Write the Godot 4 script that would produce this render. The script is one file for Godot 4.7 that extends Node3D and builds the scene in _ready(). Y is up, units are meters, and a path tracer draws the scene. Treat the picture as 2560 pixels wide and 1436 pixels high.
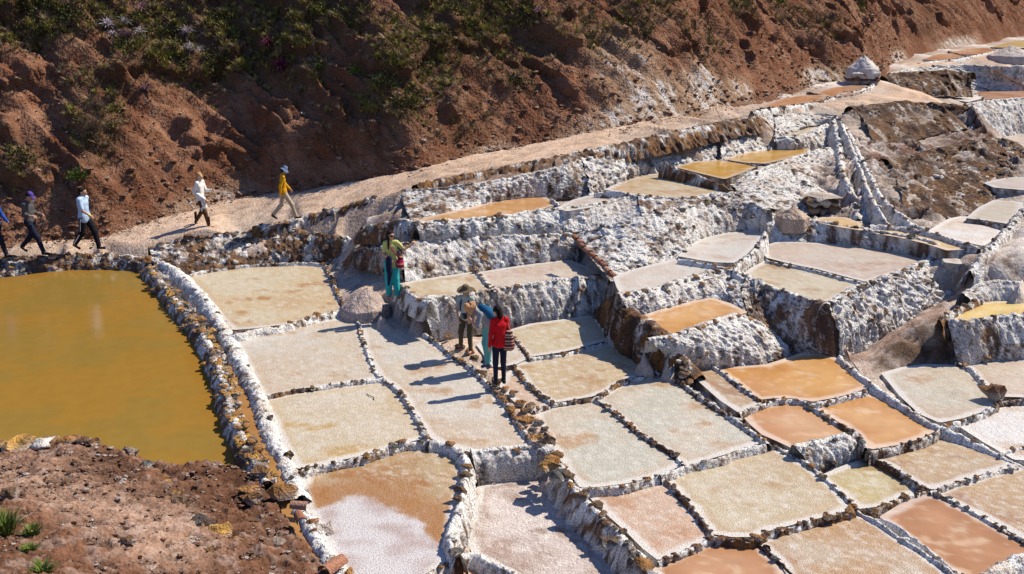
extends Node3D

# A hillside of terraced salt ponds with visitors, about 25 m across. Metres, y up.

const PONDS := [
	["large square reservoir of murky ochre water beside the stone wall", "olive", -.12, [-18.61,-29.45,-11.17,-16.68,-8.47,-16.83,-6.29,-16.83,-5.3,-17.34,-4.54,-17.73,-4.98,-18.9,-5.7,-20.62,-6.39,-22.39,-7.45,-25.03,-8.66,-27.59,-9.75,-29.64,-10.82,-31.46,-11.4,-31.46,-12.57,-31.46,-13.87,-30.67,-14.95,-30.05]],
	["cream pond with rusty blotches nearest the corner of the big reservoir", "cream", .06, [-9.01,-29.94,-8.77,-30.36,-8.18,-30.7,-7.33,-30.97,-6.68,-31.14,-6,-31.23,-5.41,-30.97,-5.03,-29.61,-4.71,-28.44,-4.42,-27.42,-4.23,-26.8,-4.58,-26.6,-5.07,-26.02,-5.59,-25.7,-6.12,-25.45,-6.57,-25.33,-7.06,-26.18,-7.66,-27.35,-8.31,-28.63]],
	["pale grey crusted pond below the cream corner pond", "pale", .03, [-6.4,-24.71,-5.91,-24.94,-5.35,-25.42,-4.67,-25.92,-4.04,-26.27,-3.74,-25.73,-3.5,-24.59,-3.26,-23.62,-3.02,-22.72,-2.8,-22.19,-3.19,-22.04,-3.66,-21.81,-4.12,-21.58,-4.57,-21.36,-4.98,-21.09,-5.27,-21.76,-5.73,-22.97]],
	["sandy cream pond with a dark twig lying in it", "sand", 0, [-4.92,-20.91,-4.53,-21.17,-3.94,-21.5,-3.31,-21.73,-2.72,-21.96,-2.43,-21.57,-2.21,-20.95,-1.99,-20.32,-1.78,-19.69,-1.62,-19.17,-1.98,-18.91,-2.45,-18.56,-2.91,-18.26,-3.37,-18.02,-3.69,-17.86,-4.03,-18.63,-4.45,-19.73]],
	["long pale pond on which the shadows of three people fall", "pale", 0, [-3.65,-26.2,-2.94,-26.59,-2.63,-26.01,-2.1,-24.83,-1.63,-23.95,-1.14,-23.11,-.76,-22.19,-.45,-21.39,-.17,-20.53,.04,-19.73,.18,-19.13,.28,-18.77,0,-18.53,-.36,-18.43,-.72,-18.53,-.94,-18.7,-1.24,-18.91,-1.46,-19.13,-1.65,-19.69,-1.88,-20.41,-2.16,-21.28,-2.46,-21.84,-2.73,-22.31,-3.03,-23.18,-3.31,-24.26]],
	["pond half brown water and half white salt crust", "half", -.1, [-3.53,-17.66,-3.15,-17.98,-2.69,-18.21,-2.3,-18.51,-1.98,-18.89,-1.55,-19,-1.17,-18.89,-.94,-18.51,-.9,-17.69,-.92,-16.93,-.99,-16.1,-1.03,-15.45,-.95,-15.03,-1.17,-14.62,-1.31,-14.18,-2.23,-14.18,-2.54,-14.74,-2.88,-15.58,-3.25,-16.5,-3.45,-17.08]],
	["dry pinkish white salt flat at the bottom of the picture", "white", -.48, [-.53,-18.08,.07,-18.32,.65,-18.48,.89,-18.24,1.1,-17.54,1.4,-16.88,1.61,-16.21,1.8,-15.51,1.94,-14.81,.24,-14.81,-.18,-15.37,-.53,-15.7,-.68,-16.27,-.58,-17.24]],
	["small brown pool under the tip of the dry salt flat", "brown", -.42, [-.86,-15.43,-.62,-15.47,-.3,-15.17,.06,-14.83,.12,-14.55,-1.23,-14.55,-1.09,-15.06]],
	["grey speckled pond in front of the stepping stones", "greyg", -.03, [.51,-20.28,.83,-20.56,1.19,-20.77,1.6,-20.94,1.76,-20.85,1.96,-20.4,2.11,-19.96,2.32,-19.38,2.56,-18.91,2.8,-18.46,2.95,-18.06,2.59,-17.73,2.26,-17.51,1.9,-17.33,1.48,-17.21,1.21,-17.18,1.07,-17.7,.89,-18.39,.74,-19.15,.61,-19.71]],
	["largest grey speckled pond in the middle of the terraces", "greyg", -.03, [1.77,-21.03,2.05,-21.51,2.34,-21.87,2.7,-22.15,3.14,-22.3,3.5,-21.87,3.75,-21.2,4.02,-20.52,4.23,-20,4.43,-19.46,4.58,-19.02,4.15,-18.77,3.73,-18.46,3.33,-18.22,3.07,-18.06,2.93,-18.39,2.67,-18.91,2.43,-19.38,2.23,-19.96,2.04,-20.44]],
	["cream pond with a tan stain below the brown earth spine", "creamb", 0, [.09,-22.93,.53,-23.26,1.07,-23.52,1.62,-23.84,2.2,-24.34,2.45,-24.51,2.78,-23.71,3.04,-22.93,3.15,-22.56,2.64,-22.36,2.17,-21.93,1.84,-21.43,1.58,-21.21,1.21,-21.04,.84,-20.89,.57,-21.39,.34,-22.07]],
	["yellowish pond at the foot of the wall behind the red top", "sandy", .02, [-.09,-25.21,.48,-25.76,1.17,-26.05,1.88,-26.4,2.17,-26.3,2.34,-25.45,2.39,-24.91,2.04,-24.56,1.55,-24.17,1.08,-23.84,.72,-23.68,.43,-23.57,.23,-24.2]],
	["narrow pinkish strip of shallow brine beside the stepping stones", "pinkish", 0, [-.21,-21.84,.02,-22.56,.25,-21.93,.53,-21.17,.73,-20.78,.43,-20.37,.24,-20.63,0,-21.17]],
	["small pale pond hidden behind the three standing visitors", "pale", .02, [-.73,-24.28,-.19,-24.97,.09,-24.56,.34,-23.47,.04,-23.05,-.35,-22.87]],
	["pinkish rough pond next to the dry salt flat", "pinkish", -.14, [1.34,-17.07,1.75,-17.19,2.18,-17.43,2.55,-17.62,2.66,-17.28,2.78,-16.84,2.89,-16.44,2.97,-15.97,3.05,-15.65,2.76,-15.42,2.49,-15.22,2.22,-15.01,2.07,-15.28,1.88,-15.78,1.64,-16.31,1.48,-16.69]],
	["large sandy pond with a faint brown centre", "sandy", -.12, [2.68,-17.67,3.09,-17.99,3.55,-18.25,4.12,-18.62,4.58,-18.9,4.83,-18.72,5.04,-18.38,5.21,-17.92,5.34,-17.5,5.42,-17.05,5.47,-16.57,5.18,-16.4,4.81,-16.24,4.45,-16.07,4.09,-15.9,3.73,-15.66,3.42,-15.66,3.18,-15.74,3.09,-16.13,3.04,-16.57,2.9,-16.97,2.79,-17.36]],
	["dark orange brown pond cut by the lower frame", "brown", -.18, [2.19,-14.76,2.52,-15.04,2.83,-15.25,3.13,-15.57,3.43,-15.52,3.69,-15.45,3.84,-15.13,3.96,-14.76,3.98,-14.21,2.06,-14.21]],
	["tan pond with a pale rough patch at the lower edge", "tanb", -.16, [3.85,-15.5,4.12,-15.71,4.47,-15.87,4.83,-16.05,5.19,-16.21,5.49,-16.34,5.68,-16.24,5.87,-15.81,6.03,-15.37,6.22,-14.96,6.36,-14.39,6.3,-14.07,4.14,-14.07,4.07,-14.84]],
	["reddish brown pond with a thick white ridge below it", "brown", -.22, [6.06,-16.39,6.47,-16.77,7.02,-17.17,7.19,-17,7.36,-16.67,7.55,-16.32,7.72,-15.95,7.91,-15.52,8.19,-15.06,7.71,-15.06,7.17,-14.77,6.76,-14.49,6.55,-14.71,6.39,-15.24,6.23,-15.86]],
	["clean pale yellow pond under the short stone wall", "yellowc", -.3, [5.54,-18.07,5.96,-18.4,6.5,-18.77,6.68,-18.53,6.85,-18.17,6.99,-17.87,7.04,-17.6,6.6,-17.33,6.17,-17.04,5.81,-16.95,5.74,-17.3,5.63,-17.76]],
	["tan pond with brown smears right of the pale yellow pond", "tan", -.2, [6.61,-18.81,7,-18.99,7.45,-19.22,7.91,-19.48,8.25,-19.74,8.45,-19.51,8.66,-19.08,8.84,-18.64,8.95,-18.39,8.51,-18.19,8.07,-17.96,7.62,-17.71,7.19,-17.46,7.07,-17.61,6.92,-17.98,6.77,-18.39]],
	["tan pond running out of the right edge above the reddish brown one", "tan", -.22, [7.21,-17.23,7.61,-17.5,8.04,-17.72,8.58,-18,9.1,-18.23,9.74,-17.78,8.43,-15.06,8.03,-15.8,7.83,-16.21,7.62,-16.67,7.42,-17]],
	["orange pond bounded by the long white ridge on its right", "orange", -.08, [6.13,-20.77,6.63,-21.11,7.12,-21.41,7.4,-21.37,7.64,-20.98,7.8,-20.52,7.94,-20.02,8.01,-19.69,7.53,-19.28,7.07,-19.02,6.58,-18.85,6.57,-19.31,6.46,-19.84,6.28,-20.27]],
	["plain orange brown pond behind the short stone wall", "orangeb", -.03, [4.55,-20.24,4.94,-20.6,5.35,-20.85,5.75,-20.85,5.93,-20.44,6.09,-19.9,6.27,-19.46,6.38,-19.2,5.95,-18.98,5.53,-18.77,5.18,-18.66,4.94,-19.05,4.74,-19.33,4.62,-19.8]],
	["deep orange pond at the foot of the tall double wall", "orange", 0, [4.5,-22.8,4.93,-22.8,5.57,-22.93,6.15,-23.36,6.55,-23.71,6.97,-23.63,7.25,-23.18,7.34,-22.43,7.33,-21.73,6.85,-21.34,6.42,-21.12,6.02,-20.95,5.66,-21.12,5.25,-21.12,5,-21.06,4.84,-21.5,4.69,-22.19]],
	["narrow tan pond between the brown spine and the deep orange pond", "tan", .02, [3.81,-22.7,4.22,-22.95,4.38,-22.62,4.59,-21.91,4.79,-21.23,4.9,-20.82,4.45,-20.36,4.24,-20.9,4.05,-21.67]],
	["cream terrace pond left of the short divider", "creamb", .8, [-2.76,-26.55,-2.2,-26.99,-1.62,-27.29,-.97,-27.67,-.8,-26.99,-.58,-26.09,-1.15,-25.75,-1.8,-25.41,-2.27,-25.32]],
	["pinkish terrace pond right of the short divider", "pinkcr", .8, [-.77,-27.67,0,-28.14,.74,-28.54,1.49,-28.87,1.88,-28.22,2.23,-27.36,1.72,-27.21,1.2,-26.99,.39,-26.55,-.39,-26.2,-.58,-26.8]],
	["orange terrace pond beside the upper end of the brown spine", "orange", .82, [2.85,-23.76,3.26,-24.18,3.67,-24.55,4.29,-25.02,4.71,-25.25,5.01,-24.86,5.24,-24.24,4.61,-23.65,3.98,-23.02,3.48,-22.53,3.33,-22.32,3.12,-22.91]],
	["whitish terrace pond under the steep salt slope", "palew", 1.16, [2.52,-25.92,2.94,-26.5,3.61,-27.11,4.18,-27.59,4.65,-27.35,5.09,-27,5.36,-26.58,4.93,-26.06,4.39,-25.71,3.73,-25.09,3.12,-24.69,2.58,-24.31,2.53,-25.02]],
	["small curved pale pond high under the pale wall", "palew", 1.25, [4.33,-27.65,4.68,-28.57,5.32,-29.6,5.96,-30.11,6.85,-30.4,6.77,-29.74,6.33,-28.7,5.86,-27.65,5.49,-27.05,5.1,-27.09,4.74,-27.32]],
	["cream pond in front of the row of dark rim stones", "creamb", 1.08, [5.68,-26.35,6.05,-27.03,6.52,-27.69,7.07,-27.33,7.62,-26.72,8.03,-26.1,8.33,-25.78,7.86,-25.16,7.34,-24.48,7.02,-24.13,6.55,-24.38,6.15,-25.03,5.84,-25.78]],
	["pinkish cream pond below the long low grey wall", "pinkcr", 1.1, [6.69,-29.08,7.31,-29.71,8.36,-29.53,9.34,-29.17,10.26,-28.73,10.95,-28.14,10.5,-27.61,9.75,-26.88,8.94,-26.21,8.49,-25.85,8.11,-26.35,7.68,-26.95,7.11,-27.5,6.68,-28.06]],
	["long orange pond highest on the left below the path", "orange", 1.9, [-2.48,-28.83,-1.94,-29.52,-1.32,-30.23,-.46,-31.32,.35,-32,.82,-32.12,1.22,-30.98,.55,-30.03,-.21,-29.42,-1.06,-28.93,-1.89,-28.64]],
	["whitish pond between the orange pond and the cream one", "palew", 1.98, [1.26,-29.97,1.81,-31.15,2.44,-31.95,3.27,-32.19,3.56,-31.61,2.92,-30.87,2.09,-30.18,1.52,-29.76]],
	["cream pond under the bulging white wall", "cream", 2.14, [2.77,-31.86,3.35,-33.03,4.03,-34.29,4.71,-34.29,5.35,-33.62,5.92,-32.72,6.3,-31.86,5.79,-31.27,4.91,-30.71,4.12,-30.65,3.61,-31.04]],
	["ochre pond left of the thin divider high on the slope", "ochre", 2.39, [5.11,-34.16,5.82,-35.11,6.61,-35.33,7.16,-34.89,7.52,-34.31,6.83,-33.2,6.19,-32.29,5.73,-33.07]],
	["ochre pond right of the thin divider high on the slope", "ochre", 2.39, [6.86,-35.64,7.82,-36.9,8.94,-37.74,9.96,-37.74,9.92,-37.07,8.88,-35.79,7.92,-34.89,7.44,-35.03]],
	["tiny cream pond tucked under the path by the fork", "cream", 2.72, [9.25,-38.61,10.12,-40.18,11.2,-41.87,11.85,-42.54,11.4,-41.22,10.42,-39.38,9.6,-38.06]],
	["short ochre pond beside the small heap and stone block", "ochrel", 1.56, [8.37,-30.34,8.74,-30.7,9.31,-30.7,9.57,-30.14,9.33,-29.27,8.98,-29.56,8.65,-29.94]],
	["long narrow cream pond along the top of the grey wall", "ochrel", 1.5, [9.52,-29.62,10.07,-29.91,10.63,-29.62,11.09,-28.79,11.52,-27.99,11.4,-27.4,10.96,-27.32,10.7,-27.99,10.21,-28.7,9.8,-29.06]],
	["white pond with a cream corner at the toe of the dark bank", "white2", 1.62, [11.09,-28.83,12.17,-30.28,12.62,-30.58,12.93,-29.98,13.18,-29.39,12.56,-28.29,11.81,-27.34,11.52,-27.76,11.28,-28.2]],
	["sandy square pond at the toe of the dark bank", "sand", 1.75, [12.48,-29.85,13.33,-31.15,14.15,-32.15,14.75,-31.92,14.16,-30.61,13.24,-29.21,12.87,-29.6]],
	["tiny pond at the right end of the grey wall", "pinkcr", 1.3, [10.95,-27.45,11.31,-27.78,11.34,-27.45,11.02,-26.74,10.81,-26.86]],
	["bright yellow pond right of the trodden track", "yellow", .78, [9.82,-24.01,10.3,-24.61,10.94,-25.06,11.62,-25.12,12.75,-25.12,12.31,-24.19,11.54,-24.07,10.69,-23.77,10.11,-23.65]],
	["greyish pond below the brown mound", "greyg", -.08, [8.05,-22.65,8.55,-22.97,9.14,-23.17,9.69,-23.12,9.91,-22.77,9.86,-22,9.89,-21.48,9.75,-21.04,9.25,-20.6,8.73,-20.27,8.27,-20.08,8.08,-20.42,8.01,-21.37]],
	["pinkish pond under the yellow pond's wall", "pinkcr", -.08, [10.07,-23.17,10.83,-23.43,11.41,-23.53,12.53,-23.64,11.49,-21.48,10.46,-21.37,10.03,-21.41,10,-21.93,10.03,-22.52]],
	["bluish white salt pond at the right edge", "white2", -.14, [8.67,-19.98,9.15,-20.34,9.71,-20.83,10.34,-21.08,11.31,-21.08,10.04,-18.43,9.46,-18.43,9.07,-18.51,8.85,-19.21]],
	["orange pond squeezed between path and hill", "orangep", 3.23, [9.39,-42.28,10.88,-45.14,11.97,-46.28,12.82,-46.28,12.26,-44.6,11.12,-43.54,10.06,-42.28]],
	["orange pond below the white heap on its stone base", "orangep", 3.2, [12.78,-47.52,14.24,-49.75,15.78,-50.77,15.59,-49.42,14.12,-46.92,13.05,-46.04]],
	["far orange pond at the turn of the path", "orangep", 3.35, [22.77,-62.84,24.74,-66.25,26.49,-67.47,26.25,-65.66,24.47,-63.38,23.19,-62.3]],
	["second far orange pond behind the turn of the path", "orangep", 3.38, [26.1,-67.82,28.12,-70.43,29.63,-71.12,29.29,-69.1,26.84,-65.98,26.15,-65.98]],
	["farthest pond in the top right corner", "yellow", 3.41, [29.99,-71.38,33.49,-76.64,38.84,-81.79,34.32,-72.09,31.68,-70.69]],
	["white pond with an orange corner beyond the sandy spur", "white2", 2.2, [21.05,-55.55,22.24,-56.61,22.82,-55.55,22.47,-54.18,21.38,-52.88,21,-53.85]],
	["pale orange pond above the far white wall", "orangep", 2.2, [23.15,-56.98,25.23,-58.49,28.49,-59.27,26.92,-55.9,24.2,-54.18,22.72,-53.85]],
	["pale pond at the right edge under the far white wall", "pinkcr", .72, [22.51,-51.33,24.25,-52.98,25.88,-53.25,23.53,-48.21,21.86,-47.56,21.74,-48.87]],
	["pinkish pond at the right edge below the dark crag", "pinkcr", 1.95, [14.55,-33.84,15.53,-34.64,17.16,-34.91,16.13,-32.7,15.24,-32.83,14.56,-33.2]],
]
const DIKES := [
	["stone_dike", "thin pale dike along the back of the cream corner pond", "dike", "rust", .14, 1.84, .62, .13, .13, 1, [-9.06,.15,-29.62,-8.72,.15,-30.2,-8.16,.15,-30.63,-7.33,.15,-30.98,-6.66,.15,-31.07,-5.99,.15,-31.16,-5.36,.15,-30.98]],
	["stone_dike", "rusty stone dike on the salt heap side of the cream corner pond", "dike", "rust", .15, 5.75, .37, .13, .13, 1, [-5.36,.15,-30.98,-5,.15,-29.7,-4.74,.15,-28.7,-4.42,.15,-27.59,-4.14,.15,-26.65]],
	["stone_dike", "thick salty dike with few brown stones between cream corner pond and pale one", "dike", "rust", .29, 2.2, .85, .16, .2, 1, [-6.73,.17,-24.7,-6.3,.17,-24.64,-5.92,.17,-25,-5.49,.17,-25.21,-5.02,.17,-25.77,-4.52,.17,-26.25,-4.09,.17,-26.58]],
	["stone_dike", "winding stone dike between the long shadowed pond and its left neighbours", "dike", "mix", .14, 4.14, .67, .13, .13, 1, [-4.14,.08,-26.88,-3.77,.08,-25.89,-3.52,.08,-24.73,-3.3,.08,-23.89,-3.11,.08,-23.09,-2.89,.08,-22.34,-2.67,.08,-21.91,-2.42,.08,-21.52,-2.22,.08,-21.07,-2,.08,-20.44,-1.79,.08,-19.74,-1.59,.08,-19.08,-1.49,.08,-18.72]],
	["stone_dike", "straight low dike of dark stones above the twig pond", "dike", "dark", .14, 4.02, .57, .13, .13, 1, [-5.03,.08,-20.92,-4.69,.08,-21.14,-4.32,.08,-21.36,-3.94,.08,-21.5,-3.55,.08,-21.68,-3.08,.08,-21.86,-2.69,.08,-21.96]],
	["stone_dike", "stone dike with white lumps between twig pond and half white pond", "dike", "mix", .14, 3.68, .72, .13, .16, 1, [-3.65,.05,-17.56,-3.33,.05,-17.82,-3.01,.05,-17.98,-2.68,.05,-18.15,-2.36,.05,-18.42,-2.03,.05,-18.73,-1.53,.05,-18.84]],
	["stone_dike", "white dike bending down along the half white pond", "dike", "mix", .27, 2.2, .95, .3, .21, 1, [-1.49,.08,-18.75,-1.23,.08,-18.68,-1,.08,-18.46,-.83,.08,-18.08,-.8,.08,-17.47,-.81,.08,-16.86,-.85,.08,-16.15,-.93,.08,-15.62,-.95,.08,-15.19,-.88,.08,-14.86,-.77,.08,-14.67]],
	["salt_ridge", "white ridge falling from the bend down to the small brown pool", "ridge", "mix", .27, .6, 1, .28, .16, 1, [-.8,-.2,-15.17,-.58,-.2,-15.22,-.33,-.2,-15,-.03,-.2,-14.7,.23,-.2,-14.33]],
	["stone_dike", "short dike of brown stones closing the half white pond at the frame", "dike", "mix", .14, 3.45, .52, .13, .13, 1, [-.79,-.07,-14.94,-1,-.07,-14.68,-1.16,-.07,-14.48,-1.31,-.07,-14.13]],
	["stone_dike", "rough stony bank between the dry salt flat and the pinkish pond", "dike", "mix", .4, 3.2, .6, .45, .26, 1, [.83,0,-17.8,.98,0,-17.25,1.12,0,-16.81,1.35,0,-16.24,1.56,0,-15.77,1.75,0,-15.21,1.91,0,-14.68,2.04,0,-14.12]],
	["stone_dike", "stone dike on which the visitors stand beside the long shadowed pond", "dike", "rust", .15, 5.06, .52, .13, .13, 1, [-2.78,.09,-26.51,-2.54,.09,-26.02,-2.12,.09,-25,-1.74,.09,-24.36,-1.43,.09,-23.64,-1.14,.09,-23.14,-.76,.09,-22.36,-.5,.09,-21.65,-.24,.09,-20.98,-.06,.09,-20.41,.09,.09,-19.71,.24,.09,-19.18,.38,.09,-18.75,.51,.09,-18.4]],
	["stone_dike", "brown stone dike left of the tan stained cream pond", "dike", "brown", .12, 5.75, .32, .13, .13, 1, [.02,.07,-22.81,.25,.07,-21.94,.53,.07,-21.17,.79,.07,-20.61]],
	["stone_dike", "stone dike between the tan stained cream pond and the two grey ponds", "dike", "brown", .12, 4.6, .52, .13, .13, 1, [.43,.05,-20.28,.79,.05,-20.61,1.19,.05,-20.78,1.64,.05,-20.95,1.88,.05,-21.26,2.17,.05,-21.71,2.61,.05,-22.08,3.09,.05,-22.32]],
	["stone_dike", "diagonal stone dike dividing the two grey speckled ponds", "dike", "brown", .12, 5.06, .37, .13, .13, 1, [1.66,.04,-20.89,1.86,.04,-20.6,2.02,.04,-20.19,2.17,.04,-19.79,2.38,.04,-19.22,2.62,.04,-18.77,2.85,.04,-18.34,2.98,.04,-17.91]],
	["stone_dike", "stone dike on the upper right edge of the largest grey pond", "dike", "mix", .14, 4.14, .62, .13, .13, 1, [3.21,.05,-22.23,3.51,.05,-21.85,3.76,.05,-21.08,4.02,.05,-20.45,4.23,.05,-19.94,4.43,.05,-19.39,4.57,.05,-19.02,4.64,.05,-18.73]],
	["stone_dike", "pale dike under the grey pond in front of the stepping stones", "dike", "brown", .12, 4.6, .62, .13, .13, 1, [1.12,0,-16.97,1.47,0,-17.03,1.88,0,-17.11,2.17,0,-17.3,2.53,0,-17.51]],
	["salt_ridge", "smooth white dike under the largest grey pond", "ridge", "mix", .13, .8, 1, .16, .13, 1, [2.52,.03,-17.45,3,.03,-17.83,3.37,.03,-18.03,3.67,.03,-18.17,4.09,.03,-18.5,4.61,.03,-18.74]],
	["stone_dike", "curved stone dike between pinkish rough pond and sandy pond", "dike", "brown", .12, 4.83, .42, .13, .13, 1, [2.59,-.05,-17.55,2.73,-.05,-17.17,2.84,-.05,-16.73,2.95,-.05,-16.35,3.02,-.05,-15.95,3.1,-.05,-15.48]],
	["stone_dike", "stone dike closing the pinkish rough pond from below", "dike", "brown", .13, 4.83, .57, .13, .13, 1, [2.16,-.09,-14.81,2.47,-.09,-15,2.79,-.09,-15.24,3.1,-.09,-15.53]],
	["stone_dike", "dike of round brown stones under the sandy pond", "dike", "brown", .12, 4.83, .27, .13, .16, 1, [3.1,-.05,-15.46,3.37,-.05,-15.4,3.66,-.05,-15.36,4.03,-.05,-15.64,4.38,-.05,-15.79,4.74,-.05,-15.97,5.09,-.05,-16.12,5.52,-.05,-16.32]],
	["stone_dike", "dark narrow dike between dark orange pond and tan patchy pond", "dike", "dark", .09, 2.3, .02, .13, .13, 1, [3.74,-.12,-15.46,3.87,-.12,-15.15,3.98,-.12,-14.84,4.09,-.12,-14.43,4.09,-.12,-14.11]],
	["stone_dike", "stone dike along the right side of the sandy pond", "dike", "mix", .13, 4.14, .67, .13, .13, 1, [4.69,-.07,-19,4.89,-.07,-18.75,5.09,-.07,-18.41,5.26,-.07,-17.99,5.36,-.07,-17.6,5.43,-.07,-17.29,5.52,-.07,-16.9,5.57,-.07,-16.39]],
	["stone_dike", "salted stone dike behind the plain orange brown pond", "dike", "mix", .14, 4.6, .72, .13, .13, 1, [4.38,.07,-20.08,4.88,.07,-20.52,5.16,.07,-20.73,5.58,.07,-20.82,5.81,.07,-20.73]],
	["stone_dike", "beaded white dike between deep orange pond and orange pond", "dike", "white", .1, 4.6, .82, .13, .13, 1, [5.94,.03,-20.66,6.49,.03,-20.94,6.88,.03,-21.18,7.25,.03,-21.38]],
	["stone_dike", "stone dike right of the plain orange brown pond", "dike", "dark", .14, 4.6, .52, .13, .13, 1, [5.82,.05,-20.76,5.97,.05,-20.28,6.12,.05,-19.83,6.3,.05,-19.39,6.41,.05,-19.02,6.36,.05,-18.52]],
	["stone_dike", "stone dike left of the deep orange pond", "dike", "mix", .14, 4.83, .62, .13, .13, 1, [4.19,.09,-22.93,4.43,.09,-22.44,4.63,.09,-21.72,4.83,.09,-21.05,4.99,.09,-20.62]],
	["stone_dike", "beaded stone dike under the orange pond", "dike", "mix", .12, 4.6, .67, .13, .13, 1, [6.4,-.03,-18.56,6.82,-.03,-18.7,7.26,-.03,-18.93,7.72,-.03,-19.2,8.09,-.03,-19.57]],
	["salt_ridge", "long white ridge slanting from the double wall to the right edge", "ridge", "mix", .26, .9, 1, .3, .16, 1, [7.2,.1,-23.24,7.33,.1,-22.17,7.47,.08,-21.52,7.62,.06,-20.97,7.77,.04,-20.47,7.9,.02,-19.94,8.09,0,-19.6,8.37,-.05,-19.34,8.61,-.1,-19,8.88,-.15,-18.58,9.11,-.2,-18.27,9.5,-.2,-17.58]],
	["stone_dike", "broken stone dike between pale yellow pond and smeared tan pond", "dike", "brown", .1, 5.06, .42, .13, .13, 1, [6.47,-.18,-18.72,6.66,-.18,-18.39,6.8,-.18,-18.06,6.93,-.18,-17.73,7.01,-.18,-17.33]],
	["stone_dike", "stone dike between pale yellow pond and reddish brown pond", "dike", "dark", .13, 4.6, .47, .13, .13, 1, [5.65,-.18,-16.56,6.04,-.18,-16.66,6.46,-.18,-16.95,6.8,-.18,-17.15,7.07,-.18,-17.3]],
	["stone_dike", "salted dike under the smeared tan pond", "dike", "mix", .13, 3.68, .77, .13, .13, 1, [7.05,-.15,-17.18,7.52,-.15,-17.47,7.96,-.15,-17.7,8.41,-.15,-17.95,8.98,-.15,-18.21]],
	["stone_dike", "dark stone dike on the upper right edge of the reddish brown pond", "dike", "dark", .14, 4.6, .42, .13, .13, 1, [7.05,-.17,-17.25,7.24,-.17,-17.03,7.39,-.17,-16.75,7.57,-.17,-16.39,7.73,-.17,-16,7.92,-.17,-15.55,8.2,-.17,-14.97]],
	["salt_ridge", "outer white ridge of the narrow channel beside the tan patchy pond", "ridge", "mix", .13, 2, .9, .16, .13, 1, [5.58,-.1,-16.41,5.83,-.1,-16,5.99,-.1,-15.55,6.17,-.1,-15.18,6.32,-.1,-14.77,6.51,-.1,-14.18]],
	["salt_ridge", "inner white ridge of the narrow channel beside the reddish brown pond", "ridge", "mix", .1, 1.2, .9, .16, .13, 1, [5.93,-.13,-16.21,6.15,-.13,-15.82,6.32,-.13,-15.24,6.48,-.13,-14.63,6.59,-.13,-14.23]],
	["salt_ridge", "thick smooth white ridge below the reddish brown pond", "ridge", "mix", .32, .3, 1, .16, .16, 1, [6.53,-.1,-14.16,7.1,-.1,-14.64,7.5,-.1,-14.9,7.94,-.1,-15.09,8.35,-.1,-15.18]],
	["stone_dike", "stone dike between greyish pond and bluish white pond", "dike", "mix", .12, 4.6, .62, .13, .13, 1, [8.14,-.03,-19.69,8.6,-.03,-19.96,9.12,-.03,-20.28,9.6,-.03,-20.69,9.78,-.03,-20.94,10.3,-.03,-21.03,11.29,-.03,-21.07]],
	["stone_dike", "stone dike between greyish pond and the pinkish one behind it", "dike", "mix", .14, 3.91, .67, .13, .13, 1, [9.77,0,-23.18,9.93,0,-22.75,9.87,0,-22.12,9.85,0,-21.5,9.77,0,-20.91]],
	["stone_dike", "small white dike at the lower corner of the bluish white pond", "dike", "mix", .12, 2.3, .87, .13, .13, 1, [8.8,-.1,-18.58,9.2,-.1,-18.82,9.77,-.1,-19.12,10.5,-.1,-19.4]],
	["stone_dike", "beaded salty dike under the yellowish pond at the wall foot", "dike", "mix", .12, 4.83, .77, .13, .13, 1, [.37,.07,-23.2,.71,.07,-23.35,1.07,.07,-23.48,1.53,.07,-23.83,2.01,.07,-24.22,2.44,.07,-24.71]],
	["stone_dike", "short brown stone dike behind the woman in red", "dike", "brown", .1, 5.75, .32, .13, .13, 1, [.02,.07,-24.71,.23,.07,-23.92,.4,.07,-23.22]],
	["salt_ridge", "white salt rim at the lower left side of the brown spine", "ridge", "mix", .15, 1, .95, .16, .13, 1, [2.07,.07,-26.05,2.33,.07,-24.59,2.63,.07,-23.83,2.89,.07,-22.99,3.14,.07,-22.22]],
	["stone_dike", "short stone divider between the two terrace ponds", "dike", "brown", .15, 4.6, .62, .13, .13, 1, [-.98,.87,-27.96,-.78,.87,-27.11,-.59,.87,-26.38,-.4,.87,-25.75]],
	["stone_dike", "low dike with dark stones between the whitish pond and the curved pale pond", "dike", "rust", .14, 4.14, .72, .13, .13, 1, [4.18,1.28,-27.21,4.58,1.28,-26.97,4.98,1.28,-26.66,5.32,1.28,-26.14]],
	["stone_dike", "white stony ridge right of the small curved pale pond", "dike", "mix", .27, 2.4, .9, .4, .16, 1, [6.7,1.6,-28.91,6.47,1.45,-28.33,6.07,1.36,-27.54,5.63,1.32,-26.74,5.37,1.28,-25.99,5.56,1.2,-25.78]],
	["stone_dike", "dike with a row of dark rim stones between two cream ponds", "dike", "dark", .13, 3.22, .77, .13, .13, 1, [6.48,1.15,-27.62,6.84,1.15,-27.23,7.26,1.15,-26.88,7.63,1.15,-26.43,7.98,1.15,-25.92,8.32,1.15,-25.53]],
	["stone_dike", "small dike between the long orange pond and the whitish pond", "dike", "mix", .15, 2.88, .82, .13, .13, 1, [1.12,1.99,-31.33,1.28,1.99,-30.55,1.36,1.99,-29.82]],
	["stone_dike", "low dike between the whitish pond and the cream pond under the bulging wall", "dike", "mix", .15, 1.72, .77, .13, .13, 1, [2.34,2.1,-31.47,2.95,2.2,-31.32,3.49,2.23,-30.49]],
	["stone_dike", "dark earthy dike falling between the ochre pond and the cream pond", "dike", "dark", .32, 1.2, .35, .6, .16, 1, [4.56,2.65,-33.79,5.03,2.49,-33.2,5.51,2.42,-32.47,5.88,2.35,-31.86,6.31,2.23,-31.28]],
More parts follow.
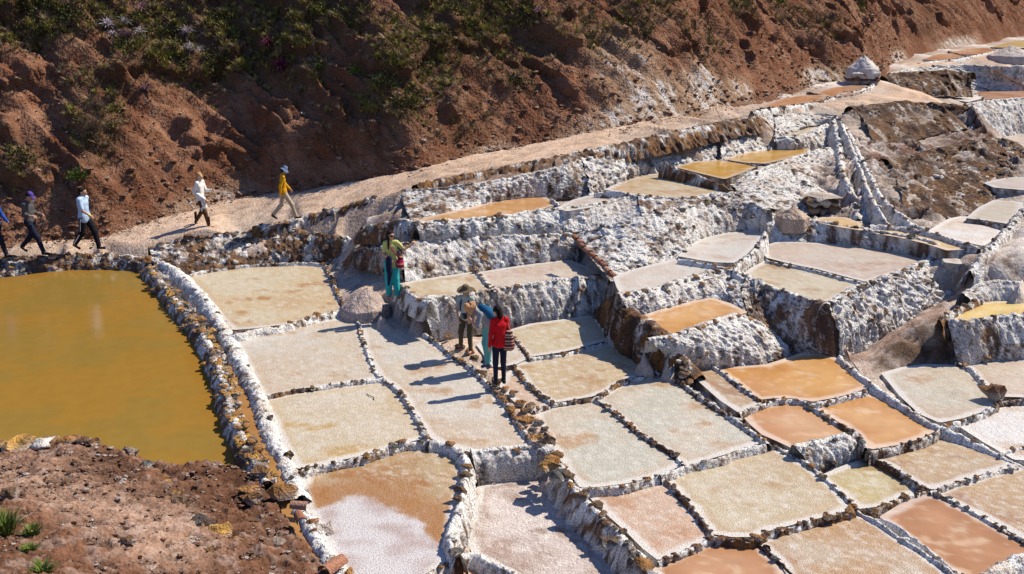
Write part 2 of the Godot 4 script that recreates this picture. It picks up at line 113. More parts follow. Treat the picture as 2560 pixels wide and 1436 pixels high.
	["stone_dike", "thin divider between the two ochre ponds", "dike", "dark", .12, 1.72, .42, .13, .13, 1, [6.63,2.42,-35.46,7.16,2.42,-34.86,7.55,2.42,-34.21]],
	["stone_dike", "stone dike between the short ochre pond and the long narrow pond", "dike", "mix", .15, 3.45, .82, .13, .13, 1, [9.66,1.57,-30.3,9.43,1.57,-29.32]],
	["stone_dike", "grey salted dike behind the long narrow pond", "dike", "mix", .24, 1.6, .8, .16, .16, 1, [9.69,1.62,-29.58,10.43,1.62,-29.39,11.03,1.62,-28.65,11.42,1.62,-27.76,11.51,1.62,-27.34]],
	["stone_dike", "white dike in front of the white pond at the dark bank", "dike", "mix", .14, 1.84, .82, .13, .13, 1, [10.92,1.63,-29.54,11.08,1.63,-28.79,11.23,1.63,-28.07,11.44,1.63,-27.55,11.61,1.63,-26.97]],
	["stone_dike", "thin grey dike between white pond and sandy square pond", "dike", "dark", .12, 1.72, .52, .13, .13, 1, [12.46,1.75,-29.95,12.83,1.75,-29.5,13.04,1.75,-28.92]],
	["salt_ridge", "broad white ridge right of the white and sandy ponds", "ridge", "mix", .4, 2.2, 1, .4, .16, 1.6, [14.91,1.95,-31.3,13.91,1.9,-29.92,12.96,1.85,-28.44,12.1,1.75,-27.23,11.39,1.6,-26.29,10.91,1.35,-25.74]],
	["stone_dike", "stone dike left of the bright yellow pond", "dike", "brown", .24, 3.6, .6, .3, .16, 1, [9.38,.9,-23.4,9.94,.9,-24.04,10.44,.9,-24.54,10.92,.9,-24.98]],
	["stone_dike", "stone edge of the canal between path and hillside ponds", "dike", "mix", .24, 2.4, .85, .16, .16, 1, [8.47,3.41,-39.69,9.9,3.32,-41.59,11.22,3.23,-43.3,12.83,3.19,-45.53,13.9,3.22,-47.3,14.8,3.23,-48.09,16.43,3.27,-51.14]],
	["stone_dike", "dark dike between the two orange ponds below the hill", "dike", "dark", .15, 2.3, .32, .13, .13, 1, [12.48,3.25,-47.65,12.73,3.19,-46.68,12.83,3.19,-45.53]],
	["stone_dike", "white rim of the far orange ponds", "dike", "mix", .24, 1.5, .9, .16, .16, 1, [21.21,3.35,-59.75,22.93,3.37,-61.59,24.34,3.38,-62.47,26.48,3.4,-65.07,28.85,3.41,-68.04,31.87,3.42,-71.13,34.11,3.44,-71.66]],
	["stone_dike", "dark divider between the two far orange ponds", "dike", "dark", .13, 1.72, .32, .13, .13, 1, [26.15,3.39,-68.33,25.87,3.39,-65.27,25.76,3.39,-64.12]],
	["stone_dike", "thin dike between the pale orange pond and the white pond", "dike", "mix", .15, 1.15, .72, .13, .13, 1, [23.3,2.22,-57.51,22.8,2.22,-55,22.41,2.22,-53.33]],
	["salt_channel", "white channel falling down the dark bank from the fork in the path", "channel", "mix", .27, 1.5, .95, .3, .16, 1.8, [11.67,3.12,-40.37,11.46,2.81,-37.78,11.09,2.52,-35.46,10.67,2.35,-32.88,10.37,2.15,-30.88,10.6,1.85,-29.65,10.83,1.68,-29.32]],
	["salt_channel", "white channel running left of the fan down to the short ochre pond", "channel", "mix", .32, 1.5, .95, .3, .16, 1.8, [11.41,3.11,-39.79,10.99,2.7,-37.65,10.19,2.35,-34.24,9.9,2.02,-32.11,9.63,1.65,-30.29]],
	["salt_channel", "middle white channel of the fan below the path fork", "channel", "mix", .24, 1, .9, .3, .16, 1.8, [11.41,3.08,-38.77,10.96,2.52,-35.46,10.26,2.27,-32.01,10.02,1.98,-30.07,10.21,1.65,-29.55]],
	["salt_ridge", "thick white salt bank of the canal beside the reservoir wall", "ridge", "dark", .44, .8, 1, .22, .16, 1, [-10.1,.22,-31.08,-9.38,.2,-30.19,-7.87,.18,-27.49,-6.87,.16,-25.27,-5.74,.13,-22.57,-5.16,.12,-21.19,-4.71,.1,-19.88,-4.4,.08,-18.99,-3.93,.06,-17.9,-3.64,.05,-17.12,-3.46,.05,-16.63]],
	["salt_ridge", "lower white bank of the canal beside the half white pond", "ridge", "rust", .4, 1.6, .95, .25, .19, 1, [-3.43,.06,-16.3,-3.21,.06,-15.92,-2.97,.06,-15.28,-2.67,.06,-14.69,-2.38,.06,-14.13,-2.16,.06,-13.71]],
	["stone_dike", "low salty edge at the left end of the cream terrace pond", "dike", "rust", .24, 2, .85, .3, .16, 1, [-2.74,.92,-26.34,-2.5,.92,-25.65,-2.19,.92,-25.01,-1.89,.92,-24.66]],
	["earth_bank", "grey brown earth bank between the footpath and the high walls", "earth bank", "dark", .92, 1.2, .2, .32, .16, 1.5, [-2.78,2.26,-31.97,-1.53,2.42,-32.6,0,2.62,-33.12,1.44,2.84,-33.46,2.69,3,-34.1,3.99,3.16,-34.79,5.39,3.27,-35.92,6.92,3.34,-37.3,8.49,3.33,-39.12]],
	["stone_dike", "low salted rim along the path above the knobbly wall", "dike", "mix", .24, 1, .7, .16, .16, 1, [-3.21,1.98,-31.61,-2.53,2.15,-31.69,-1.94,2.27,-31.53]],
	["earth_ridge", "low dark ridge of salted earth along the path under the walker in yellow", "ridge", "dark", .34, 1.2, .35, .18, .19, 1.3, [-7.68,.95,-32.3,-7,1.04,-32.43,-6.22,1.16,-32.77,-5.14,1.43,-32.82,-4.02,1.8,-32.73]],
]
const WALLS := [
	["retaining_wall", "white and rust stained wall behind the three standing visitors", "retaining wall", "mix", .62, 3.64, .3, 1, .18, 1.15, [-2.16,.85,-25.05,-1.47,.85,-25.28,-.83,.85,-25.6,-.18,.85,-25.93,.47,.85,-26.26,1.11,.85,-26.59,1.77,.85,-26.89,2.44,.85,-27.18], [-1.83,-.02,-25,-1.24,-.02,-25.22,-.68,-.02,-25.52,-.12,-.02,-25.79,.46,-.02,-26.01,1.05,-.02,-26.22,1.63,-.02,-26.47,2.2,-.02,-26.72]],
	["retaining_wall", "dark spotted salt wall that the woman in teal trousers leans on", "retaining wall", "mix", .55, 3.64, .3, 1, .18, 1.8, [-2.84,1.45,-27.85,-2.25,1.47,-28.2,-1.6,1.47,-28.39,-.93,1.47,-28.53,-.26,1.47,-28.65,.41,1.46,-28.79,1.06,1.43,-29,1.71,1.4,-29.2], [-2.67,.78,-26.84,-2.09,.78,-27.27,-1.45,.78,-27.6,-.8,.78,-27.92,-.14,.78,-28.22,.51,.78,-28.54,1.15,.78,-28.86,1.83,.78,-29.12]],
	["retaining_wall", "steep white salt slope above the whitish terrace pond", "retaining wall", "mix", .6, 3.64, .3, 1.3, .18, 2, [1.71,1.4,-29.2,2.21,1.6,-29.03,2.71,1.75,-28.91,3.22,1.88,-28.85,3.7,1.95,-29.06,4.16,2,-29.31,4.54,2,-29.67], [2.41,1.14,-25.99,2.69,1.14,-26.33,2.98,1.14,-26.67,3.32,1.15,-26.97,3.66,1.15,-27.25,4.03,1.17,-27.5,4.42,1.23,-27.72]],
	["retaining_wall", "white lumpy wall with dark rim stones curving behind the small pale pond", "retaining wall", "dark", .85, 4.76, .3, 1.1, .18, 1.02, [4.44,2,-29.56,4.82,2,-29.95,5.19,2,-30.33,5.65,1.99,-30.59,6.15,1.97,-30.73,6.67,1.94,-30.6,6.98,1.85,-30.15], [4.34,1.2,-27.63,4.63,1.21,-28.39,4.96,1.22,-29.12,5.44,1.23,-29.77,6.07,1.23,-30.23,6.73,1.22,-30.41,7.1,1.12,-29.72]],
	["retaining_wall", "low knobbly wall in front of the long orange pond", "retaining wall", "mix", .8, 4.48, .3, 1, .18, .5, [-2.5,1.93,-28.29,-1.7,1.93,-28.53,-.91,1.93,-28.79,-.16,1.93,-29.14,.55,1.95,-29.57,1.33,1.97,-29.86,2.09,2,-30.17,2.8,2.05,-30.61,3.5,2.21,-30.6], [-2.37,1.55,-28.25,-1.63,1.54,-28.47,-.89,1.52,-28.69,-.19,1.51,-29.03,.53,1.51,-29.3,1.29,1.52,-29.44,2.07,1.61,-29.48,2.84,1.74,-29.48,3.58,1.93,-29.28]],
	["retaining_wall", "low dark grey wall in front of the cream pond under the bulging wall", "retaining wall", "mix", .5, 3.64, .3, 1, .18, .5, [3.49,2.22,-30.52,3.96,2.2,-30.3,4.46,2.18,-30.29,4.95,2.17,-30.4,5.39,2.17,-30.66,5.87,2.17,-30.86,6.36,2.17,-31.01], [3.54,1.94,-29.24,4.05,1.96,-29.47,4.5,1.97,-29.79,4.89,1.98,-30.19,5.35,1.98,-30.47,5.89,1.98,-30.59,6.44,1.98,-30.49]],
	["retaining_wall", "earthy grey bank wall under the path above the long orange pond", "retaining wall", "brown", .4, 1.12, .3, 1, .18, .76, [-3.25,2.05,-31.96,-2.5,2.19,-31.5,-1.69,2.31,-31.17,-.86,2.39,-31.37,-.04,2.46,-31.69,.73,2.57,-32.07,1.51,2.67,-32.4,2.08,2.75,-33.06], [-2.6,1.86,-29.01,-1.91,1.88,-29.55,-1.36,1.88,-30.22,-.83,1.88,-30.91,-.24,1.88,-31.51,.57,1.9,-31.85,1.34,1.93,-32.05,2.2,1.98,-31.95]],
	["retaining_wall", "bulging dripping white wall above the cream pond", "retaining wall", "mix", .8, 1.12, .3, 2.2, .18, .5, [2.1,2.73,-33.32,2.96,2.84,-33.85,3.66,2.93,-34.57,4.32,3.03,-35.34,5.05,3.09,-36.03,5.82,3.13,-36.69,6.63,3.15,-37.3], [2.18,2,-31.62,2.85,2.07,-32.36,3.41,2.11,-33.16,3.89,2.12,-34.03,4.64,2.23,-34.63,5.55,2.32,-35,6.49,2.39,-35.33]],
	["retaining_wall", "tall rounded white wall above the two ochre ponds", "retaining wall", "mix", .95, .84, .3, 1.7, .18, .5, [6.82,3.15,-37.32,7.48,3.15,-38.06,8.14,3.16,-38.8,8.83,3.15,-39.52,9.52,3.14,-40.22], [6.64,2.39,-35.33,7.17,2.39,-35.97,7.7,2.39,-36.6,8.33,2.39,-37.13,9.04,2.39,-37.57]],
	["retaining_wall", "rounded white wall behind the tiny cream pond under the path", "retaining wall", "mix", .95, .84, .3, 1.6, .18, .5, [9.33,3.14,-39.99,9.77,3.13,-40.43,10.22,3.12,-40.88,10.75,3.09,-41.2,11.28,3.08,-41.34,11.72,3.08,-40.89], [8.76,2.8,-37.34,9.23,2.82,-38.16,9.7,2.83,-38.98,10.22,2.86,-39.76,10.79,2.89,-40.52,11.6,2.98,-40.81]],
	["retaining_wall", "white lip in front of the tiny cream pond under the path", "retaining wall", "mix", .9, .84, .3, 1.4, .18, .5, [8.88,2.77,-37.6,9.54,2.79,-37.59,10.09,2.8,-38.16,10.57,2.8,-38.86,11,2.82,-39.58,11.43,2.84,-40.31], [8.96,2.39,-37.51,9.6,2.39,-37.52,10.04,2.39,-37.88,10.51,2.39,-38.21,10.94,2.44,-38.59,11.37,2.5,-38.97]],
	["retaining_wall", "bright white lumpy wall in front of the two ochre ponds", "retaining wall", "mix", .74, 1.68, .3, 1.6, .18, .5, [6.43,2.17,-31.95,7.05,2.39,-32.65,7.61,2.42,-33.41,8.2,2.43,-34.16,8.77,2.44,-34.91,9.33,2.45,-35.67,9.93,2.47,-36.4,10.68,2.51,-36.97], [6.35,1.98,-30.6,6.93,1.93,-30.96,7.59,1.81,-30.92,8.25,1.7,-31.07,8.81,1.64,-31.41,9.3,1.6,-31.88,9.69,1.6,-32.44,10.08,1.6,-33]],
	["earth_bank", "dark brown earth spine running down between the terraces", "earth bank", "brown", 0, 1, .4, 1.5, .2, 1, [2.31,.95,-25.25,2.38,.94,-24.74,2.44,.93,-24.23,2.59,.92,-23.75,2.82,.89,-23.31,2.99,.85,-22.84,3.18,.81,-22.52,3.46,.48,-22.23,3.8,.12,-21.8], [2.04,-.02,-26.52,2.12,-.02,-25.91,2.19,-.02,-25.3,2.26,-.02,-24.68,2.42,-.02,-24.07,2.6,-.02,-23.46,2.8,-.02,-22.73,3.23,-.02,-22.25,3.61,-.02,-21.86]],
	["retaining_wall", "dripping white wall with orange rim stones below the orange terrace pond", "retaining wall", "rust", .72, 4.48, .3, 1.5, .18, 1.02, [2.88,.87,-22.05,3.4,.87,-22.27,3.82,.87,-22.61,4.2,.87,-23,4.59,.86,-23.38,5,.85,-23.74,5.49,.69,-23.94,5.99,.33,-24.13], [3.8,-.02,-22.68,4.14,-.02,-22.77,4.57,-.02,-22.84,5.02,-.02,-22.9,5.47,-.02,-23.02,5.88,-.02,-23.24,6.24,-.02,-23.52,6.5,-.02,-23.9]],
	["retaining_wall", "pebbly salt wall under the whitish terrace pond", "retaining wall", "mix", .8, 4.76, .3, 1, .18, 2.58, [2.45,1.21,-24.14,2.93,1.21,-24.41,3.38,1.21,-24.74,3.82,1.21,-25.08,4.22,1.21,-25.46,4.62,1.21,-25.84,5.03,1.21,-26.22,5.48,1.21,-25.96], [2.57,.8,-24,3.07,.8,-24.24,3.54,.8,-24.52,3.99,.8,-24.84,4.42,.8,-25.18,4.97,.8,-25.18,5.15,.8,-24.67,5.33,.8,-24.15]],
	["retaining_wall", "shaded stony wall left of the white corner under the cream pond", "retaining wall", "mix", .4, 3.64, .3, 1, .18, 2.32, [5.55,1.13,-26.17,5.73,1.13,-25.7,5.93,1.13,-25.24,6.17,1.13,-24.78,6.42,1.13,-24.36,6.7,1.13,-24.03,7.12,1.13,-23.76], [5.4,.75,-24.01,5.71,.4,-23.89,6.03,.18,-23.89,6.32,.01,-23.93,6.56,-.01,-23.78,6.9,-.02,-23.63,7.22,-.02,-23.48]],
	["retaining_wall", "tall white wall of salt lumps facing the trodden track", "retaining wall", "mix", .78, 4.76, .3, 2, .18, 3.62, [7.05,1.13,-23.66,7.64,1.13,-24.44,8.25,1.13,-25.18,8.96,1.14,-25.83,9.68,1.14,-26.49,10.38,1.16,-27.15,11.07,1.2,-27.84], [7.32,-.02,-23.58,7.91,0,-24.07,8.52,.11,-24.54,9.13,.26,-25,9.73,.39,-25.48,10.34,.51,-25.95,10.94,.6,-26.43]],
	["retaining_wall", "long low grey wall with dark stains behind the pinkish cream pond", "retaining wall", "mix", .6, 2.8, .3, 1, .18, 1.02, [6.95,1.75,-30.35,7.59,1.63,-30.53,8.21,1.57,-30.27,8.71,1.54,-29.84,9.24,1.53,-29.43,9.79,1.52,-29.04,10.32,1.51,-28.6,10.72,1.49,-28.03,10.95,1.39,-27.38], [6.86,1.08,-29.88,7.54,1.08,-29.8,8.2,1.08,-29.65,8.85,1.08,-29.43,9.41,1.08,-29.12,9.96,1.08,-28.75,10.45,1.08,-28.32,10.77,1.07,-27.8,10.96,1.06,-27.22]],
	["retaining_wall", "stained wall with dark rim stones under the bright yellow pond", "retaining wall", "mix", .6, 4.2, .3, 1, .18, 1.54, [9.6,.83,-23.44,10.04,.83,-23.4,10.45,.83,-23.54,10.86,.83,-23.68,11.29,.83,-23.81,11.72,.83,-23.89,12.16,.83,-23.96,12.59,.83,-24.03], [9.83,-.1,-23.12,10.24,-.1,-23.26,10.65,-.1,-23.38,11.07,-.1,-23.47,11.49,-.1,-23.55,11.92,-.1,-23.63,12.34,-.1,-23.69,12.77,-.1,-23.75]],
	["retaining_wall", "low rounded grey wall behind the bright yellow pond", "retaining wall", "mix", .7, 1.68, .3, 1, .18, .5, [10.62,.95,-25.01,10.98,1.05,-25.28,11.38,1.12,-25.46,11.77,1.15,-25.42,12.21,1.15,-25.24,12.64,1.15,-25.09,13.09,1.15,-24.93], [10.61,.76,-24.74,10.99,.76,-25.03,11.4,.76,-25.22,11.87,.76,-25.25,12.23,.76,-25.12,12.62,.76,-25,13,.76,-24.88]],
	["retaining_wall", "short stone wall between plain orange brown pond and pale yellow pond", "retaining wall", "dark", .5, 6.16, .3, 1, .18, 3.1, [5.09,.07,-18.34,5.35,.07,-18.48,5.61,.07,-18.63,5.88,.07,-18.77,6.15,.07,-18.89,6.43,.07,-19.01], [5.5,-.38,-18.4,5.73,-.38,-18.51,5.95,-.38,-18.62,6.17,-.38,-18.74,6.38,-.38,-18.87,6.61,-.38,-18.97]],
	["retaining_wall", "low white plaster wall at the head of the dry salt flat", "retaining wall", "mix", .9, 2.24, .3, .7, .18, .5, [-.71,.05,-18.18,-.46,.05,-18.23,-.23,.05,-18.29,.01,.05,-18.37,.26,.05,-18.41,.5,.05,-18.43,.75,.05,-18.44], [-.56,-.5,-18.01,-.35,-.5,-18.13,-.11,-.5,-18.21,.13,-.5,-18.28,.37,-.5,-18.32,.62,-.5,-18.34,.86,-.5,-18.35]],
	["retaining_wall", "far white wall under the pale orange pond", "retaining wall", "mix", .9, .7, .3, 1.6, .18, .5, [20.77,2.24,-51.32,21.83,2.24,-52.14,22.93,2.24,-52.91,24.07,2.24,-53.61,25.25,2.24,-54.24,26.43,2.24,-54.86], [20.98,1.1,-50.61,22.06,.91,-51.15,23.04,.82,-51.84,23.97,.77,-52.59,25.07,.76,-53.07,26.19,.76,-53.5]],
	["retaining_wall", "far white wall below the path beside the dark crag", "retaining wall", "mix", .85, .56, .3, 1.6, .18, .5, [18.36,3.29,-54.83,19.57,3.32,-56.29,20.79,3.34,-57.75,22.63,3.36,-58.61,24.31,3.37,-58.06,24.18,3.38,-57.62,25.81,3.39,-57.75,27.56,3.4,-58.44], [22.45,2.2,-56.61,23.4,2.2,-56.75,24.15,2.2,-57.41,24.84,2.2,-57.7,24.67,2.2,-57.43,26.86,2.2,-57.68,27.96,2.2,-58.5,28.89,2.2,-58.86]],
	["retaining_wall", "thick wall of orange capped stones along the reservoir", "retaining wall", "cap", .35, 10.5, .28, .8, .2, 4.4, [-10.41,.12,-30.66,-9.87,.12,-29.62,-9.34,.12,-28.58,-8.8,.12,-27.55,-8.25,.12,-26.52,-7.68,.12,-25.5,-7.19,.12,-24.44,-6.73,.12,-23.37,-6.3,.12,-22.28,-5.9,.12,-21.18,-5.53,.12,-20.08,-5.11,.12,-18.99,-4.65,.12,-17.91,-4.15,.12,-16.86], [-10.75,-.22,-31.03,-10.2,-.22,-30,-9.65,-.22,-28.96,-9.09,-.22,-27.92,-8.54,-.22,-26.88,-7.98,-.22,-25.85,-7.48,-.22,-24.79,-7,-.22,-23.71,-6.56,-.22,-22.62,-6.16,-.22,-21.52,-5.77,-.22,-20.41,-5.35,-.22,-19.31,-4.88,-.22,-18.23,-4.38,-.22,-17.17]],
	["retaining_wall", "rubble wall between the reservoir and the footpath", "retaining wall", "rust", .25, 5.6, .35, 1, .26, 3.75, [-18.38,.2,-29.53,-17.54,.2,-29.98,-16.71,.2,-30.44,-15.87,.2,-30.9,-14.99,.2,-31.28,-14.05,.2,-31.41,-13.1,.2,-31.51,-12.14,.2,-31.61,-11.2,.2,-31.47,-10.35,.2,-31.03], [-18.56,-.18,-29.33,-17.61,-.18,-29.5,-16.66,-.18,-29.67,-15.71,-.18,-29.84,-14.86,-.18,-30.13,-14.38,-.18,-30.85,-13.43,-.18,-31.04,-12.49,-.18,-31.24,-11.53,-.18,-31.32,-10.62,-.18,-31.09]],
	["retaining_wall", "rubble bank wall of earth and salted stones below the footpath", "retaining wall", "brown", .22, 4.2, .3, 1.6, .25, 3.36, [-10.57,.4,-31.63,-9.84,.54,-31.96,-9.04,.64,-32.07,-8.24,.73,-32.15,-7.46,.78,-32.32,-6.7,.8,-32.36,-6,.8,-31.95,-5.32,.79,-31.53,-4.5,.75,-31.28], [-10.2,.1,-30.82,-9.52,.1,-30.6,-8.83,.1,-30.71,-8.15,.1,-30.91,-7.47,.1,-31.14,-6.77,.1,-31.29,-6.06,.1,-31.35,-5.36,.1,-31.41,-4.85,.1,-31.39]],
	["rock_bank", "dark salted rock bank left of the long orange pond", "rock bank", "dark", .3, 2, .3, 1.4, .24, 1.5, [-4.2,1.42,-29.9,-3.74,1.55,-29.72,-3.35,1.68,-29.44,-2.99,1.8,-29.1,-2.67,1.83,-28.71,-2.37,1.86,-28.32], [-4.35,1.1,-29.86,-3.93,1.18,-29.62,-3.53,1.26,-29.35,-3.11,1.37,-29.1,-2.79,1.44,-28.74,-2.5,1.5,-28.37]],
	["rock_bank", "stepped bank of orange stones beside the woman leaning on the wall", "rock bank", "rust", .35, 3, .3, 1.3, .24, 3, [-4.31,.82,-30.07,-3.88,1.01,-29.55,-3.51,1.19,-28.96,-3.19,1.35,-28.36,-2.8,1.5,-27.82], [-4.97,.25,-30.55,-4.25,.43,-29.76,-3.62,.56,-28.92,-3.11,.65,-27.98,-2.66,.74,-26.98]],
	["rock_cliff", "dark rocky bank face under the far bend of the path", "rock cliff", "dark", -.18, 1, .5, 1, .3, .5, [17.61,3.28,-53.59,18.54,3.29,-54.35,19.48,3.3,-55.1,20.5,3.3,-55.73,21.43,3.31,-55.8,22.2,3.31,-54.88], [18.6,2.65,-53.53,18.99,2.6,-52.75,19.61,2.56,-52.76,20.36,2.53,-53.21,21.16,2.48,-53.56,21.98,2.42,-53.87]],
	["rock_cliff", "upper dark crumbling rock cliff with salt streaks below the sandy spur", "rock cliff", "dark", -.16, 1, .6, 1, .3, .5, [13.11,3.1,-43,14.08,3.1,-43.61,15.04,3.09,-44.23,16,3.07,-44.85,16.95,3.03,-44.62,17.89,2.98,-43.98], [12.45,2.56,-38.39,13.57,2.46,-38.99,14.48,2.46,-39.98,15.39,2.46,-40.98,16.48,2.48,-41.79,17.56,2.5,-42.59]],
	["rock_cliff", "lower dark crumbling rock cliff with pale streaks above the white pond", "rock cliff", "brown", -.04, 1, .6, 1, .3, .5, [12.09,2.35,-35.55,13.26,2.36,-36.3,14.32,2.37,-37.18,15.32,2.39,-38.14,16.37,2.4,-39.02,17.48,2.4,-39.85], [11.28,1.9,-31.83,11.6,1.77,-30.99,12.27,1.69,-30.63,12.96,1.71,-31.1,13.58,1.74,-31.76,14.19,1.78,-32.41]],
	["rock_cliff", "right shoulder of the dark crag with a white salt chute", "rock cliff", "dark", 0, .5, .5, 1, .3, .5, [17.28,2.39,-39.71,17.4,2.35,-38.92,17.24,2.3,-38.14,17.05,2.25,-37.37,16.86,2.2,-36.59], [14.16,1.78,-32.47,14.53,1.82,-33.06,14.9,1.86,-33.65,15.36,1.9,-34.18,15.81,1.95,-34.71]],
]
const TERRAIN := [
	["p", [-19.35,.32,-31.24,-16.3,.32,-32.09,-14.62,.34,-32.6,-13.58,.36,-33.02,-12.59,.4,-32.96,-11.8,.58,-33.57,-10.67,.8,-34.4,-9.32,1,-35.59,-8.36,1.12,-35.97,-6.98,1.32,-35.63,-5.5,1.62,-35.3,-4.03,1.98,-34.89,-2.89,2.24,-34.87,-1.67,2.41,-35.73,0,2.55,-37.05,1.61,2.8,-37.43,2.98,3,-37.88,4.42,3.16,-38.75,5.95,3.27,-39.79,7.69,3.35,-41.66,9.05,3.32,-41.06,-18.73,.28,-30.15,-15.98,.28,-31.4,-14.24,.28,-31.68,-13.13,.28,-31.82,-12.09,.3,-31.88,-11.24,.42,-32.18,-10.24,.6,-32.44,-9.06,.78,-32.56,-7.61,.92,-32.48,-6.22,1.1,-32.76,-5.02,1.4,-32.79,-3.9,1.75,-32.56,-3.16,2.1,-32.31,-2.15,2.3,-33.12,-.98,2.39,-34.02,.25,2.55,-34.16,1.49,2.75,-34.45,2.77,2.94,-35.07,4.07,3.12,-35.53,5.53,3.24,-36.88,7.08,3.3,-38.2,8.78,3.28,-39.8,10.81,3.21,-42.27,12.55,3.15,-44.21,14.09,3.21,-46.25,16.67,3.27,-51.32,19.57,3.32,-56.72,22.05,3.35,-59.75,21.25,3.35,-59.86,23.48,3.38,-60.75,27.07,3.42,-64.3,30.28,3.44,-67.51,32.98,3.46,-69.25,-5.25,.95,-31.83,-4.3,.9,-30.8,-4.61,.14,-29.74,-3.85,.42,-27.58,-3.29,.6,-27.7,-2.72,.62,-26.02,-2.25,.5,-25.65,-3.79,.14,-26.68,-3.17,.32,-25.68,-2.92,.64,-26.64,-2.83,.72,-27.27,-4.53,.3,-30.64,-3.73,.55,-29.69,-3.26,.8,-28.96,-2.11,.18,-25.64,-1.9,.08,-25.33,-1.2,.06,-24.5,-2.62,.35,-25.9,-.89,.06,-23.67,-.43,.06,-22.64,-.16,.06,-21.35,.08,.05,-20.41,.38,.05,-19.61,.55,.05,-18.87,.74,.03,-18.22,.24,.04,-20.64,.54,.04,-19.93,.74,.04,-19.26,.91,.02,-18.08,1.08,-.02,-17.22,.83,0,-17.8,13.08,3.18,-44.43,14.93,3.22,-46.85,16.95,3.26,-50.52,19.03,2.7,-52.72,17.03,2.75,-49.53,18.87,2.62,-50.2,13.87,3.18,-44.43]],
	["w", [11.04,3.33,-45.85,13.51,3.24,-50.33,15.08,3.25,-51.47,16.83,3.28,-53.01,20.27,3.33,-60.07,23.7,3.38,-66.28,26.51,3.4,-70.09,29.96,3.43,-73.19,35.21,3.46,-80.01,40.88,3.49,-86.19,14.8,2.1,-30.85,15.6,2.1,-31.13,13.32,1.9,-28.46,13.34,1.8,-27.11,12.41,1.6,-26.29,11.77,1.45,-26.1,11.24,1.2,-25.92,11.96,1.4,-25.2,12.87,1.4,-25.55,11.14,1.05,-25.4]],
	["g", [-9.59,.3,-31.32,-8.38,.35,-31.59,-7.23,.45,-31.67,-6.06,.5,-31.71,-4.97,.3,-31.32,-4.35,1.25,-31.3,-3.48,1.3,-29.62,-3.08,1.75,-30.1,-3.26,1.5,-29.72,-2.59,1.5,-28.79,-2.75,1.84,-28.91,-2.57,1.8,-28.61,-3.15,1.8,-30.91,-2.69,1.88,-29.51,-3.27,1.6,-30.37,-2.5,1.65,-28.61,-4.49,.85,-30.54,-3.87,.65,-29.96,-2.94,1.45,-28.55,7.95,1.72,-30.23,7.49,1.85,-30.68,8.51,1.62,-30.69,12.02,1.6,-26.29,12.7,1.65,-26.1,14.36,1.9,-28.46]],
	["s", [-2.77,1.6,-29.05,-2.11,2.3,-32.35,-.95,2.42,-32.73,.24,2.58,-32.93,1.43,2.8,-33.19,2.67,2.97,-33.8,3.95,3.14,-34.42,5.35,3.24,-35.61,6.87,3.31,-37.01,8.56,3.29,-38.76]],
	["f", [11.81,3.11,-41.22,11.62,2.75,-39.17,10.28,2.35,-35.7,9.96,2.1,-33.57,9.05,1.82,-31.93,9.52,1.76,-31.1,10.03,1.6,-30.52,10.81,2.31,-34.45,11.5,2.55,-37.74,10.2,2.05,-31.96,10.32,1.72,-30.75,9.82,2,-32.21,10.6,2.39,-35.48,10.55,1.68,-30.41]],
	["d", [12.81,3.11,-42.39,13.83,3.11,-43.25,15.16,3.11,-44.02,16.64,3.04,-44.64,17.55,3.01,-44.11,17.68,2.98,-43.23,17.9,3.29,-54.63,19.88,3.28,-56.47,12.07,2.6,-38.77,12.55,2.5,-38.07,13.75,2.46,-38.76,15.83,2.5,-41.42,17.51,2.55,-42.67,11.57,2.35,-35.7,12.28,2.31,-35.93,13.73,2.42,-37.5,12.07,2.24,-34.87,13.43,2.32,-35.88,15.44,2.35,-37.72,17.07,2.35,-39.03,16.59,2.2,-36.59,10.84,2,-31.06,11.66,1.72,-30.75]],
	["r", [13.32,2.39,-37.48,14.58,2.39,-38.35,16.11,2.42,-39.46,17.44,2.42,-40.62,13.49,2.37,-36.8,12.23,2.33,-36.18]],
	["t", [7.51,.02,-23.65,7.93,.05,-23.57,8.49,.2,-24.23,9.09,.38,-24.71,9.7,.55,-25.17,10.3,.66,-25.55,10.85,.72,-26.02,11.24,1,-26.1,7.78,0,-23.05,8.19,.1,-23.56,8.86,.32,-24.02,9.46,.55,-24.49,9.97,.66,-24.91,11.07,1.12,-26.21,11.04,1.25,-26.66,11.34,1.45,-26.48]],
	["m", [8.64,.36,-23.62,9.24,.48,-24.11,9.64,.6,-24.24,9.82,.42,-24.01,8.33,.1,-23.43,8.68,.15,-23.42,9.3,.1,-23.43,9.73,-.04,-23.29,8.06,.02,-23.13,8.3,-.06,-23.02,9,-.06,-23.27,9.4,.22,-23.48,9.07,.2,-23.54,9.68,.3,-23.66,9.8,.1,-23.56,9.47,-.06,-23.35]],
]
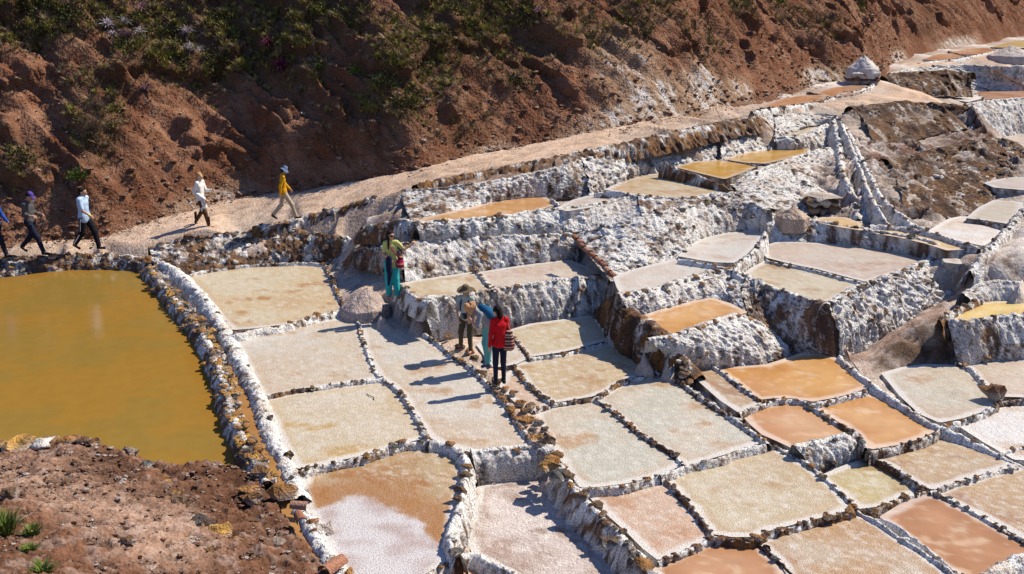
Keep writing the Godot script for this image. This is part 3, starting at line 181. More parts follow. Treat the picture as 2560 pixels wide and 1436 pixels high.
const MOUND := [-10.73,.3,-17.97,-9.65,.3,-18.03,-9.02,.26,-18.19,-8.56,.2,-18.09,-8.28,.3,-18.1,-7.85,.3,-18.27,-7.4,.3,-18.2,-6.87,.2,-18.05,-6.49,.1,-17.83,-6.04,.05,-17.47,-5.75,.12,-17.57,-5.35,.2,-17.63,-4.91,.2,-17.5,-4.6,.18,-17.35,-4.19,.1,-16.97,-3.76,.04,-16.3,-3.29,.03,-15.34,-2.76,.03,-14.34,-2.32,.02,-13.67,-6.53,.62,-15.37,-5.21,.5,-14.96,-4.44,.28,-15.38,-7.6,.55,-16.19,-7.51,.85,-14.91,-8.09,1.1,-13.82,-6.24,1.25,-12.15,-5.88,.95,-13.43,-5.01,.9,-12.74,-4.71,.62,-13.7,-3.96,.45,-13.51,-3.83,.25,-14.58,-3.28,.12,-14.07,-5.16,.28,-16.46,-6.44,.38,-16.84,-6.42,1.8,-9.94,-4.61,1.3,-10.4,-3.22,.7,-10.83,-1.83,.1,-11.67,-11.99,-.55,-20.12,-10.78,-.55,-20.19,-10.04,-.55,-20.27,-9.45,-.55,-20,-9.25,-.55,-20.27,-8.78,-.55,-20.46,-8.27,-.55,-20.38,-7.58,-.55,-19.96,-7.08,-.55,-19.47,-6.54,-.55,-18.96,-6.29,-.55,-19.24,-5.91,-.55,-19.49,-5.42,-.55,-19.35,-5.07,-.55,-19.13,-4.56,-.55,-18.53]
const HILL_FOOT := [-19.69,.32,-31.43,-16.39,.32,-32.28,-14.7,.34,-32.8,-13.63,.37,-33.14,-12.61,.42,-33.03,-11.93,.6,-33.6,-10.84,.82,-34.54,-9.5,1.02,-35.81,-8.41,1.14,-36.2,-7.02,1.34,-35.86,-5.53,1.6,-35.54,-4.05,1.95,-34.98,-2.89,2.22,-34.81,-1.67,2.38,-35.68,0,2.56,-36.74,1.61,2.77,-37.36,2.98,2.97,-37.86,4.43,3.12,-38.79,5.99,3.25,-40.09,7.78,3.34,-42.14,9.78,3.35,-44.53,11.28,3.33,-46.89,13.79,3.24,-51.38,15.32,3.26,-52.32,17.11,3.29,-53.92,20.17,3.34,-60.43,24.2,3.38,-67.7,27.57,3.42,-71.61,30.68,3.44,-75,36.28,3.48,-82.5,45.58,3.52,-93.48,62.52,3.58,-111.07]
const GRASS := [[26.8,2.9,2.31,1.08,.5],[32.5,2.3,2.19,1.17,.4],[45,2.4,2.67,1.19,.4],[22.7,2.6,1.66,1.21,.5],[6.8,7,4.12,1.37,.9],[10.9,5.5,2.54,1.94,.95],[12.8,4.8,2.27,1.95,.9],[14.9,4.9,2.11,2.11,.85],[14.1,6,5.74,1.08,.8],[17.5,5.1,1.65,1.03,.8],[19.6,3.1,2.02,1.85,1],[21.3,3.7,1.67,1.56,.8],[18.5,1.9,1.81,.97,.9],[22.6,4.3,2.84,1.24,1],[24.3,3.2,1.56,1.06,.6],[29.3,3.4,2.11,.85,.7],[37.7,3.2,1.9,.87,.7],[7.9,3.2,1.16,1.78,.7],[23.1,1.8,.82,.68,.6],[42.9,3.1,1.13,.94,.6],[53.9,2.8,1.31,.82,.6],[15.5,3.5,1.23,1.02,.8],[5.4,2,1,.78,.7],[30.9,3.7,1.4,.58,.7],[26.5,3.9,1.17,.73,.4],[65.3,1.8,2.98,1.55,.4],[8.1,4.5,1.59,1,.4],[16.9,1.3,2.07,.81,.35],[20.2,1,1.83,.98,.4]]
const SEEP := [[27.5,1.4,2.28,1.96,.55],[28.1,.5,2.41,1.06,.8],[26.4,.2,2.2,.69,.85],[31,.4,2.08,1.11,.85],[24.9,0,1.62,.42,.7],[33.5,.3,1.39,.58,.8],[43.2,.2,2.92,.46,.9],[56.8,.1,3.09,.44,.9],[21.4,0,1.18,.29,.7],[11.7,0,1.82,.49,.5],[10.4,0,1.02,.4,.55],[28.5,0,1.98,.44,.9],[69.1,.1,4.07,.45,.9]]
const CAM_H := 8.40
const CAM_PITCH := 0.28094
const ROSETTES := [[8.8, 6.3, .43, "pale", "largest pale silvery rosette at the left of the hillside cluster"],
	[9.4, 6.3, .35, "pale", "pale rosette at the top middle of the hillside cluster"],
	[9.9, 5.8, .38, "pale", "violet grey rosette at the right of the hillside cluster"],
	[8.9, 5.8, .35, "pale", "drooping pale rosette at the lower left of the hillside cluster"],
	[9.2, 5.8, .33, "dull", "pinkish dull rosette in the centre of the hillside cluster"],
	[9.4, 5.4, .38, "dull", "dark dull rosette hanging lowest in the hillside cluster"],
	[11.6, 5.4, .38, "pale", "topmost of the four white rosettes on the dark scrub"],
	[11.7, 5, .4, "pale", "second of the four white rosettes on the dark scrub"],
	[11.9, 4.7, .41, "pale", "right lower one of the four white rosettes on the dark scrub"],
	[11.5, 4.6, .33, "pale", "lowest of the four white rosettes on the dark scrub"],
	[14.5, 4.4, .4, "dark", "upper of two dark wine red rosettes among grass"],
	[14.7, 3.6, .45, "dark", "lower of two dark wine red rosettes among grass"],
	[9.7, 3.6, .38, "dull", "purple rosette beside the orange slab of rock on the slope"],
	[10.2, 6.7, .38, "dull", "grey rosette at the top of the picture above the cluster"],
	[24.6, 3.7, .38, "dull", "lone bluish rosette on the grassy ridge in the middle"]]
const BUSHES := [[7, 1.3, .75, "green", "bright green bush just above the young person in the light blue T-shirt"],
	[7.7, 2.6, .95, "dry", "grey leafless twiggy bush on the left slope"],
	[5.4, 1.9, .9, "dark", "dark bush at the left edge above the walkers"],
	[7.9, 3.5, .8, "dry", "sparse grey twiggy bush above the large leafless one"],
	[11, 5.8, .9, "dark", "dark bush between the rosette cluster and the white rosettes"],
	[6, 7.1, 1.1, "dark", "big dark bush in the top left corner"],
	[7.6, 6.6, 1.1, "dark", "dark bush left of the rosette cluster at the top"],
	[12.4, 4.1, 1, "dark", "dark brown bush right of the four white rosettes"],
	[16.1, 3.4, .55, "green", "small green bush right of the wine red rosettes"],
	[18.3, 2.1, .9, "dark", "dark bush in the lower half of the central green patch"],
	[18.6, 1.5, .7, "dark", "dark bush at the foot of the central green patch"],
	[17.3, 2.8, .6, "green", "small light bush at the left of the central green patch"],
	[29.4, 3.9, .8, "green", "green bush at the top edge above the pale seeping slope"],
	[22.9, 1.6, .8, "dark", "dark bush on the ridge above the middle of the path"],
	[43.2, 3.5, .9, "green", "green bush at the top edge toward the right"],
	[54.8, 3.1, .8, "green", "green bush at the top edge furthest right"],
	[38.4, 3.6, .7, "dark", "dark bush at the top edge left of the green one"]]
const TILES := [1.63,1.64,-27.77,1.81,1.5,-27.28,2.04,1.34,-26.98,2.27,1.2,-26.73,2.45,1.04,-26.42]
const STEPS := [[-.64,-22.3],[-.83,-23.17],[-.33,-21.71],[-.15,-21.37],[-.2,-20.83],[.02,-21.15],[-.04,-20.2],[.16,-20.61],[.23,-20.2],[.3,-19.81],[.37,-19.24],[.49,-19.58],[.61,-19.27],[.42,-18.87],[.53,-18.91],[.67,-18.87],[.71,-18.7],[.61,-18.38],[.81,-18.18],[.75,-17.85],[.84,-17.69],[.23,-19.61],[.59,-18.96],[.35,-20.45],[.08,-19.77],[.67,-18.02],[.92,-17.38],[-1.18,-23.97],[-.94,-23.65],[-1.49,-24.68]]
const MOUND_ROCKS := [[-8.17, .3, -17.93, "mix", .42, "big grey rock on the crest of the near mound beside the water"],
	[-7.85, .28, -18.18, "cap", .32, "purplish grey rock on the crest of the near mound"],
	[-7.72, .28, -18.28, "rust", .22, "small yellow rock between two purple ones on the mound crest"],
	[-7.55, .28, -18.22, "brown", .26, "dark purple rock on the mound crest right of the yellow one"],
	[-7.35, .28, -18.15, "brown", .24, "last purplish rock at the right of the mound crest group"],
	[-8.64, .2, -18.02, "cap", .6, "large pinkish boulder half in the water at the left edge"],
	[-6.67, .14, -17.99, "cap", .3, "flat orange rock at the waterline of the mound"],
	[-6.27, .1, -17.59, "dark", .26, "dark wet rock in the notch of the mound"],
	[-5.81, .18, -16.88, "rust", .28, "yellow orange stone below the notch of the mound"],
	[-5.63, .2, -16.59, "cap", .28, "pale yellow stone in the row below the notch"],
	[-5.36, .25, -16.23, "rust", .2, "small yellow stone in the row below the notch"],
	[-5.2, .3, -15.83, "mix", .3, "grey angular stone beside a yellow one on the mound"],
	[-5.04, .3, -15.7, "rust", .2, "yellow stone touching the grey angular one"],
	[-4.7, .32, -15.17, "dark", .3, "round grey stone at the lower right of the mound"],
	[-4.55, .3, -15.11, "brown", .26, "brown stone beside the round grey one"],
	[-4.42, .28, -14.94, "mix", .26, "bluish stone near the salt patches of the mound"],
	[-4.3, .26, -14.92, "cap", .34, "pinkish rounded stone near the salt patches"],
	[-4.01, .22, -14.69, "rust", .24, "yellow pitted stone nearest the canal"],
	[-4.16, .12, -16.28, "rust", .34, "tall mossy orange rock on the slope beside the canal"],
	[-4.26, .12, -16.57, "cap", .3, "flat yellow rock leaning on the mossy orange one"],
	[-4.32, .35, -14.12, "dark", .26, "dark brown clod of earth at the lower edge of the mound"],
	[-5.24, .8, -13.73, "brown", .22, "single brown stone in the middle of the mound"],
	[-7.39, .85, -14.98, "mix", .3, "pale blocky stone at the left edge of the mound"],
	[-4.23, .14, -17.19, "rust", .3, "orange topped stone where the mound meets the thick wall"],
	[-3.49, .06, -14.98, "cap", .26, "grey slab shaped stone on the earth beside the lower canal"]]
const MOUND_GRASS := [[-6.82, 1.02, -13.58, "green grass tuft at the left edge of the near mound", .3, .3],
	[-6.48, .95, -13.6, "smaller green grass tuft right of the one at the edge", .18, .16],
	[-5.83, 1.1, -12.37, "low grass tuft at the lower edge of the near mound", .16, .2],
	[-6.28, 1.02, -13.05, "thin grass sprouts below the smaller tuft", .12, .14]]
const CANALS := [[.24, "narrow canal of brown water beside the reservoir wall", [-10.23,-.03,-31.43,-9.69,-.03,-30.48,-8.31,-.03,-28.12,-7.28,-.03,-25.85,-6.08,-.03,-23.01,-5.51,-.03,-21.24,-5.01,-.03,-19.88,-4.74,-.03,-19.24,-4.43,-.03,-18.65,-4.06,-.03,-17.54,-3.81,-.03,-16.87,-3.59,-.03,-16.31,-3.41,-.03,-15.65,-3.13,-.03,-15.03,-2.74,-.03,-14.46,-2.42,-.03,-13.96]],
	[.28, "narrow channel of brine between two white ridges", [5.88,-.33,-16.74,6.16,-.33,-16.19,6.39,-.33,-15.56,6.65,-.33,-14.79]]]

var used := {}
var coarse := FastNoiseLite.new()   # about 2 m features
var medium := FastNoiseLite.new()   # about 0.5 m
var fine := FastNoiseLite.new()     # about 0.12 m
var ridged := FastNoiseLite.new()
var rng := RandomNumberGenerator.new()
var M := {}
var stone_mesh := {}

func lin(r: float, g: float, b: float) -> Color:
	return Color(r, g, b)

func named(called: String) -> String:
	var k: int = used.get(called, 0)
	used[called] = k + 1
	return called if k == 0 else "%s_%03d" % [called, k]

func tag(o: Node, label := "", category := "", group := "", kind := "") -> Node:
	if label: o.set_meta("label", label)
	if category: o.set_meta("category", category)
	if group: o.set_meta("group", group)
	if kind: o.set_meta("kind", kind)
	return o

func put(called: String, mesh: Mesh, material: Material, parent: Node = null) -> MeshInstance3D:
	var o := MeshInstance3D.new()
	o.mesh = mesh
	o.material_override = material
	if parent == null:
		o.name = named(called)
		add_child(o)
	else:
		o.name = called
		parent.add_child(o, true)
	return o

func base(called: String, at := Vector3.ZERO, turn := 0.0) -> Node3D:
	var o := Node3D.new()
	o.name = named(called)
	add_child(o)
	o.position = at
	o.rotation.y = turn
	return o

func scatter(called: String, mesh: Mesh, material: Material, where: Array, tints: Array, label: String) -> void:
	var mm := MultiMesh.new()
	mm.transform_format = MultiMesh.TRANSFORM_3D
	mm.use_colors = true
	mm.mesh = mesh
	mm.instance_count = where.size()
	for i in where.size():
		mm.set_instance_transform(i, where[i])
		mm.set_instance_color(i, tints[i])
	var o := MultiMeshInstance3D.new()
	o.multimesh = mm
	o.material_override = material
	o.name = named(called)
	add_child(o)
	tag(o, label, "", "", "stuff")

func noise(freq: float, octaves: int, kind := FastNoiseLite.FRACTAL_FBM, s := 1) -> FastNoiseLite:
	var n := FastNoiseLite.new()
	n.seed = s
	n.noise_type = FastNoiseLite.TYPE_SIMPLEX_SMOOTH
	n.frequency = freq
	n.fractal_type = kind
	n.fractal_octaves = octaves
	return n

func picture(n: FastNoiseLite, size: int, low: float, high: float, contrast := 1.0, bend := 1.0) -> ImageTexture:
	var im := n.get_seamless_image(size, size)
	im.convert(Image.FORMAT_RGB8)
	var d := im.get_data()
	for i in d.size():
		var v: float = clampf((d[i] / 255.0 - 0.5) * contrast + 0.5, 0.0, 1.0)
		d[i] = int(255.0 * lerpf(low, high, pow(v, bend)))
	return ImageTexture.create_from_image(Image.create_from_data(size, size, false, Image.FORMAT_RGB8, d))

func stuff_material(detail: Texture2D, per_metre: float, rough: float, relief: Texture2D = null, relief_cm := 1.0, relief_per_metre := 1.0) -> StandardMaterial3D:
	var m := StandardMaterial3D.new()
	m.vertex_color_use_as_albedo = true
	m.albedo_texture = detail
	m.uv1_triplanar = true
	m.uv1_world_triplanar = true
	m.uv1_scale = Vector3.ONE * per_metre
	m.roughness = rough
	m.metallic_specular = 0.3
	if relief:
		m.heightmap_enabled = true
		m.heightmap_texture = relief
		m.heightmap_scale = relief_cm
	return m

func plain(r: float, g: float, b: float, rough := 0.85, spec := 0.3) -> StandardMaterial3D:
	var m := StandardMaterial3D.new()
	m.albedo_color = Color(r, g, b).linear_to_srgb()
	m.roughness = rough
	m.metallic_specular = spec
	return m

# a sheet of nx by ny points; the outside is where (across x along) points when flip is false
func sheet(nx: int, ny: int, V: PackedVector3Array, C: PackedColorArray, flip := false, keep := PackedByteArray()) -> ArrayMesh:
	var N := PackedVector3Array()
	N.resize(V.size())
	for j in ny:
		for i in nx:
			var a := V[j * nx + mini(i + 1, nx - 1)] - V[j * nx + maxi(i - 1, 0)]
			var b := V[mini(j + 1, ny - 1) * nx + i] - V[maxi(j - 1, 0) * nx + i]
			var n := b.cross(a) if flip else a.cross(b)
			N[j * nx + i] = n.normalized()
	var I := PackedInt32Array()
	for j in ny - 1:
		for i in nx - 1:
			var p := j * nx + i
			if keep.size() and not (keep[p] and keep[p + 1] and keep[p + nx] and keep[p + nx + 1]):
				continue
			if flip:
				I.append_array(PackedInt32Array([p, p + 1, p + nx, p + 1, p + nx + 1, p + nx]))
			else:
				I.append_array(PackedInt32Array([p, p + nx, p + 1, p + 1, p + nx, p + nx + 1]))
	return made(V, N, C, I)

func made(V: PackedVector3Array, N: PackedVector3Array, C: PackedColorArray, I: PackedInt32Array) -> ArrayMesh:
	var arrays := []
	arrays.resize(Mesh.ARRAY_MAX)
	arrays[Mesh.ARRAY_VERTEX] = V
	arrays[Mesh.ARRAY_NORMAL] = N
	if C.size(): arrays[Mesh.ARRAY_COLOR] = C
	arrays[Mesh.ARRAY_INDEX] = I
	var m := ArrayMesh.new()
	m.add_surface_from_arrays(Mesh.PRIMITIVE_TRIANGLES, arrays)
	return m

func spaced(pts: PackedVector3Array, step: float, smooth := true) -> PackedVector3Array:
	var c := Curve3D.new()
	c.bake_interval = step * 0.4
	for i in pts.size():
		var t := Vector3.ZERO
		if smooth and i > 0 and i < pts.size() - 1:
			t = (pts[i + 1] - pts[i - 1]) / 6.0
			t = t.limit_length(minf(pts[i].distance_to(pts[i - 1]), pts[i].distance_to(pts[i + 1])) * 0.4)
		c.add_point(pts[i], -t, t)
	var total := c.get_baked_length()
	var n := maxi(3, int(total / step) + 1)
	var out := PackedVector3Array()
	for i in n:
		out.append(c.sample_baked(total * i / (n - 1.0), true))
	return out

func points3(a: Array) -> PackedVector3Array:
	var out := PackedVector3Array()
	for i in a.size() / 3:
		out.append(Vector3(a[3 * i], a[3 * i + 1], a[3 * i + 2]))
	return out

func far_step(z: float) -> float:
	return clampf(-z * 0.0016, 0.025, 0.07)

# ---- colours of salt, earth and stone; stains have shapes of their own --------------------------------------------
const SALT := Color(0.86, 0.85, 0.83)
const SALT_WARM := Color(0.66, 0.57, 0.49)
const GREY := Color(0.40, 0.37, 0.35)
const EARTH := Color(0.135, 0.07, 0.04)
const EARTH_DARK := Color(0.06, 0.035, 0.022)
const RUST := Color(0.36, 0.17, 0.05)
const SAND := Color(0.52, 0.38, 0.29)

func crust(p: Vector3, salt: float, streak := 0.0) -> Color:
	var q := Vector3(p.x, p.y * (0.22 if streak > 0.0 else 1.0), p.z * (0.3 if streak > 1.0 else 1.0))
	var e := fine.get_noise_3dv(p * 1.5)
	var a := medium.get_noise_3dv(q) * 0.55 + fine.get_noise_3dv(q * 0.7) * 0.35 + coarse.get_noise_3dv(q) * 0.4 + e * 0.3
	var t := clampf((salt - 0.5) * 1.4 + 0.5 + a * 1.6, 0.0, 1.0)
	var b := medium.get_noise_3dv(q * 1.3 + Vector3(40, 3, 9))
	var low := EARTH.lerp(RUST, clampf(b * 2.0, 0.0, 0.6)).lerp(EARTH_DARK, clampf(-b * 1.8 - e * 0.6, 0.0, 0.9))
	var high := SALT.lerp(SALT_WARM, clampf(coarse.get_noise_3dv(q * 1.7 + Vector3(7, 70, 3)) * 1.8, 0.0, 0.8))
	var mid := GREY.lerp(SALT_WARM, 0.3 + 0.4 * b)
	var c := low.lerp(mid, smoothstep(0.12, 0.45, t)) if t < 0.45 else mid.lerp(high, smoothstep(0.45, 0.66, t))
	if streak > 0.0:
		# thin dirty runs down the face
		var run := fine.get_noise_3dv(Vector3(p.x * 1.3, p.y * 0.12, p.z * 1.3)) + 0.5 * b
		if streak > 1.0:
			c = c.lerp(EARTH_DARK, 0.8 * smoothstep(-0.1, 0.35, run))
			var chute := medium.get_noise_3dv(Vector3(p.x * 0.9, p.y * 0.15, p.z * 0.2) + Vector3(0, 0, 80))
			c = c.lerp(SALT_WARM, 0.7 * smoothstep(0.3, 0.5, chute + 0.5 * e))
		else:
			c = c.lerp(GREY.lerp(EARTH, 0.6 + 0.6 * b), 0.6 * smoothstep(0.14, 0.5, run) * clampf(salt * 1.6, 0.0, 1.0))
			c = c.lerp(GREY, 0.12 * clampf(salt * 1.5, 0.0, 1.0))
	# pits where the crust has flaked off
	return c.lerp(EARTH_DARK.lerp(EARTH, 0.6), 0.75 * smoothstep(0.28, 0.5, fine.get_noise_3dv(Vector3(p.x, p.y * 0.55, p.z) * 0.9 + Vector3(60, 0, 20)) + 0.25 * b))

# ---- stones ---------------------------------------------------------------------------------------------------------
const STONE_TONES := {
	"rust": [[0.30, 0.14, 0.05], [0.38, 0.19, 0.06], [0.22, 0.11, 0.05], [0.13, 0.08, 0.05]],
	"brown": [[0.17, 0.09, 0.05], [0.24, 0.13, 0.07], [0.11, 0.07, 0.05], [0.30, 0.16, 0.07]],
	"dark": [[0.08, 0.065, 0.055], [0.12, 0.085, 0.06], [0.10, 0.10, 0.095], [0.19, 0.11, 0.05]],
	"white": [[0.70, 0.68, 0.66], [0.62, 0.58, 0.54], [0.72, 0.71, 0.70], [0.20, 0.13, 0.08]],
	"mix": [[0.16, 0.10, 0.06], [0.28, 0.14, 0.05], [0.12, 0.11, 0.10], [0.68, 0.65, 0.62]],
	"cap": [[0.40, 0.21, 0.06], [0.34, 0.17, 0.06], [0.30, 0.24, 0.20], [0.55, 0.50, 0.46], [0.14, 0.11, 0.09], [0.46, 0.26, 0.07]],
}

func lump(s: int, tone: Color, cover: float, flat: float) -> ArrayMesh:
	var r := RandomNumberGenerator.new()
	r.seed = 500 + s
	var n := noise(0.9, 2, FastNoiseLite.FRACTAL_FBM, 70 + s)
	var rows := 5
	var cols := 8
	var V := PackedVector3Array()
	var C := PackedColorArray()
	var off := r.randf() * 90.0
	var grid := []
	for j in rows + 1:
		for i in cols:
			var u := PI * j / rows
			var v := TAU * (i + 0.5 * (j % 2)) / cols
			var d := Vector3(sin(u) * cos(v), cos(u), sin(u) * sin(v))
			var k := 1.0 + 0.75 * n.get_noise_3dv(d * 1.3 + Vector3(off, 0, 0))
			# squared off, as broken stone is
			var box := maxf(absf(d.x), maxf(absf(d.y) * 1.1, absf(d.z)))
			k *= lerpf(1.0, 0.8 / box, 0.55)
			var p := d * 0.5 * k
			p.y *= flat
			grid.append(p)
			var t := smoothstep(-0.12, 0.18, p.y / maxf(flat, 0.1) + 0.18 * n.get_noise_3dv(d * 2.5 + Vector3(0, off, 5)))
			var shade := 0.8 + 0.5 * n.get_noise_3dv(d * 2.0 + Vector3(3, off, 0)) + 0.25 * r.randf_range(-1, 1)
			shade *= 1.35
			var c := Color(tone.r * shade, tone.g * shade, tone.b * shade)
			C.append(Color(0.68, 0.65, 0.62).lerp(c, lerpf(1.0, t, cover)))
	var st := SurfaceTool.new()
	st.begin(Mesh.PRIMITIVE_TRIANGLES)
	st.set_smooth_group(-1 if s % 3 else 0)
	for j in rows:
		for i in cols:
			var a := j * cols + i
			var b := j * cols + (i + 1) % cols
			var c := a + cols
			var d := b + cols
			var fs := [a, c, b, b, c, d] if j % 2 == 0 else [a, c, d, a, d, b]
			for f in [[fs[0], fs[1], fs[2]], [fs[3], fs[4], fs[5]]]:
				if grid[f[0]].distance_to(grid[f[1]]) < 1e-4 or grid[f[1]].distance_to(grid[f[2]]) < 1e-4 or grid[f[0]].distance_to(grid[f[2]]) < 1e-4:
					continue
				for x in [f[0], f[2], f[1]]:
					st.set_color(C[x])
					st.add_vertex(grid[x])
	st.generate_normals()
	return st.commit()

func make_stones() -> void:
	var s := 0
	for kind in STONE_TONES:
		stone_mesh[kind] = []
		for tone in STONE_TONES[kind]:
			for v in 3:
				s += 1
				stone_mesh[kind].append(lump(s, Color(tone[0], tone[1], tone[2]), [0.9, 0.5, 1.0][v] if kind != "white" else 0.2, [0.7, 0.85, 0.55][v]))

func stone(kind: String, at: Vector3, size: float, parent: Node, turn := 0.0, tilt := 0.25) -> void:
	var list: Array = stone_mesh[kind]
	var o := put("stone", list[rng.randi() % list.size()], M.stone, parent)
	var b := Basis(Vector3.UP, turn if turn != 0.0 else rng.randf() * TAU)
	b = Basis(Vector3(1, 0, 0), rng.randf_range(-tilt, tilt)) * Basis(Vector3(0, 0, 1), rng.randf_range(-tilt, tilt)) * b
	o.transform = Transform3D(b.scaled_local(Vector3(size * rng.randf_range(0.8, 1.35), size * rng.randf_range(0.7, 1.0), size * rng.randf_range(0.75, 1.1))), at)

# ---- dikes: a rounded bank swept along its crest --------------------------------------------------------------------
func dike(d: Array) -> void:
	var wide: float = d[4]
	var salt: float = d[6]
	var drop: float = d[7]
	var rough: float = d[9]
	var crest := spaced(points3(d[10]), far_step(d[10][2]))
	var n := crest.size()
	var across := PackedFloat32Array([-1.35, -1.05, -0.82, -0.6, -0.36, -0.12, 0.12, 0.36, 0.6, 0.82, 1.05, 1.35])
	var V := PackedVector3Array()
	var C := PackedColorArray()
	for i in n:
		var t := (crest[mini(i + 1, n - 1)] - crest[maxi(i - 1, 0)])
		t.y = 0
		t = t.normalized()
		var side := Vector3(-t.z, 0, t.x)
		var lump_w := 1.0 + 0.32 * medium.get_noise_3dv(crest[i] * 1.4) + 0.15 * fine.get_noise_3dv(crest[i])
		var up := 0.035 * rough * medium.get_noise_3dv(crest[i] * 1.8 + Vector3(9, 9, 9))
		for u in across:
			var shape := pow(absf(u), 2.4)
			var p := crest[i] + side * (u * wide * 0.5 * lump_w) + Vector3(0, up - drop * minf(shape, 1.0) - (0.16 if absf(u) > 1.2 else 0.0), 0)
			var b := fine.get_noise_3dv(p * 0.9) * 0.04 + medium.get_noise_3dv(p * 1.8) * 0.04
			p += (Vector3.UP * 0.8 + side * signf(u) * absf(u)) * b * rough * clampf(wide * 2.8, 0.35, 1.2)
			V.append(p)
			C.append(crust(p, salt - 0.12 * absf(u)))
	var root := base(d[0], crest[n / 2])
	for i in V.size(): V[i] -= root.position
	put("bank", sheet(across.size(), n, V, C, true), M.crust, root)
	tag(root, d[1], d[2], "dikes and ridges between the ponds")
	var length := 0.0
	for i in n - 1: length += crest[i].distance_to(crest[i + 1])
	var count := int(length * d[5])
	for k in count:
		var at := (k + rng.randf_range(0.15, 0.85)) / count * (n - 1)
		var p := crest[int(at)].lerp(crest[mini(int(at) + 1, n - 1)], at - int(at))
		var size: float = d[8] * rng.randf_range(0.6, 1.25) * rng.randf_range(0.75, 1.1)
		p += Vector3(rng.randf_range(-1, 1) * wide * 0.22, size * rng.randf_range(-0.16, 0.06), rng.randf_range(-1, 1) * wide * 0.22)
		stone(d[3], p - root.position, size, root)

# ---- retaining walls: a face between rim and foot, a rounded crest and a back --------------------------------------
func retaining_wall(d: Array) -> void:
	var salt: float = d[4]
	var thick: float = d[6]
	var bump: float = d[7]
	var R := points3(d[10])
	var F := points3(d[11])
	var step := far_step(R[0].z)
	var rim := spaced(R, step)
	var n := rim.size()
	# the foot under each rim point, from the two point lists that run side by side
	var cf := spaced(F, step)
	var high := 0.0
	for i in R.size(): high = maxf(high, R[i].distance_to(F[i]))
	var nf := maxi(6, int(high / step) + 1)
	var V := PackedVector3Array()
	var C := PackedColorArray()
	var rows := nf + 6
	var where := PackedVector3Array()
	for i in n:
		var g := cf[clampi(int(round(i * (cf.size() - 1.0) / (n - 1.0))), 0, cf.size() - 1)]
		var gi := i * (cf.size() - 1.0) / (n - 1.0)
		g = cf[int(gi)].lerp(cf[mini(int(gi) + 1, cf.size() - 1)], gi - int(gi))
		var t := rim[mini(i + 2, n - 1)] - rim[maxi(i - 2, 0)]
		t.y = 0
		t = t.normalized()
		var out := Vector3(-t.z, 0, t.x)
		var top := rim[i] + Vector3(0, 0.06 * medium.get_noise_3dv(rim[i] * 1.5) + 0.03 * fine.get_noise_3dv(rim[i]), 0)
		for j in rows:
			var p: Vector3
			var amp := 1.0
			if j <= nf:
				var s := j / float(nf)
				p = (g + Vector3(0, -0.12, 0)).lerp(top, s)
				p += out * (0.10 * sin(s * PI) * bump * 0.6 - 0.05 * smoothstep(0.85, 1.0, s))
			else:
				var s := (j - nf) / 5.0
				p = top - out * (thick * s) + Vector3(0, [0.0, 0.035, 0.045, 0.03, -0.06, -0.35][j - nf], 0)
				amp = 0.5
			var q := Vector3(p.x, p.y * 0.3, p.z)
			var b := 0.05 * medium.get_noise_3dv(q * 1.5) + 0.04 * fine.get_noise_3dv(q * 0.7) + 0.02 * fine.get_noise_3dv(p * 1.6) + 0.06 * coarse.get_noise_3dv(q * 1.6)
			if d[0] == "rock_cliff":
				q = Vector3(p.x, p.y * 0.4, p.z * 0.35)
				b = 0.5 * coarse.get_noise_3dv(q * 1.6) + 0.3 * medium.get_noise_3dv(q * 0.7) + 0.12 * medium.get_noise_3dv(q * 1.9) + 0.05 * fine.get_noise_3dv(p)
				amp *= sin(clampf(i / float(n - 1), 0.0, 1.0) * PI) * 0.7 + 0.3
			p += (out * 0.9 + Vector3(0, 0.35, 0)) * b * bump * amp
			V.append(p)
			C.append(crust(p, salt + 0.3 * minf(salt * 1.5, 1.0) * smoothstep(0.75, 1.0, j / float(nf)), 2.0 if d[0] == "rock_cliff" else 1.0))
			if j == nf: where.append(p)
	var root := base(d[0], (rim[n / 2] + cf[cf.size() / 2]) * 0.5)
	for i in V.size(): V[i] -= root.position
	put("face", sheet(rows, n, V, C, true), M.crust, root)
	tag(root, d[1], d[2], "walls and banks that hold up the terraces")
	var length := 0.0
	for i in n - 1: length += rim[i].distance_to(rim[i + 1])
	var count := int(length * d[5])
	for k in count:
		var at := (k + rng.randf_range(0.1, 0.9)) / count * (n - 1)
		var i := int(at)
		var size: float = d[8] * rng.randf_range(0.6, 1.3)
		var p := where[i] - root.position + Vector3(rng.randf_range(-0.05, 0.05), size * rng.randf_range(-0.25, 0.12), rng.randf_range(-0.12, 0.02))
		if d[3] == "cap":
			var t := rim[mini(i + 2, n - 1)] - rim[maxi(i - 2, 0)]
			var out := Vector3(-t.z, 0, t.x).normalized()
			for row in 2:
				stone("cap", p - out * (thick * (0.1 + 0.5 * row + rng.randf_range(-0.08, 0.08))) + Vector3(0, rng.randf_range(-0.03, 0.05), 0), size * rng.randf_range(0.75, 1.1), root, atan2(out.x, out.z), 0.2)
		else:
			stone(d[3], p, size, root)
	for k in int(length * high * d[9]):
		var i := rng.randi() % n
		var j := rng.randi_range(2, nf - 1)
		stone(["mix", "brown", "dark", d[3]][rng.randi() % 4], V[i * rows + j] - Vector3(0, 0, 0.02), d[8] * rng.randf_range(0.5, 1.1), root)

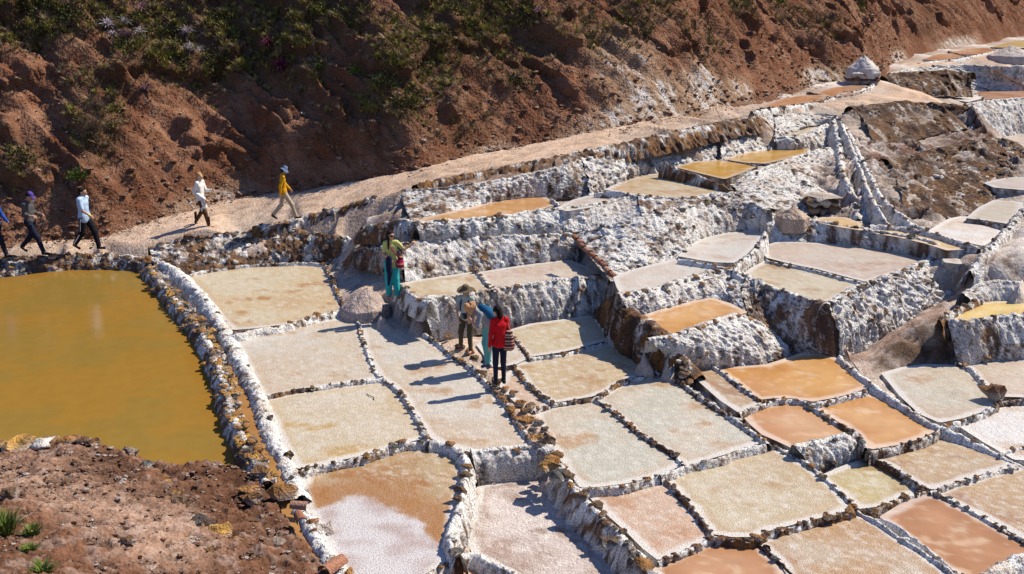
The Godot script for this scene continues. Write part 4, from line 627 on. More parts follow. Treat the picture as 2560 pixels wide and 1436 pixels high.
# ---- ponds ----------------------------------------------------------------------------------------------------------
# style: main colour, second colour, stain, roughness, how much the second shows
const STYLES := {
	"olive": [Color(0.262, 0.148, 0.028), Color(0.23, 0.146, 0.032), Color(0.26, 0.118, 0.018), 0],
	"cream": [Color(0.66, 0.52, 0.33), Color(0.68, 0.59, 0.43), Color(0.48, 0.24, 0.08), 1],
	"creamb": [Color(0.62, 0.50, 0.33), Color(0.66, 0.58, 0.42), Color(0.46, 0.26, 0.11), 1],
	"pale": [Color(0.66, 0.61, 0.54), Color(0.65, 0.55, 0.43), Color(0.52, 0.33, 0.18), 1],
	"palew": [Color(0.70, 0.66, 0.61), Color(0.66, 0.58, 0.51), Color(0.56, 0.40, 0.29), 1],
	"sand": [Color(0.63, 0.54, 0.40), Color(0.67, 0.59, 0.47), Color(0.56, 0.36, 0.13), 1],
	"sandy": [Color(0.60, 0.50, 0.33), Color(0.64, 0.56, 0.42), Color(0.48, 0.29, 0.13), 1],
	"greyg": [Color(0.58, 0.56, 0.47), Color(0.64, 0.57, 0.46), Color(0.52, 0.32, 0.17), 1],
	"pinkish": [Color(0.64, 0.47, 0.35), Color(0.68, 0.56, 0.46), Color(0.54, 0.31, 0.18), 1],
	"pinkcr": [Color(0.63, 0.50, 0.41), Color(0.67, 0.57, 0.47), Color(0.52, 0.33, 0.20), 1],
	"white": [Color(0.64, 0.56, 0.53), Color(0.44, 0.335, 0.29), Color(0.30, 0.20, 0.15), 2],
	"white2": [Color(0.70, 0.69, 0.70), Color(0.64, 0.56, 0.50), Color(0.50, 0.32, 0.2), 2],
	"half": [Color(0.56, 0.40, 0.22), Color(0.52, 0.43, 0.28), Color(0.38, 0.16, 0.04), 1],
	"brown": [Color(0.37, 0.195, 0.10), Color(0.42, 0.235, 0.13), Color(0.31, 0.145, 0.065), 0],
	"tan": [Color(0.54, 0.38, 0.22), Color(0.58, 0.46, 0.31), Color(0.40, 0.22, 0.12), 1],
	"tanb": [Color(0.52, 0.34, 0.19), Color(0.57, 0.46, 0.34), Color(0.44, 0.25, 0.13), 1],
	"orange": [Color(0.47, 0.25, 0.09), Color(0.51, 0.30, 0.13), Color(0.40, 0.185, 0.06), 0],
	"orangeb": [Color(0.46, 0.255, 0.125), Color(0.49, 0.30, 0.16), Color(0.40, 0.20, 0.085), 0],
	"orangep": [Color(0.48, 0.22, 0.10), Color(0.52, 0.30, 0.18), Color(0.40, 0.17, 0.06), 0],
	"ochre": [Color(0.46, 0.26, 0.05), Color(0.50, 0.30, 0.08), Color(0.40, 0.20, 0.04), 0],
	"ochrel": [Color(0.58, 0.40, 0.18), Color(0.62, 0.48, 0.28), Color(0.46, 0.25, 0.08), 0],
	"yellow": [Color(0.60, 0.46, 0.17), Color(0.62, 0.50, 0.24), Color(0.50, 0.30, 0.08), 0],
	"yellowc": [Color(0.58, 0.47, 0.24), Color(0.60, 0.51, 0.31), Color(0.40, 0.24, 0.10), 1],
}

func brine(style: String, x: float, z: float, edge: float, seed_at: float) -> Color:
	var s: Array = STYLES[style]
	var p := Vector3(x, seed_at, z)
	var a := coarse.get_noise_3dv(p * 0.7) + 0.4 * medium.get_noise_3dv(p * 0.8)
	var c: Color = s[0]
	c = c.lerp(s[1], smoothstep(-0.25, 0.3, a))
	if s[3] > 0:
		var st := coarse.get_noise_3dv(Vector3(x * 0.9 + 50, seed_at, z * 1.8)) + 0.5 * medium.get_noise_3dv(p * 0.9 + Vector3(9, 0, 0))
		c = c.lerp(s[2], 0.8 * smoothstep(0.16, 0.55, st))
		c = c.lerp(s[2].lerp(s[0], 0.5), 0.55 * smoothstep(0.05, 0.5, coarse.get_noise_3dv(p * 0.55 + Vector3(0, 0, 40))))
		var sp := fine.get_noise_3dv(p * 0.75) + 0.5 * medium.get_noise_3dv(p * 3.0)
		c = c.lerp(c * 0.72, clampf(sp * 0.7, 0.0, 0.6))
		c = c.lerp(Color(0.76, 0.73, 0.68), clampf(-sp * 1.1 - 0.05, 0.0, 0.7))
		# drying rings, and crystals that float together
		var ring := sin((edge + 0.35 * a) * 16.0)
		c = c.lerp(c * 1.12, 0.35 * smoothstep(0.6, 1.0, ring) * smoothstep(0.9, 0.2, edge))
		# a rim of damp silt along the banks
		c = c.lerp(s[2].lerp(s[0], 0.35), 0.55 * (1.0 - smoothstep(0.0, 0.3 + 0.25 * a, edge)))
	else:
		c = c.lerp(s[2], 0.5 * (1.0 - smoothstep(0.05, 0.55, edge + 0.2 * a)))
		if style != "olive":
			var silt := medium.get_noise_3d(x * 0.7, seed_at, z * 1.1) + 0.6 * fine.get_noise_3dv(p * 0.5)
			c = c.lerp(c.lerp(Color(0.60, 0.46, 0.32), 0.5), smoothstep(0.1, 0.6, silt))
			c = c.lerp(s[2], 0.45 * smoothstep(0.1, 0.55, coarse.get_noise_3d(x * 0.8, seed_at + 9.0, z * 1.5)))
		c = c.lerp(c * 0.9, clampf(medium.get_noise_3dv(p * 0.9) * (0.4 if style == "olive" else 1.2), 0.0, 0.7))
	if style == "half":
		# the dry salt island: a lobe that fills the lower left of the pond
		var q := Vector2((x + 2.45) / 1.42, (z + 14.1) / 2.65)
		var r := q.length() + 0.14 * coarse.get_noise_3dv(p * 1.5) + 0.05 * medium.get_noise_3dv(p * 2.0)
		var white := Color(0.66, 0.63, 0.64).lerp(Color(0.52, 0.43, 0.41), clampf(0.4 + medium.get_noise_3dv(p * 0.8) * 1.6, 0.0, 1.0))
		var brown := Color(0.40, 0.18, 0.06)
		c = c.lerp(brown, 0.8 * smoothstep(1.55, 1.15, r))
		c = c.lerp(white, smoothstep(1.06, 0.98, r))
	# the thin white line of salt at the brink
	var brink := 0.8 if s[3] > 0 else 0.35
	if style != "olive": c = c.lerp(Color(0.80, 0.78, 0.75), brink * smoothstep(0.09, 0.02, edge + 0.06 * medium.get_noise_3dv(p * 1.4)))
	c = c * 0.9
	c.a = 1.0
	return c

func pond(d: Array) -> void:
	var pts := PackedVector2Array()
	for i in d[3].size() / 2: pts.append(Vector2(d[3][2 * i], d[3][2 * i + 1]))
	var grown: PackedVector2Array = Geometry2D.offset_polygon(pts, 0.09)[0]
	var mid := Vector2.ZERO
	var lo := grown[0]
	var hi := grown[0]
	for p in grown:
		mid += p / grown.size()
		lo = lo.min(p)
		hi = hi.max(p)
	var g := (0.06 if mid.y > -23 else 0.09) if mid.y > -30 and grown.size() < 60 else 0.14
	if d[1] == "olive": g = 0.16
	var nx := int((hi.x - lo.x) / g) + 2
	var nz := int((hi.y - lo.y) / g) + 2
	var level: float = d[2]
	var V := PackedVector3Array()
	var C := PackedColorArray()
	var I := PackedInt32Array()
	var at := {}
	var add := func(p: Vector2) -> int:
		var key := Vector2i(p * 1000.0)
		if at.has(key): return at[key]
		var edge := 9.0
		for i in grown.size():
			edge = minf(edge, p.distance_squared_to(Geometry2D.get_closest_point_to_segment(p, grown[i], grown[(i + 1) % grown.size()])))
		edge = sqrt(edge) - 0.09
		at[key] = V.size()
		V.append(Vector3(p.x - mid.x, 0, p.y - mid.y))
		C.append(brine(d[1], p.x, p.y, edge, level * 31.0))
		return at[key]
	var inside := PackedByteArray()
	inside.resize((nx + 1) * (nz + 1))
	for j in nz + 1:
		for i in nx + 1:
			inside[j * (nx + 1) + i] = 1 if Geometry2D.is_point_in_polygon(lo + Vector2(i, j) * g, grown) else 0
	for j in nz:
		for i in nx:
			var k := inside[j * (nx + 1) + i] + inside[j * (nx + 1) + i + 1] + inside[(j + 1) * (nx + 1) + i] + inside[(j + 1) * (nx + 1) + i + 1]
			var a := lo + Vector2(i, j) * g
			var cell := PackedVector2Array([a, a + Vector2(g, 0), a + Vector2(g, g), a + Vector2(0, g)])
			if k == 4:
				var q := [add.call(cell[0]), add.call(cell[1]), add.call(cell[2]), add.call(cell[3])]
				I.append_array(PackedInt32Array([q[0], q[1], q[2], q[0], q[2], q[3]]))
			elif k > 0:
				for piece in Geometry2D.intersect_polygons(cell, grown):
					var tri := Geometry2D.triangulate_polygon(piece)
					for t in tri.size() / 3:
						var x := [add.call(piece[tri[3 * t]]), add.call(piece[tri[3 * t + 1]]), add.call(piece[tri[3 * t + 2]])]
						var turn: float = (V[x[1]] - V[x[0]]).cross(V[x[2]] - V[x[0]]).y
						I.append_array(PackedInt32Array([x[0], x[2], x[1]] if turn > 0 else x))
	var N := PackedVector3Array()
	N.resize(V.size())
	N.fill(Vector3.UP)
	var o := put("salt_pond", made(V, N, C, I), [M.water, M.brine, M.dry][STYLES[d[1]][3]])
	o.position = Vector3(mid.x, level, mid.y)
	tag(o, d[0], "pond", "salt evaporation ponds")
	# the bed under the brine, seen where a bank is worn away
	var SV := PackedVector3Array()
	var SC := PackedColorArray()
	var ring := PackedVector3Array()
	for p in grown: ring.append(Vector3(p.x, level, p.y))
	ring.append(ring[0])
	ring = spaced(ring, 0.12, false)
	for y in [-0.012, -0.2, -0.4, -0.62]:
		for p in ring:
			var q := p + Vector3(0, y, 0)
			q += Vector3(medium.get_noise_3dv(q), 0, medium.get_noise_3dv(q + Vector3(0, 0, 30))) * 0.08 * minf(1.0, -y * 4.0)
			SV.append(q - Vector3(mid.x, level, mid.y))
			SC.append(crust(q, 0.5, 1.0))
	put("bed", sheet(ring.size(), 4, SV, SC, Geometry2D.is_polygon_clockwise(grown)), M.crust, o)

# ---- terrain: heights and colours at known points, joined by triangles and sampled on a grid ------------------------
func tin_grid(P: PackedVector3Array, K: PackedColorArray, x0: float, z0: float, nx: int, nz: int, g: float) -> Array:
	var flat := PackedVector2Array()
	for p in P: flat.append(Vector2(p.x, p.z))
	var T := Geometry2D.triangulate_delaunay(flat)
	var Y := PackedFloat32Array()
	Y.resize(nx * nz)
	var keep := PackedByteArray()
	keep.resize(nx * nz)
	var C := PackedColorArray()
	C.resize(nx * nz)
	for t in T.size() / 3:
		var ia := T[3 * t]
		var ib := T[3 * t + 1]
		var ic := T[3 * t + 2]
		var a := flat[ia]
		var b := flat[ib]
		var c := flat[ic]
		var det := (b - a).cross(c - a)
		if absf(det) < 1e-9: continue
		var i0 := maxi(0, ceili((minf(a.x, minf(b.x, c.x)) - x0) / g))
		var i1 := mini(nx - 1, floori((maxf(a.x, maxf(b.x, c.x)) - x0) / g))
		var j0 := maxi(0, ceili((minf(a.y, minf(b.y, c.y)) - z0) / g))
		var j1 := mini(nz - 1, floori((maxf(a.y, maxf(b.y, c.y)) - z0) / g))
		for j in range(j0, j1 + 1):
			for i in range(i0, i1 + 1):
				var p := Vector2(x0 + i * g, z0 + j * g)
				var v := (p - a).cross(c - a) / det
				var w := (b - a).cross(p - a) / det
				var u := 1.0 - v - w
				if u < -1e-4 or v < -1e-4 or w < -1e-4: continue
				var k := j * nx + i
				keep[k] = 1
				Y[k] = u * P[ia].y + v * P[ib].y + w * P[ic].y
				C[k] = K[ia] * u + K[ib] * v + K[ic] * w
	return [Y, C, keep]

# ---- hillside -------------------------------------------------------------------------------------------------------
var foot := PackedVector3Array()
var foot_step := 0.14
const UPHILL := Vector3(-0.40, 0, -0.9165)

func foot_at(s: float) -> Vector3:
	var i := clampf(s / foot_step, 0.0, foot.size() - 1.001)
	return foot[int(i)].lerp(foot[int(i) + 1], i - int(i))

func hill_at(s: float, d: float) -> Vector3:
	var f := foot_at(s)
	var p := f + UPHILL * d
	var grow := smoothstep(0.0, 2.5, d)
	p.y += (1.15 * minf(d, 1.2) + 0.84 * maxf(d - 1.2, 0.0)) if d > 0.0 else d * 0.6
	var g := ridged.get_noise_2d(s * 0.62 + d * 0.5, d * 0.16)         # gullies that run down and to the right
	p.y += (g - 0.25) * 0.45 * grow * (1.0 + 0.03 * d)
	var g2 := medium.get_noise_2d(s * 0.75 + d * 0.55, d * 0.28 + 30.0)
	p.y += g2 * 0.30 * smoothstep(0.0, 1.2, d)
	# hollows under hard layers: the ground steps back below and juts out above
	var layer := coarse.get_noise_3d(p.x * 0.55 + 8.0, p.y * 0.7, p.z * 0.55)
	var jut := smoothstep(0.08, 0.22, layer) * smoothstep(0.5, 1.5, d)
	p -= UPHILL * (0.34 * jut)
	p.y += 0.16 * jut
	var b := medium.get_noise_3dv(p * 1.6) * 0.07 + fine.get_noise_3dv(p * 0.7) * 0.075 + fine.get_noise_3dv(p * 1.9) * 0.035
	p += (Vector3.UP * 0.75 - UPHILL * 0.65) * b * smoothstep(-0.2, 0.5, d)
	return p

func grassy(s: float, d: float) -> float:
	var v := 0.0
	for g in GRASS:
		var e := Vector2((s - g[0]) / g[2], (d - g[1]) / g[3]).length()
		v = maxf(v, g[4] * smoothstep(1.15, 0.55, e))
	return clampf(v + coarse.get_noise_2d(s * 1.2, d * 1.6) * 0.35 * (0.25 + v), 0.0, 1.0)

func hillside() -> void:
	var line := points3(HILL_FOOT)
	foot = spaced(line, foot_step)
	var length := 0.0
	for i in foot.size() - 1: length += foot[i].distance_to(foot[i + 1])
	foot_step = length / (foot.size() - 1)
	var D := PackedFloat32Array([-0.5, -0.25])
	var d := 0.0
	while d < 24.0:
		D.append(d)
		d += 0.075 + d * 0.012 + (0.05 if d > 9.0 else 0.0)
	var nx := foot.size()
	var V := PackedVector3Array()
	var C := PackedColorArray()
	for j in D.size():
		for i in nx:
			var s := i * foot_step
			var p := hill_at(s, D[j])
			V.append(p)
			var a := coarse.get_noise_3dv(p * 0.8)
			var b := medium.get_noise_3dv(p)
			var e := fine.get_noise_3dv(p * 0.8)
			var c := Color(0.185, 0.083, 0.048).lerp(Color(0.36, 0.195, 0.125), clampf(0.3 + a * 1.0 + b * 0.7 + e * 0.5, 0.0, 1.0))
			c = c.lerp(Color(0.23, 0.082, 0.04), 0.6 * smoothstep(0.1, 0.5, medium.get_noise_3dv(p * 0.4 + Vector3(0, 50, 0))))
			c = c.lerp(Color(0.105, 0.07, 0.04), 0.75 * clampf(grassy(s, D[j]) + 0.25 * b, 0.0, 1.0))
			# salt that seeps out of the slope above the path
			var seep := 0.0
			for w in SEEP:
				var q := Vector2((s - w[0]) / w[2], (D[j] - w[1]) / w[3]).length()
				seep = maxf(seep, w[4] * smoothstep(1.2, 0.3, q))
			var stripe := medium.get_noise_3d(s * 1.5 + D[j], D[j] * 0.5, 3.0) + 0.7 * e
			c = c.lerp(Color(0.48, 0.35, 0.24), 0.7 * clampf(seep * 1.2 + b * 0.5 * seep, 0.0, 1.0))
			c = c.lerp(Color(0.66, 0.62, 0.60), clampf(smoothstep(0.75, 1.05, seep + stripe * 0.75), 0.0, 0.9) * step_up(seep))
			c.a = 1.0
			C.append(c)
	tag(put("hillside", sheet(nx, D.size(), V, C, true), M.soil), "steep red brown eroded hillside above the footpath", "", "", "structure")

func step_up(v: float) -> float:
	return 1.0 if v > 0.04 else 0.0

# ---- terraces ground ------------------------------------------------------------------------------------------------
const CODES := {
	"t": [Color(0.34, 0.235, 0.185), 0.45], "p": [Color(0.54, 0.39, 0.29), 0.2], "s": [Color(0.20, 0.115, 0.075), 0.6], "f": [Color(0.36, 0.29, 0.255), 1.0], "d": [Color(0.06, 0.034, 0.024), 1.0],
	"w": [Color(0.66, 0.60, 0.56), 0.5], "g": [Color(0.36, 0.27, 0.22), 0.75], "r": [Color(0.15, 0.07, 0.045), 0.7], "m": [Color(0.13, 0.085, 0.06), 0.5],
}

func ground_points() -> Array:
	var P := PackedVector3Array()
	var K := PackedColorArray()
	for d in PONDS:
		var pts: Array = d[3]
		var m := Vector2.ZERO
		var n := pts.size() / 2
		for i in n: m += Vector2(pts[2 * i], pts[2 * i + 1]) / n
		for i in n:
			var a := Vector3(pts[2 * i], d[2] - 0.1, pts[2 * i + 1])
			var k := (i + 1) % n
			var b := Vector3(pts[2 * k], d[2] - 0.1, pts[2 * k + 1])
			var pieces := maxi(1, int(a.distance_to(b) / 0.45))
			for q in pieces:
				P.append(a.lerp(b, q / float(pieces)))
				K.append(Color(0.45, 0.38, 0.33, 0.15))
		var outline := PackedVector2Array()
		for i in n: outline.append(Vector2(pts[2 * i], pts[2 * i + 1]))
		for inner in Geometry2D.offset_polygon(outline, -0.22):
			for i in inner.size():
				var pieces := maxi(1, int(inner[i].distance_to(inner[(i + 1) % inner.size()]) / 0.45))
				for q in pieces:
					var v: Vector2 = inner[i].lerp(inner[(i + 1) % inner.size()], q / float(pieces))
					P.append(Vector3(v.x, d[2] - 0.16, v.y))
					K.append(Color(0.45, 0.38, 0.33, 0.15))
		P.append(Vector3(m.x, d[2] - 0.2, m.y))
		K.append(Color(0.45, 0.38, 0.33, 0.15))
	for w in WALLS:
		var R := points3(w[10])
		var F := points3(w[11])
		R = spaced(R, 0.5, false)
		F = spaced(F, 0.5, false)
		for i in R.size():
			var t := R[mini(i + 1, R.size() - 1)] - R[maxi(i - 1, 0)]
			var out := Vector3(-t.z, 0, t.x).normalized()
			P.append(R[i] - out * 0.32 - Vector3(0, 0.28, 0))
			K.append(Color(0.4, 0.33, 0.28, 0.2))
		for i in F.size():
			var t := F[mini(i + 1, F.size() - 1)] - F[maxi(i - 1, 0)]
			var out := Vector3(-t.z, 0, t.x).normalized()
			P.append(F[i] - out * 0.14 - Vector3(0, 0.2, 0))
			K.append(Color(0.4, 0.33, 0.28, 0.2))
	for t in TERRAIN:
		var c: Color = CODES[t[0]][0]
		c.a = CODES[t[0]][1]
		for p in points3(t[1]):
			P.append(p)
			K.append(c)
	for i in range(0, foot.size(), 10):
		P.append(foot[i] + UPHILL * 0.6 + Vector3(0, -0.1, 0))
		K.append(Color(0.3, 0.2, 0.15, 0.3))
	# around and below everything that the terraces stand on
	for q in [[-30, -0.6, -30], [-30, -0.6, -8], [0, -0.7, -8], [14, -1.2, -8], [40, -1.0, -20], [60, 0.8, -50], [80, 2.6, -112], [80, 1.5, -75], [-9, -0.7, -16], [12, -0.8, -12.5], [10, -.7, -14.2]]:
		P.append(Vector3(q[0], q[1], q[2]))
		K.append(Color(0.3, 0.2, 0.15, 0.3))
	return [P, K]

func ground_sheet(called: String, P: PackedVector3Array, K: PackedColorArray, x0: float, z0: float, x1: float, z1: float, g: float, label: String, strength: float, bloom := 1.0, grit := 0.0) -> void:
	var nx := int((x1 - x0) / g) + 1
	var nz := int((z1 - z0) / g) + 1
	var t := tin_grid(P, K, x0, z0, nx, nz, g)
	var V := PackedVector3Array()
	var C := PackedColorArray()
	for j in nz:
		for i in nx:
			var k := j * nx + i
			var y: float = t[0][k]
			var c: Color = t[1][k]
			var p := Vector3(x0 + i * g, y, z0 + j * g)
			var rough := c.a * strength
			var a := coarse.get_noise_3dv(p)
			var b := medium.get_noise_3dv(p)
			var e := fine.get_noise_3dv(p * 0.7)
			p.y += rough * (0.16 * b + 0.10 * e + 0.14 * a) + maxf(rough - 0.7, 0.0) * 0.6 * (medium.get_noise_2d(p.x * 0.6, p.z * 0.3) + 0.3 * e)
			p.y += grit * (fine.get_noise_3dv(p * 2.4) + 0.7 * fine.get_noise_3dv(p * 1.1))
			p.x += rough * 0.10 * medium.get_noise_3dv(p + Vector3(50, 0, 0))
			p.z += rough * 0.10 * medium.get_noise_3dv(p + Vector3(0, 0, 50))
			var m := clampf(0.35 * b + 0.3 * a + 0.3 * e, -0.45, 0.45) * (0.6 + rough)
			c = Color(c.r * (1.0 + m), c.g * (1.0 + m), c.b * (1.0 + m))
			# salt bloom and dark damp patches on rough ground
			var q := Vector3(p.x * 1.3, p.y * 0.4, p.z * 0.8)
			c = c.lerp(Color(0.66, 0.62, 0.60), clampf(rough * bloom * minf(1.0, c.r * 2.4 + 0.05), 0.0, 1.0) * smoothstep(0.15, 0.5, medium.get_noise_3dv(q) + 0.6 * e + 0.3 * a))
			c = c.lerp(Color(0.06, 0.035, 0.025), clampf(rough * 0.8, 0.0, 1.0) * smoothstep(0.2, 0.55, -b - 0.5 * e))
			V.append(p)
			C.append(c)
	tag(put(called, sheet(nx, nz, V, C, false, t[2]), M.earth), label, "", "", "structure")

# ---- plants ---------------------------------------------------------------------------------------------------------
func tuft(blades: int, tall: float, spread: float, s: int) -> ArrayMesh:
	var r := RandomNumberGenerator.new()
	r.seed = s
	var st := SurfaceTool.new()
	st.begin(Mesh.PRIMITIVE_TRIANGLES)
	for i in blades:
		var a := r.randf() * TAU
		var out := Vector3(cos(a), 0, sin(a))
		var root := out * spread * 0.35 * r.randf()
		var h := tall * r.randf_range(0.5, 1.1)
		var lean := out * spread * r.randf_range(0.2, 1.1)
		var w := Vector3(-out.z, 0, out.x) * (0.006 + 0.010 * r.randf())
		var mid := root + lean * 0.4 + Vector3(0, h * 0.65, 0)
		var tip := root + lean + Vector3(0, h, 0)
		var c := Color.WHITE * r.randf_range(0.65, 1.2)
		for v in [root - w, root + w, mid + w * 0.8, root - w, mid + w * 0.8, mid - w * 0.8, mid - w * 0.8, mid + w * 0.8, tip]:
			st.set_color(c)
			st.add_vertex(v)
	st.generate_normals()
	return st.commit()

func leafy(leaves: int, size: Vector3, leaf: float, s: int) -> ArrayMesh:
	var r := RandomNumberGenerator.new()
	r.seed = s
	var n := noise(2.2, 2, FastNoiseLite.FRACTAL_FBM, s)
	var st := SurfaceTool.new()
	st.begin(Mesh.PRIMITIVE_TRIANGLES)
	for i in leaves:
		var d := Vector3(r.randfn(), absf(r.randfn()) * 0.9, r.randfn()).normalized()
		var k := r.randf_range(0.45, 1.0) * (1.0 + 0.9 * n.get_noise_3dv(d))
		var p := d * size * k
		var f := (d + Vector3(r.randfn(), r.randfn() + 0.4, r.randfn()) * 0.7).normalized()
		var w := f.cross(Vector3(r.randfn(), r.randfn(), r.randfn())).normalized() * leaf * 0.4
		f *= leaf * r.randf_range(0.7, 1.3)
		var c := Color.WHITE * r.randf_range(0.6, 1.25)
		for v in [p - w * 0.3, p + f * 0.5 + w, p + f, p - w * 0.3, p + f, p + f * 0.5 - w]:
			st.set_color(c)
			st.add_vertex(v)
	st.generate_normals()
	return st.commit()

func twiggy(count: int, size: float, s: int) -> ArrayMesh:
	var r := RandomNumberGenerator.new()
	r.seed = s
	var st := SurfaceTool.new()
	st.begin(Mesh.PRIMITIVE_TRIANGLES)
	for i in count:
		var d := Vector3(r.randfn(), absf(r.randfn()) + 0.2, r.randfn()).normalized()
		var p := d * size * 0.1
		var w := 0.007
		for k in 3:
			var q := p + (d + Vector3(r.randfn(), r.randfn(), r.randfn()) * 0.45).normalized() * size * r.randf_range(0.2, 0.42)
			var side := (q - p).cross(Vector3(0.3, 0.2, 0.9)).normalized() * w
			var up := (q - p).cross(side).normalized() * w
			for v in [p - side, p + side, q, p - up, p + up, q]:
				st.set_color(Color.WHITE * r.randf_range(0.7, 1.2))
				st.add_vertex(v)
			p = q
			w *= 0.7
	st.generate_normals()
	return st.commit()

func rosette(leaves: int, long: float, s: int, a: Color, b: Color) -> ArrayMesh:
	var r := RandomNumberGenerator.new()
	r.seed = s
	var st := SurfaceTool.new()
	st.begin(Mesh.PRIMITIVE_TRIANGLES)
	for i in leaves:
		var turn := i * 2.39996 + r.randf() * 0.3
		var rise := lerpf(1.25, 0.0, pow(i / float(leaves), 0.8)) + r.randf_range(-0.1, 0.1)
		var out := Vector3(cos(turn), 0, sin(turn))
		var l := long * r.randf_range(0.8, 1.1)
		var w := Vector3(-out.z, 0, out.x) * l * 0.055
		var c := a.lerp(b, r.randf())
		var p := [out * 0.02, out * l * 0.5 * cos(rise) + Vector3(0, l * 0.5 * sin(rise) + 0.03, 0), out * l * cos(rise * 0.7) + Vector3(0, l * sin(rise) * 0.8 - l * 0.12, 0)]
		var dip := Vector3(0, l * 0.025, 0)
		for side in [-1.0, 1.0]:
			for v in [p[0], p[0] + w * side + dip, p[1] + w * side * 1.1 + dip, p[0], p[1] + w * side * 1.1 + dip, p[1], p[1], p[1] + w * side * 1.1 + dip, p[2]]:
				st.set_color(c)
				st.add_vertex(v)
	st.generate_normals()
	return st.commit()

func lathe(profile: Array, around: int, wave := 0.0, squash := Vector3.ONE) -> ArrayMesh:
	var V := PackedVector3Array()
	var C := PackedColorArray()
	for j in profile.size():
		for i in around + 1:
			var a := TAU * i / around
			var p: Vector2 = profile[j]
			var y := p.y + wave * p.x * (sin(a * 2.0 + 0.6) * 0.7 + sin(a * 3.0) * 0.3)
			V.append(Vector3(cos(a) * p.x, y, sin(a) * p.x) * squash)
			C.append(Color.WHITE)
	return sheet(around + 1, profile.size(), V, C)

func heap(called: String, at: Vector3, r: float, h: float, squash: Vector3, c: Color, label: String, s: int) -> void:
	var V := PackedVector3Array()
	var C := PackedColorArray()
	var rows := 14
	var cols := 40
	for j in rows + 1:
		for i in cols + 1:
			var a := TAU * i / cols
			var t := j / float(rows)
			var d := Vector3(cos(a), 0, sin(a))
			var k := 1.0 + 0.22 * coarse.get_noise_3dv(d * 1.2 + at + Vector3(s, 0, 0))
			var p := d * r * t * k * squash
			p.y = h * (pow(1.0 - t, 1.1) * 0.85 + 0.15 * (1.0 - t * t)) - (0.35 if j == rows else 0.0)
			var b := medium.get_noise_3dv((p + at) * 1.6) * 0.05 + fine.get_noise_3dv(p + at) * 0.03
			p += Vector3(d.x * 0.5, 0.8, d.z * 0.5) * b * minf(1.0, r * 1.6)
			V.append(p)
			var m := 1.0 + 0.35 * medium.get_noise_3dv((p + at) * 1.2) + 0.25 * fine.get_noise_3dv(p + at)
			C.append(Color(c.r * m, c.g * m, c.b * m))
	var o := put(called, sheet(cols + 1, rows + 1, V, C, true), M.crust)
	o.position = at
	tag(o, label, "salt heap", "heaps of harvested salt")

